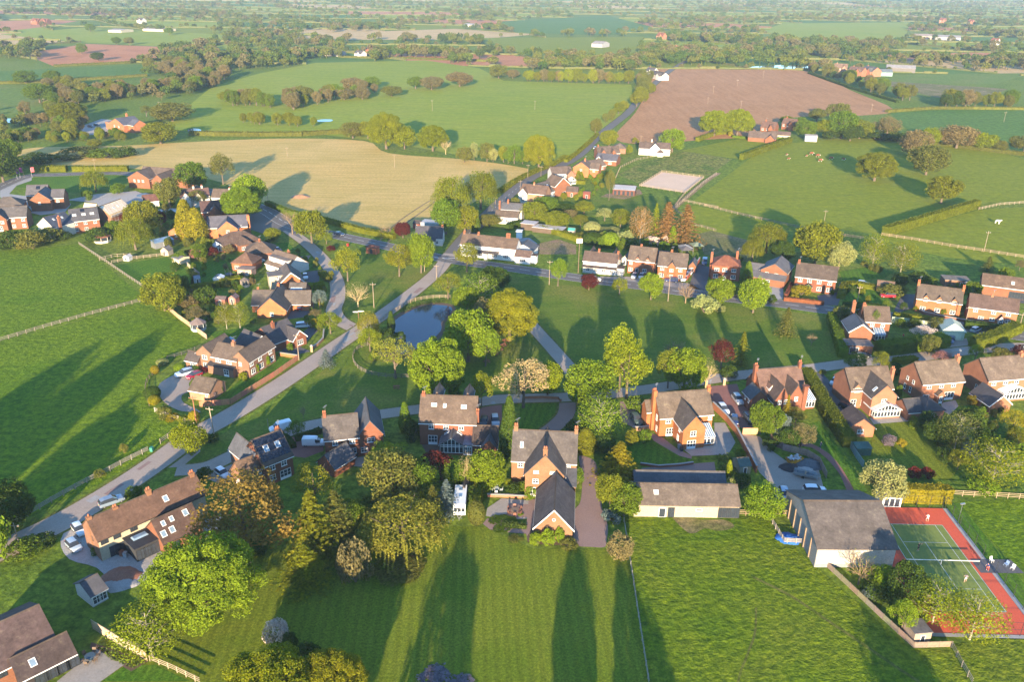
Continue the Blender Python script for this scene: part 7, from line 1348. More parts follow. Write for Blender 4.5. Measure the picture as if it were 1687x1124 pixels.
for i, (x, y0, y1, c) in enumerate(((115,300,230,(.10,.05,.25)), (135,295,222,(.25,.05,.20)), (213,290,220,(.45,.08,.10)))):
    t = pole(('violet','purple','red')[i] + ' flag on a white pole at estate entrance', 'Z4', x, y0, y1, (.7,.7,.7), False, .06, 0, 'flagpole', 'flagpole'); h = height_of(*Q('Z4', x, y0), Q('Z4', x, y1)[1]); f = MB(); f.box(.05, 1.5, -.02, .02, h - 2.6, h - .2); f.build('flag', 'painted', t, c)
t = pole('inn sign board on a tall post by the road', 'Y3', 1655, 295, 70, (.22,.15,.10), False, .12, 0, 'inn_sign', 'sign'); h = height_of(*Q('Y3', 1655, 295), Q('Y3', 1655, 70)[1])
s = MB().box(-1.0, 1.0, -.08, .08, h - .9, h + .7).build('sign_board', 'painted', t, (.70,.62,.52)); MB().box(-1.1, 1.1, -.1, .1, h + .7, h + .85).build('sign_frame', 'timber', t, (.3,.15,.08)); t.rotation_euler.z = .1
t = thing('finger_post', 'white fingered signpost on the lane triangle by pond', 'sign', QG('Y3', 130, 612)); MB().tube((0, 0, -.2), (0, 0, 2.6), .07, .07, 6).build('shaft', 'painted', t, (.25,.10,.07))
for k, (x0, x1, z) in enumerate(((-1.6, -.08, 2.0), (.08, 1.7, 2.25))): MB().box(x0, x1, -.03, .03, z, z + .28).build('arm', 'white_paint', t)

# ================================================================== VEHICLES
def car_proto(kind):
    K = dict(hatch=[(-2.02,.62,.64,.70,.6),(-1.98,.86,.9,.80,.66),(-1.62,.92,1.38,.85,.60),(-1.1,.92,1.47,.87,.62),(.25,.92,1.46,.87,.62),(1.0,.93,.96,.86,.72),(1.75,.80,.83,.80,.62),(2.02,.58,.6,.66,.5)],
             estate=[(-2.35,.66,.68,.76,.64),(-2.3,.95,1.0,.88,.70),(-2.0,1.0,1.5,.92,.66),(-1.3,1.0,1.63,.94,.68),(.25,1.0,1.62,.94,.68),(1.05,1.02,1.05,.93,.76),(2.0,.92,.95,.88,.68),(2.32,.66,.68,.74,.56)],
             van=[(-2.5,.7,.72,.86,.8),(-2.48,1.0,1.85,.92,.80),(-2.2,1.05,1.95,.94,.82),(.4,1.05,1.93,.94,.82),(.75,1.05,1.75,.94,.78),(1.45,1.08,1.12,.93,.8),(2.15,.95,.98,.88,.7),(2.4,.66,.68,.76,.6)])[kind]
    root = obj('car', None); root.empty_display_size = .5; body, gl = MB(), MB(); rings = []
    for y, zs, zr, ws, wr in K:
        rings.append([(-ws * .9, y, .24), (-ws, y, min(.5, zs - .05)), (-ws, y, zs), (-wr, y, zr), (-wr * .4, y, zr + .03), (wr * .4, y, zr + .03), (wr, y, zr), (ws, y, zs), (ws, y, min(.5, zs - .05)), (ws * .9, y, .24)])
    for i in range(len(rings) - 1):
        a, b = rings[i], rings[i + 1]; cab = max(K[i][2] - K[i][1], K[i + 1][2] - K[i + 1][1]) > .3; scr = abs(K[i][2] - K[i + 1][2]) > .3 or (kind == 'van' and i == 4)
        for j in range(9):
            q = [a[j], b[j], b[j + 1], a[j + 1]]; side = j in (2, 6); top = j in (3, 4, 5)
            glass = (side and cab and not (kind == 'van' and i < 3)) or (top and scr and cab)
            (gl if glass else body).add(q, [(0, 1, 2, 3)])
    body.add(rings[0], [tuple(range(10))]); body.add(rings[-1], [tuple(range(9, -1, -1))])
    L = K[-1][0]; body.build('body', 'car_paint', root, (.5, .5, .5), True, True); gl.build('window', 'glass', root, None, False, True)
    wm = MB().tube((-.11, 0, 0), (.11, 0, 0), .32, .32, 14).mesh('wheel', 'rubber'); hm = MB().tube((-.125, 0, 0), (.125, 0, 0), .19, .19, 10).mesh('rim', 'steel')
    for x in (-.74, .74):
        for y in (K[0][0] + .75, L - .78):
            wh = obj('wheel', wm, root, None, (x * (1.05 if kind != 'hatch' else 1), y, .32)); obj('rim', hm, wh)
        MB().box(x * .86 - .16, x * .86 + .16, L - .25, L - .06, .56, .70).build('headlight', 'window_white', root); MB().box(x * .95 - .08, x * .95 + .08, K[0][0] - .01, K[0][0] + .06, .7, .92).build('tail_light', 'painted', root, (.35, .02, .02))
    MB().box(-.26, .26, L - .02, L + .005, .40, .51).build('number_plate', 'white_paint', root); MB().box(-.26, .26, K[0][0] - .02, K[0][0] + .01, .62, .73).build('number_plate', 'painted', root, (.7, .55, .05))
    for x in (-1, 1): MB().box(x * .97 - .1, x * .97 + .1, .75, .87, .93, 1.07).build('wing_mirror', 'black_plastic', root)
    return root
PROTO = {}
def car(label, kind, colr, tg, rear, front, cat='car', z=.06):
    a, b = QG(tg, *rear), QG(tg, *front)
    if kind not in PROTO: PROTO[kind] = car_proto(kind); t = PROTO[kind]
    else: t = copy_tree(PROTO[kind])
    t.name = 'parked_van' if kind == 'van' else 'parked_car'; m = (a + b) / 2; t.location = (m.x, m.y, z); d = b - a; t.rotation_euler.z = math.atan2(-d.x, d.y)
    for c in t.children:
        if c.name.startswith('body'): c.color = c4(colr)
    tag(t, label, cat, 'vehicles parked about the village')
WH, SI, BK, NV, RD, PB = (.72,.72,.72), (.38,.40,.42), (.015,.016,.018), (.02,.035,.11), (.34,.015,.02), (.36,.44,.50)
for row in (('grey blue estate car on lane behind long cottage','estate',(.17,.22,.29),'X3',(580,552),(716,505)), ('white car nose down beside cottage gable','hatch',WH,'X3',(438,665),(482,722)), ('pale blue car below white car','hatch',PB,'X3',(402,758),(458,815)), ('white and red car on pale drive by bronze tree','hatch',WH,'Y6',(560,1032),(625,1078)),
            ('large white van behind solar panel house','van',WH,'Y6',(1060,715),(945,745),'van'), ('small white van on brick drive','van',WH,'Y6',(1185,838),(1305,838),'van'), ('silver car on gravel forecourt','estate',(.42,.50,.60),'Y1',(1262,866),(1180,890)), ('dark red car on gravel forecourt','hatch',(.25,.01,.03),'Y1',(1325,876),(1248,905)),
            ('black car by tall brick house drive','hatch',BK,'Y7',(742,350),(736,392)), ('silver four wheel drive by tall brick house','estate',SI,'Y7',(806,345),(812,388)), ('dark green four wheel drive on walled drive','estate',(.07,.10,.09),'Y8',(255,435),(292,488)), ('silver estate upper left on red drive','estate',SI,'Y8',(920,300),(965,358)), ('white sport utility car on red drive','estate',WH,'Y8',(822,362),(872,428)),
            ('dark blue car lowest on red drive','hatch',NV,'Y8',(920,440),(922,492)), ('black estate beside dark blue car','estate',(.02,.022,.03),'Y8',(990,425),(1045,490)), ('silver four wheel drive beside green bush','estate',(.34,.38,.44),'Y8',(1240,930),(1262,1000)), ('black car below silver four wheel drive','hatch',BK,'Y8',(1240,1015),(1285,1050)), ('white pickup at top of builders yard','estate',WH,'Y8',(1395,930),(1510,935)),
            ('white car by brown hipped bungalow','hatch',WH,'Y2',(870,338),(930,325)), ('white car on dark drive of chalet','hatch',WH,'Y2',(1240,420),(1252,475)), ('bright red car on bungalow drive','estate',RD,'Y2',(1205,690),(1262,678)), ('white car behind slate bungalow','estate',WH,'Y2',(1205,820),(1262,815)), ('small red car by brown bungalow','hatch',RD,'Y2',(1025,240),(1052,255)), ('dark blue car driving along the main road','hatch',(.02,.03,.06),'Y2',(1470,122),(1535,135)),
            ('silver car left of pair by brick house','hatch',SI,'Y4',(618,310),(602,342)), ('pale silver car right of pair by brick house','hatch',(.5,.5,.5),'Y4',(668,308),(652,348)), ('dark blue car under tall roadside pole','estate',NV,'Y4',(908,358),(828,352)), ('white car beside red brick wall','hatch',WH,'Y4',(968,330),(945,362)), ('white van like car by small garage','estate',WH,'Y4',(1012,280),(985,318)), ('dark blue van in tarmac yard','van',(.03,.05,.12),'Y4',(1105,205),(1092,258),'van'), ('white car on the main road by copper tree','hatch',WH,'Y4',(305,345),(372,352)),
            ('white and blue car beside timber shed','hatch',(.55,.62,.70),'Y5',(650,258),(722,268)), ('bright red estate on the corner lawn','estate',(.45,.015,.03),'Y5',(880,340),(795,338)), ('black car under brick house hedge','hatch',BK,'Y5',(655,705),(718,712)), ('blue car before green tin garage','hatch',(.06,.10,.20),'Y5',(1240,600),(1225,635)), ('pale car half hidden behind green garage hedge','hatch',(.45,.5,.55),'Y5',(1372,556),(1400,545)), ('white car beside tall clipped hedge','hatch',WH,'X1',(312,275),(288,305)), ('dark car by brown garage','hatch',BK,'X1',(360,450),(400,468)),
            ('white car on estate road by new house','hatch',WH,'Z4',(362,390),(408,392)), ('second white car below new estate house','hatch',WH,'Z4',(400,452),(412,475)), ('dark car left at orange farmhouse','hatch',BK,'T1',(410,588),(430,590)), ('dark car right at orange farmhouse','hatch',BK,'T1',(438,582),(458,584)), ('blue grey car on north lane','hatch',SI,'Z6',(880,105),(892,96))):
    car(*row)
# caravan
a, b = QG('X5', 1352, 478), QG('X5', 1335, 660); d = (b - a); L = 7.6; t = thing('caravan', 'long white caravan parked beside the narrow hedge', 'caravan', (a + b) / 2, math.atan2(-d.x, d.y))
mb = MB(); pr = [(-3.7, .5), (-3.8, 1.2), (-3.7, 2.2), (-3.4, 2.65), (3.2, 2.65), (3.6, 2.3), (3.8, 1.4), (3.7, .5)]; mb.prism(pr, -1.15, 1.15, 0, 'x'); mb.build('body', 'car_paint', t, (.76,.75,.72), fix=True)
for i, x in enumerate((-.72, 0, .72)): MB().box(x - .31, x + .31, 3.62, 3.83, 1.35, 2.05).build('front_window', 'glass', t)
for s in (-1, 1):
    for y in (-2.6, -.6, 1.8): MB().box(s * 1.16 - .02, s * 1.16 + .02, y - .55, y + .55, 1.35, 1.95).build('side_window', 'glass', t)
    MB().tube((s * .95, -.2, .33), (s * 1.14, -.2, .33), .33, .33, 12).build('wheel', 'rubber', t)
for y in (-1.6, .6): MB().box(-.32, .32, y - .3, y + .3, 2.66, 2.82).build('roof_vent', 'roof_glass', t)
MB().tube((-.5, 3.6, .5), (0, 4.9, .5), .05, .05, 5).tube((.5, 3.6, .5), (0, 4.9, .5), .05, .05, 5).tube((0, 4.7, 0), (0, 4.7, .6), .05, .05, 5).build('drawbar', 'steel', t)
# boat on trailer, skip, tarpaulin
a, b = QG('Y8', 1330, 815), QG('Y8', 1465, 845); d = b - a; t = thing('boat', 'small grey open boat on trailer in builders yard', 'boat', (a + b) / 2, math.atan2(-d.x, d.y)); mb = MB()
st = [(-2.6, .85, .6), (-1.2, .95, .55), (.6, .9, .55), (1.8, .6, .6), (2.7, .05, .85)]; rg_ = [[(-w_, y, 1.2 + .1 * (y > 1)), (-w_ * .8, y, z), (0, y, z - .1), (w_ * .8, y, z), (w_, y, 1.2 + .1 * (y > 1))] for y, w_, z in st]
for r0, r1 in zip(rg_, rg_[1:]):
    for j in range(4): mb.add([r0[j], r1[j], r1[j + 1], r0[j + 1]], [(0, 1, 2, 3)])
mb.add(rg_[0], [(0, 1, 2, 3, 4)]); mb.build('hull', 'painted', t, (.25,.27,.28)); MB().box(-.75, .75, -2.0, 1.4, .75, .82).build('deck', 'painted', t, (.12,.14,.15)); MB().box(-.7, .7, -.4, -.1, .82, 1.1).build('thwart', 'timber', t, (.3,.22,.14)); MB().box(-.6, .6, -2.4, 2.2, .38, .46).build('trailer_frame', 'steel', t)
for s in (-1, 1): MB().tube((s * .8, -.6, .3), (s * .98, -.6, .3), .3, .3, 10).build('wheel', 'rubber', t)
p = QG('Y8', 1315, 735); t = thing('skip', 'orange skip heaped with rubbish in builders yard', 'skip', p, .4); mb = MB(); mb.add([(-1.1,-.8,0),(1.1,-.8,0),(1.1,.8,0),(-1.1,.8,0),(-1.8,-.9,1.3),(1.8,-.9,1.3),(1.8,.9,1.3),(-1.8,.9,1.3)], [(0,3,2,1),(0,1,5,4),(1,2,6,5),(2,3,7,6),(3,0,4,7)]); mb.build('tub', 'painted', t, (.55,.26,.03))
mb = MB(); rg2 = random.Random(2)
for i in range(60): x, y = rg2.uniform(-1.5, 1.5), rg2.uniform(-.75, .75); leaf(mb, Vector((x, y, 1.2 + rg2.uniform(0, .4))), Vector((0, 0, 1)), .35, rg2)
tag(mb.build('rubbish', 'painted', t, (.5,.5,.5)), kind='stuff')
def heap(label, tg, x, y, r, h, colr, mat='rubble', name='soil_heap', cat='heap'):
    p = QG(tg, x, y); rg = random.Random(x); mb = MB(); n, m = 18, 6; vs = [(0, 0, h)]
    for j in range(1, m + 1):
        for i in range(n): a = 6.283 * i / n; k = r * j / m * rg.uniform(.85, 1.15); vs.append((math.cos(a) * k * 1.3, math.sin(a) * k, max(0, h * (1 - (j / m) ** 1.5) + rg.uniform(-.12, .12) * h) if j < m else -.05))
    fs = [(0, 1 + i, 1 + (i + 1) % n) for i in range(n)] + [(1 + (j - 1) * n + i, 1 + j * n + i, 1 + j * n + (i + 1) % n, 1 + (j - 1) * n + (i + 1) % n) for j in range(1, m) for i in range(n)]
    mb.add(vs, fs); o = mb.build(name, mat, None, colr, True); o.location = p; tag(o, label, cat)
heap('black heap of spoil beside the orange skip', 'Y8', 1290, 770, 1.9, 1.0, (.03,.03,.035), 'painted'); heap('dark rubble heap right of the orange skip', 'Y8', 1410, 750, 2.6, 1.3, (.10,.11,.12), 'painted'); heap('pale sand heap below the dark rubble heap', 'Y8', 1385, 795, 2.2, .9, (.4,.4,.4)); heap('round red soil heap in cottage yard', 'X3', 705, 945, 2.6, 1.0, (.30,.13,.08), 'painted'); heap('crumpled blue tarpaulin heap in the small pen', 'X2', 192, 352, 2.0, .7, (.04,.16,.50), 'painted', 'tarpaulin', 'tarpaulin'); heap('low tan soil heap at straw field gate', 'Z5', 465, 420, 3.5, 1.2, (.34,.19,.10), 'painted'); heap('grey stone heap in cottage yard', 'X3', 700, 990, 2.4, .5, (.4,.4,.4)); heap('dark blue tarpaulin beside half built house', 'Z4', 960, 410, 3, 1.2, (.08,.13,.20), 'painted', 'tarpaulin', 'tarpaulin'); heap('pile of white building sacks near estate', 'Z4', 1120, 510, 4, .8, (.60,.60,.60), 'painted', 'sack_heap')

# ================================================================== TENNIS COURT
CO = Vector((76.607, 133.387, 0)); CT = R(-1.1426)
def cw(x, y, z=0.0): return Vector((CO.x + math.cos(CT) * x - math.sin(CT) * y, CO.y + math.sin(CT) * x + math.cos(CT) * y, z))
def cl(p): d = p - CO; return d.x * math.cos(CT) + d.y * math.sin(CT), -d.x * math.sin(CT) + d.y * math.cos(CT)
rx1, ry1 = cl(QG('C1', 550, 42)); rx0 = -9.2; ry0 = cl(QG('C1', 1000, 1060))[1]
sheet('court_surround', [cw(rx0, ry0), cw(rx1, ry0), cw(rx1, ry1), cw(rx0, ry1)], .06, 'court_red')
sheet('court_surface', [cw(-5.6, -23.9), cw(5.6, -23.9), cw(5.6, .1), cw(-5.6, .1)], .066, 'court_green')
sheet('court_edging', [cw(rx1, ry0 - .8), cw(rx1 + .9, ry0 - .8), cw(rx1 + .9, ry1), cw(rx1, ry1)], .10, 'concrete'); sheet('court_edging', [cw(rx0, ry0 - .8), cw(rx1, ry0 - .8), cw(rx1, ry0), cw(rx0, ry0)], .10, 'concrete')
sheet('court_bank', [cw(rx1 + .9, ry0 - .8), cw(rx1 + 4.2, ry0 - .8), cw(rx1 + 4.2, ry1 + 2), cw(rx1 + .9, ry1 + 2)], .05, 'garden_lawn')
mb = MB()
for x0, x1, y0, y1 in [(x - .035, x + .035, -23.77, 0) for x in (-5.485, -4.115, 4.115, 5.485)] + [(-5.52, 5.52, y - .04, y + .04) for y in (0, -23.77)] + [(-4.115, 4.115, y - .035, y + .035) for y in (-5.485, -18.285)] + [(-.035, .035, -18.285, -5.485)]:
    mb.add([cw(x0, y0, .071), cw(x1, y0, .071), cw(x1, y1, .071), cw(x0, y1, .071)], [(0, 1, 2, 3)])
tag(mb.build('court_line', 'road_paint'), kind='structure')
t = thing('tennis_net', 'white topped tennis net across the green court', 'tennis net', cw(0, -11.885), CT)
for x in (-6.3, 6.7): MB().tube((x, 0, 0), (x, 0, 1.12), .05, .05, 8).build('net_post', 'dark_frame', t)
MB().box(-6.3, 6.7, -.03, .03, .98, 1.1).build('net_band', 'white_paint', t); MB().box(-.04, .04, -.05, .05, .07, .98).build('centre_strap', 'white_paint', t)
mb = MB()
for i in range(66): x = -6.2 + i * .197; mb.tube((x, 0, .08), (x, 0, .98), .006, .006, 3, 0, False)
for i in range(8): z = .12 + i * .11; mb.tube((-6.3, 0, z), (6.7, 0, z), .006, .006, 3, 0, False)
tag(mb.build('netting', 'black_plastic', t), kind='stuff')
def mesh_fence(label, pts, ht=2.75, step=3.0):
    t = thing('court_fence', label, 'fence', pts[0]); o = pts[0]; pm = MB().tube((0, 0, -.1), (0, 0, ht), .05, .05, 6).mesh('post', 'dark_frame'); net = MB()
    for a, b in zip(pts, pts[1:]):
        L = (b - a).length; n = max(1, round(L / step))
        for i in range(n + 1): obj('post', pm, t, None, a.lerp(b, i / n) - o)
        for z in (.05, ht / 2, ht): net.tube(a - o + Vector((0, 0, z)), b - o + Vector((0, 0, z)), .025, .025, 4, 0, False)
        for i in range(int(L / .5)): q = a.lerp(b, i * .5 / L) - o; net.tube(q, q + Vector((0, 0, ht)), .005, .005, 3, 0, False)
    tag(net.build('netting', 'dark_frame', t), kind='stuff')
mesh_fence('dark wire fence along the right side of tennis court', [cw(rx1 + .5, ry1), cw(rx1 + .5, -9.5)]); mesh_fence('dark wire fence lower right of tennis court', [cw(rx1 + .5, -14), cw(rx1 + .5, ry0)])
mesh_fence('dark wire fence at the near end of tennis court', [cw(rx1 - .2, ry0 - .2), cw(rx0 + 8, ry0 - .2)]); mesh_fence('dark wire fence at the far end of tennis court', [cw(rx0 + 9.5, ry1 + .1), cw(rx1, ry1 + .1)])
t = pole('slim floodlight pole at the tennis court corner', 'X2', 1102, 275, 168, (.12,.13,.13), False, .07, 0, 'floodlight_pole', 'floodlight'); h = height_of(*Q('X2', 1102, 275), Q('X2', 1102, 168)[1]); MB().box(-.5, .5, -.15, .15, h, h + .2).build('lamp_head', 'steel', t)
# bench alcove beside the court
p = QG('C1', 990, 500); sheet('seating_pad', [p + Vector(v) for v in ((-4,-2.2,0),(3.6,-2.2,0),(3.2,1.6,0),(-4,1.6,0))], .108, 'dark_drive')
def chair(label, p, c, rz):
    t = thing('garden_chair', label, 'chair', p, rz); MB().box(-.28, .28, -.26, .26, .42, .47).build('seat', 'painted', t, c); MB().add([(-.28,.24,.47),(.28,.24,.47),(.28,.36,1.0),(-.28,.36,1.0),(-.28,.28,.47),(.28,.28,.47),(.28,.40,1.0),(-.28,.40,1.0)], [(0,1,2,3),(7,6,5,4),(0,4,5,1),(2,6,7,3),(0,3,7,4),(1,5,6,2)]).build('backrest', 'painted', t, c)
    for x in (-.24, .24):
        for y in (-.22, .22): MB().tube((x, y, 0), (x, y, .43), .025, .025, 5).build('leg', 'painted', t, c)
chair('white folding chair on the court seating pad', p + Vector((-.6, .8, .11)), (.75,.75,.72), .3); chair('blue folding chair on the court seating pad', p + Vector((1.4, -.2, .11)), (.25,.36,.55), -1.2); chair('pale chair beside blue chair at the court', p + Vector((2.0, -1.2, .11)), (.6,.62,.65), -1.0)

# ================================================================== PEOPLE
def person(label, p, rz, joints, shirt, legs, hair=(.06,.04,.03), sleeves='short', long_legs=False, ht=1.75):
    """one continuous skinned figure: joints = {name: (x, y, z)} for a body 1.75 m tall"""
    J = dict(pelvis=(0,0,.96), waist=(0,.01,1.1), chest=(0,.01,1.32), neck=(0,0,1.5), chin=(0,-.01,1.58), head=(0,-.01,1.66), crown=(0,.01,1.74),
             shL=(-.18,0,1.43), elL=(-.3,-.08,1.18), wrL=(-.28,-.28,1.08), haL=(-.27,-.36,1.07), shR=(.18,0,1.43), elR=(.3,-.08,1.18), wrR=(.28,-.28,1.08), haR=(.27,-.36,1.07),
             hipL=(-.1,0,.92), knL=(-.13,-.06,.5), anL=(-.14,.02,.09), toL=(-.15,-.15,.04), hipR=(.1,0,.92), knR=(.13,-.06,.5), anR=(.14,.02,.09), toR=(.15,-.15,.04)); J.update(joints)
    names = list(J); E_ = ['pelvis-waist','waist-chest','chest-neck','neck-chin','chin-head','head-crown','chest-shL','shL-elL','elL-wrL','wrL-haL','chest-shR','shR-elR','elR-wrR','wrR-haR','pelvis-hipL','hipL-knL','knL-anL','anL-toL','pelvis-hipR','hipR-knR','knR-anR','anR-toR']
    rad = dict(pelvis=.145, waist=.125, chest=.155, neck=.06, chin=.075, head=.10, crown=.07, sh=.075, el=.048, wr=.034, ha=.042, hip=.095, kn=.062, an=.042, to=.045)
    me = bpy.data.meshes.new('person'); me.from_pydata([J[n] for n in names], [tuple(names.index(x) for x in e.split('-')) for e in E_], []); o = bpy.data.objects.new('person', me); col.objects.link(o)
    sk = o.modifiers.new('skin', 'SKIN'); sv = me.skin_vertices[0].data
    for i, n in enumerate(names): r = rad[n] if n in rad else rad[n[:-1]]; sv[i].radius = (r, r); sv[i].use_root = n == 'pelvis'
    o.modifiers.new('sub', 'SUBSURF').levels = 1
    dg = bpy.context.evaluated_depsgraph_get(); nm = bpy.data.meshes.new_from_object(o.evaluated_get(dg)); o.modifiers.clear(); o.data = nm; nm.materials.clear()
    skin = plain('skin', (.48,.28,.19), .6)
    for nme, c in (('shirt', shirt), ('legs', legs), ('hair', hair), ('shoe', (.6,.6,.6))): nm.materials.append(plain('cloth_%s_%02d%02d%02d' % (nme, *(int(x * 99) for x in c)), c, .8))
    nm.materials.append(skin); V = {n: Vector(J[n]) for n in names}
    for f in nm.polygons:
        c = f.center; k = min(names, key=lambda n: (V[n] - c).length - (rad[n] if n in rad else rad[n[:-1]]) * .5); f.use_smooth = True
        f.material_index = 2 if k == 'crown' or (k == 'head' and c.y > .03) else 4 if k in ('chin', 'head', 'neck') or k[:2] in ('wr', 'ha') or (k[:2] == 'el' and sleeves == 'short') else 3 if k[:2] in ('to',) else 0 if k in ('chest', 'waist') or k[:2] in ('sh', 'el') else (1 if k in ('pelvis',) or k[:3] == 'hip' or long_legs or (k[:2] == 'kn' and c.z > V[k].z + .08) else 4)
    o.location = p; o.rotation_euler.z = rz; o.scale = (ht / 1.75,) * 3; tag(o, label, 'person'); return o
HIT = dict(elR=(.42,-.1,1.5), wrR=(.5,-.2,1.75), haR=(.52,-.24,1.83), elL=(-.36,-.1,1.25), wrL=(-.42,-.3,1.3), haL=(-.44,-.38,1.32), knL=(-.2,-.16,.5), toL=(-.22,-.12,.04)); RUN = dict(knL=(-.12,-.28,.55), anL=(-.12,-.12,.14), toL=(-.12,-.28,.06), knR=(.12,.02,.5), anR=(.12,.24,.12), toR=(.12,.1,.04), elR=(.36,.1,1.2), wrR=(.4,-.1,1.05), haR=(.42,-.18,1.03)); LOW = dict(waist=(0,-.06,1.05), chest=(0,-.16,1.24), neck=(0,-.22,1.4), chin=(0,-.26,1.47), head=(0,-.27,1.55), crown=(0,-.25,1.63), shL=(-.18,-.16,1.34), shR=(.18,-.16,1.34), elL=(-.3,-.3,1.1), elR=(.32,-.3,1.1), wrL=(-.2,-.5,1.02), wrR=(.22,-.5,1.0), haL=(-.16,-.58,1.0), haR=(.2,-.58,.98), knL=(-.2,-.16,.5), knR=(.22,-.16,.5))
RK = MB()
for i in range(14): a0, a1 = 6.283 * i / 14, 6.283 * (i + 1) / 14; RK.tube((math.cos(a0) * .13, 0, .5 + math.sin(a0) * .17), (math.cos(a1) * .13, 0, .5 + math.sin(a1) * .17), .012, .012, 4)
for i in range(-3, 4): RK.tube((i * .035, 0, .36), (i * .035, 0, .64), .003, .003, 3).tube((-.12, 0, .5 + i * .04), (.12, 0, .5 + i * .04), .003, .003, 3)
RK.tube((0, 0, 0), (0, 0, .33), .018, .014, 6); RK = RK.mesh('tennis_racket', 'dark_frame')
def racket(label, who, hand, tilt):
    o = obj('tennis_racket', RK); o.matrix_world = Matrix.Translation(who.location) @ Matrix.Rotation(who.rotation_euler.z, 4, 'Z') @ Matrix.Translation(hand) @ Matrix.Rotation(tilt, 4, 'X'); tag(o, label, 'racket')
a = person('player in white shirt bending behind the far baseline', QG('C1', 425, 150) + Vector((0, 0, .07)), 2.9, LOW, (.72,.72,.72), (.55,.5,.48)); racket('racket held by player in white shirt', a, (.2, -.6, .98), 1.2)
a = person('player in black shirt standing near the far service line', QG('C1', 350, 385) + Vector((0, 0, .07)), .3, HIT, (.02,.02,.02), (.03,.03,.03)); racket('racket raised by player in black shirt', a, (.52, -.24, 1.83), .3)
a = person('player in grey top and white shorts near the net', QG('C1', 730, 638) + Vector((0, 0, .07)), 2.6, RUN, (.20,.18,.22), (.7,.68,.65)); racket('racket held by player in grey top', a, (.42, -.2, 1.03), .9)
a = person('player in orange top at the near baseline under birches', QG('C1', 600, 852) + Vector((0, 0, .07)), 3.0, LOW, (.5,.2,.1), (.25,.2,.18)); racket('racket held by player in orange top', a, (.2, -.6, .98), 1.2)
person('person in dark clothes walking along the red path', QG('X1', 205, 722) + Vector((0, 0, .06)), .4, RUN, (.05,.05,.08), (.06,.06,.09), long_legs=True); person('person in blue and red crouching beside the court', QG('C1', 912, 545) + Vector((0, 0, .11)), -1.2, LOW, (.04,.07,.35), (.4,.06,.05), long_legs=True)
person('person in red top in the green tin garage garden', QG('Y5', 932, 600) + Vector((0, 0, .06)), .2, RUN, (.55,.02,.02), (.03,.03,.04), long_legs=True)

# ================================================================== COWS AND HORSE
def quadruped(body, patch, horse=False):
    J = dict(rump=(0,.75,1.28), loin=(0,.35,1.25), mid=(0,-.1,1.2), withers=(0,-.6,1.3), neck=(0,-1.0,1.25 if not horse else 1.55), poll=(0,-1.25,1.15 if not horse else 1.8), muzzle=(0,-1.5,.8 if not horse else 1.5), tail1=(0,.95,1.2), tail2=(0,1.05,.6))
    E_ = ['rump-loin','loin-mid','mid-withers','withers-neck','neck-poll','poll-muzzle','rump-tail1','tail1-tail2']; rad = dict(rump=.32, loin=.36, mid=.40, withers=.34, neck=.2, poll=.16, muzzle=.1, tail1=.06, tail2=.04)
    for s, x in (('L', -.22), ('R', .22)):
        J.update({'st'+s: (x,.65,.95), 'hk'+s: (x,.82,.5), 'hf'+s: (x,.74,.04), 'sh'+s: (x,-.6,.85), 'kn'+s: (x,-.58,.48), 'ff'+s: (x,-.6,.04)}); E_ += ['rump-st'+s, 'st'+s+'-hk'+s, 'hk'+s+'-hf'+s, 'withers-sh'+s, 'sh'+s+'-kn'+s, 'kn'+s+'-ff'+s]
        rad.update({'st'+s: .17, 'hk'+s: .08, 'hf'+s: .07, 'sh'+s: .14, 'kn'+s: .08, 'ff'+s: .07})
    names = list(J); me = bpy.data.meshes.new('cow'); me.from_pydata([J[n] for n in names], [tuple(names.index(x) for x in e.split('-')) for e in E_], []); o = bpy.data.objects.new('cow', me); col.objects.link(o); o.modifiers.new('skin', 'SKIN')
    for i, n in enumerate(names): me.skin_vertices[0].data[i].radius = (rad[n], rad[n]); me.skin_vertices[0].data[i].use_root = n == 'mid'
    o.modifiers.new('sub', 'SUBSURF').levels = 1; nm = bpy.data.meshes.new_from_object(o.evaluated_get(bpy.context.evaluated_depsgraph_get())); bpy.data.objects.remove(o); nm.materials.clear(); nm.materials.append(plain('hide_%02d' % int(body[0] * 99), body, .8)); nm.materials.append(plain('hide_white', (.7,.66,.6), .8))
    for f in nm.polygons:
        f.use_smooth = True; c = f.center
        if patch and (c.y < -1.05 or c.z < .45 or (c.z < .95 and abs(c.x) < .25 and -.5 < c.y < .5)): f.material_index = 1
    return nm
COW = quadruped((.22,.055,.025), True); HORSE = quadruped((.74,.72,.68), False, True)
for i, (x, y, s, rz) in enumerate(((435,243,.75,.4), (445,266,.75,1.2), (540,250,.7,2.0), (565,241,1.1,1.6), (598,252,1.1,1.5), (612,277,1.1,1.7), (668,266,1.1,1.4), (733,270,1.0,.6))):
    o = obj('cow', COW, None, None, QG('Z7', x, y) + Vector((0, 0, .05)), rz); o.scale = (s,) * 3; tag(o, ('pale calf' if s < .9 else 'red and white cow') + ' grazing the sloping pasture, ' + ordinal(i) + ' from left', 'cow', 'cattle on the sloping pasture')
o = obj('horse', HORSE, None, None, G(1643, 369) + Vector((0, 0, .05)), .5); o.scale = (1.15,) * 3; tag(o, 'white horse alone in the right-hand field', 'horse')

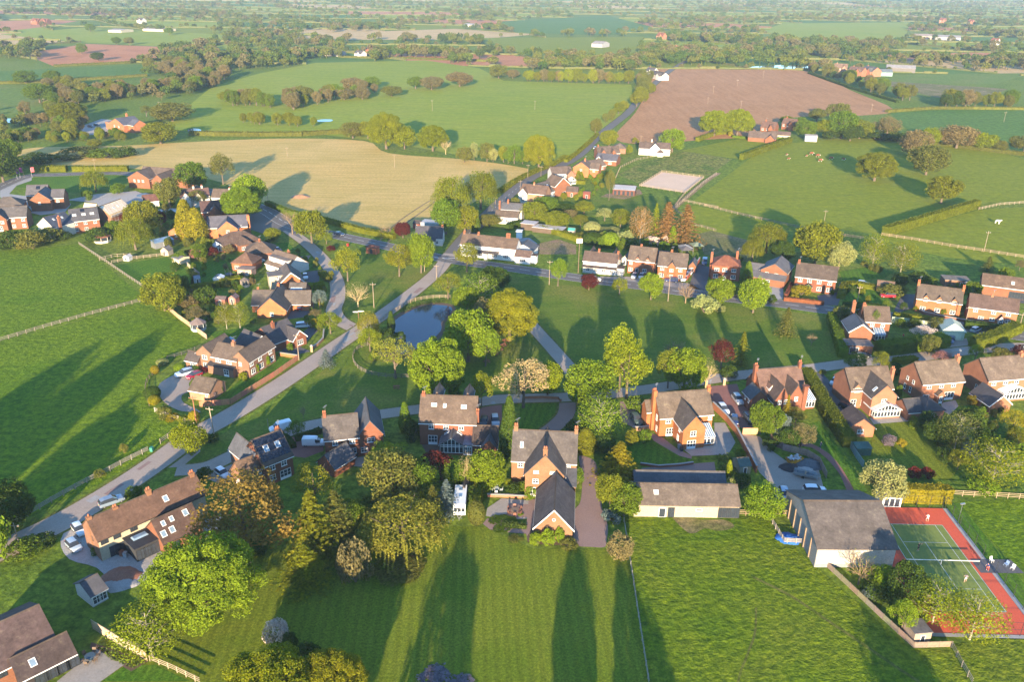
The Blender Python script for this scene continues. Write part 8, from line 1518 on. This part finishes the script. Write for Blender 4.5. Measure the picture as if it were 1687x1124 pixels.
# ================================================================== POND, LAKES, SMALL THINGS
m, nt, out = newmat('water'); n_ = bump(nt, noise(nt, pos(nt), 1.6, 3), .12, .03); principled(nt, out, (.008, .024, .055), .05, .2, n_)
zone('pond_bank', 'Y3', [(790,520),(640,498),(540,515),(420,570),(350,630),(340,720),(285,790),(262,860),(410,880),(580,830),(720,720),(730,640),(790,590)], .062, 'soil', 3)
zone('pond', 'Y3', [(772,532),(640,516),(545,535),(430,592),(372,642),(362,722),(304,792),(280,850),(400,862),(570,815),(700,700),(705,640),(765,590)], .070, 'water', 3)
zone('lake', 'T3', [(375,314),(450,306),(560,300),(680,304),(690,312),(640,320),(500,322),(390,320)], .06, 'water', 2); zone('pool', 'T1', [(1470,556),(1505,552),(1540,554),(1532,562),(1476,563)], .06, 'water', 2); zone('pool', 'T1', [(868,600),(900,594),(930,600),(925,613),(878,614)], .06, 'water', 2); zone('pool', 'T1', [(-40,552),(60,548),(105,550),(105,564),(-40,568)], .06, 'water', 2); zone('pool', 'T3', [(1260,492),(1330,494),(1330,501),(1262,499)], .06, 'water')
sh_ = House('brick bus shelter beside the main road', 'Z5', (893,752), (962,762), 2.3, 'bus_shelter', 'shelter', None, (.36,.14,.08), (.24,.10,.07), 'brick', 'roof_tile', None); sh_.main(2.4, .7, 'hip', oe=.2); sh_.row('f', .1, [.5], 1.2, 1.9, 'dark')
def bench(label, tg, x, y, rz, c=(.26,.10,.06)):
    t = thing('picnic_bench', label, 'bench', QG(tg, x, y), rz)
    for k in range(4): MB().box(-.85, .85, -.36 + k * .185, -.36 + k * .185 + .16, .72, .76).build('table_plank', 'timber', t, c)
    for s in (-1, 1): MB().box(-.85, .85, s * .62 - .13, s * .62 + .13, .42, .46).build('seat', 'timber', t, c)
    for x_ in (-.55, .55): MB().tube((x_, -.7, 0), (x_, -.25, .72), .045, .045, 4).tube((x_, .7, 0), (x_, .25, .72), .045, .045, 4).box(x_ - .04, x_ + .04, -.72, .72, .36, .42).build('leg_frame', 'timber', t, c)
for lab, tg, x, y, rz in (('picnic bench under the yellow oak, farthest of row', 'Y3', 1150, 772, .5), ('picnic bench under the yellow oak, second of row', 'Y3', 1135, 805, .8), ('picnic bench under the yellow oak, third of row', 'Y3', 1110, 835, .9), ('picnic bench under the yellow oak, nearest of row', 'Y3', 1080, 865, 1.0), ('lone tilted red bench on grass by the chestnut', 'Y3', 1020, 920, .7), ('picnic bench on the lower green by pond fence', 'Y7', 200, 152, .1), ('picnic bench on lawn below weeping tree', 'X5', 1005, 945, .2)): bench(lab, tg, x, y, rz)
def table_set(label, tg, x, y, c, n=6, r=.75, cc=(.14,.10,.07)):
    p = QG(tg, x, y) + Vector((0, 0, .06)); t = thing('garden_table', label + ' table', 'table', p); MB().tube((0, 0, .70), (0, 0, .75), r, r, 14).build('table_top', 'painted', t, c); MB().tube((0, 0, 0), (0, 0, .7), .06, .06, 6).tube((0, 0, 0), (0, 0, .05), .3, .3, 8).build('pedestal', 'painted', t, c)
    for i in range(n): a = 6.283 * i / n; chair('%s chair, %s clockwise from the near side' % (label, ordinal((-i) % n)), p + Vector((math.sin(a) * (r + .35), -math.cos(a) * (r + .35), 0)), cc, a + math.pi)
table_set('black patio dining', 'Y6', 1505, 935, (.03,.03,.03), 6, .9, (.03,.03,.03)); table_set('blue terrace dining', 'X4', 525, 660, (.06,.10,.14), 6); table_set('brown patio dining', 'X6', 412, 775, (.20,.14,.10), 6, .8, (.22,.10,.07)); table_set('white garden patio', 'X6', 270, 610, (.6,.66,.66), 4, .6, (.6,.66,.66))
o = MB().tube((0, 0, .5), (0, 0, .56), 1.6, 1.6, 20).build('trampoline_bed', 'black_plastic'); t = thing('trampoline', 'dark round trampoline on left garden lawn', 'trampoline', QG('Y1', 1520, 215)); o.parent = t
for i in range(6): a = i * 1.047; MB().tube((math.cos(a) * 1.6, math.sin(a) * 1.6, 0), (math.cos(a) * 1.6, math.sin(a) * 1.6, 2.2), .03, .03, 5).build('leg', 'steel', t)
for lab, tg, x, y, c in (('black wheeled bin by cottage extension', 'X3', 690, 820, (.03,.03,.03)), ('brown wheeled bin by cottage extension', 'X3', 708, 830, (.22,.08,.05)), ('grey wheeled bin by cottage extension', 'X3', 728, 838, (.3,.31,.33)), ('black storage box by cross wing house', 'Y8', 572, 655, (.04,.04,.045)), ('grey storage box by cross wing house', 'Y8', 558, 640, (.3,.32,.34)), ('red post box on the roadside grass', 'Z5', 776, 745, (.4,.03,.02)), ('green wheeled bin beside lane fence', 'X3', 880, 225, (.05,.25,.18))):
    t = thing('wheeled_bin' if 'bin' in lab else 'post_box' if 'post' in lab else 'storage_box', lab, 'bin' if 'bin' in lab else 'box', QG(tg, x, y), rt.uniform(-.5, .5)); MB().box(-.3, .3, -.35, .35, .08, 1.0, 0, .0).build('body', 'painted', t, c); MB().box(-.32, .32, -.38, .38, 1.0, 1.07).build('lid', 'painted', t, tuple(x * .8 for x in c))
    for s in (-1, 1): MB().tube((s * .2, .3, .1), (s * .3, .3, .1), .1, .1, 8).build('wheel', 'rubber', t)
# open gazebo tents behind the road houses
for lab, x, y, w_, c in (('grey green gazebo tent behind road houses', 1040, 135, 4.5, (.18,.22,.15)), ('dark gazebo canopy beside grey green tent', 960, 150, 5.0, (.22,.22,.22)), ('low dark canopy in front of gazebo tents', 965, 165, 4.5, (.12,.11,.11))):
    t = thing('gazebo', lab, 'gazebo', QG('Y4', x, y), .2); h_ = w_ / 2; MB().add([(-h_,-h_,2.1),(h_,-h_,2.1),(h_,h_,2.1),(-h_,h_,2.1),(0,0,3.2)], [(0,1,4),(1,2,4),(2,3,4),(3,0,4)]).build('canopy', 'painted', t, c)
    for sx in (-1, 1):
        for sy in (-1, 1): MB().tube((sx*h_*.95, sy*h_*.95, 0), (sx*h_*.95, sy*h_*.95, 2.1), .04, .04, 5).build('leg', 'steel', t)
# flower beds and shrubs in foliage
mb = MB(); rg = random.Random(4)
for tg, pts, n, hgt in (('X6', [(330,850),(510,870),(500,905),(330,890)], 420, .5), ('X4', [(560,590),(850,680),(770,715),(640,660)], 380, .5), ('X6', [(530,960),(600,900),(860,920),(880,1000),(600,1010)], 300, .3), ('Y8', [(800,700),(880,680),(980,780),(900,850),(820,830)], 700, .8), ('Y5', [(1050,440),(1300,480),(1300,450),(1060,420)], 300, .5), ('Y3', [(430,580),(560,520),(760,500),(760,480),(560,500),(420,550)], 900, .5), ('Y3', [(350,660),(300,780),(280,850),(200,850),(260,700)], 600, .5)):
    ws = [QG(tg, *p) for p in pts]; x0, x1 = min(p.x for p in ws), max(p.x for p in ws); y0, y1 = min(p.y for p in ws), max(p.y for p in ws); P2 = [(p.x, p.y) for p in ws]; k = 0
    for _ in range(n * 6):
        x, y = rg.uniform(x0, x1), rg.uniform(y0, y1)
        if inpoly(x, y, P2): leaf(mb, Vector((x, y, .07 + rg.random() * hgt)), Vector((0, 0, 1)), .2, rg, 1.2); k += 1
        if k >= n: break
tag(mb.build('ground_cover', 'foliage', None, (.11, .15, .03)), kind='stuff')

# ================================================================== HAZE
m = bpy.data.materials.new('haze_air'); m.use_nodes = True; nt = m.node_tree; nt.nodes.clear(); out = nt.nodes.new('ShaderNodeOutputMaterial'); pv = nt.nodes.new('ShaderNodeVolumePrincipled')
pv.inputs['Color'].default_value = (.58, .78, 1.0, 1); pv.inputs['Density'].default_value = .000085; pv.inputs['Anisotropy'].default_value = 0.0
nt.links.new(pv.outputs[0], out.inputs['Volume']); MATS['haze_air'] = m
tag(MB().box(-24100, 24100, -2100, 24100, -1.0, 101.0).build('haze', 'haze_air'), kind='stuff')
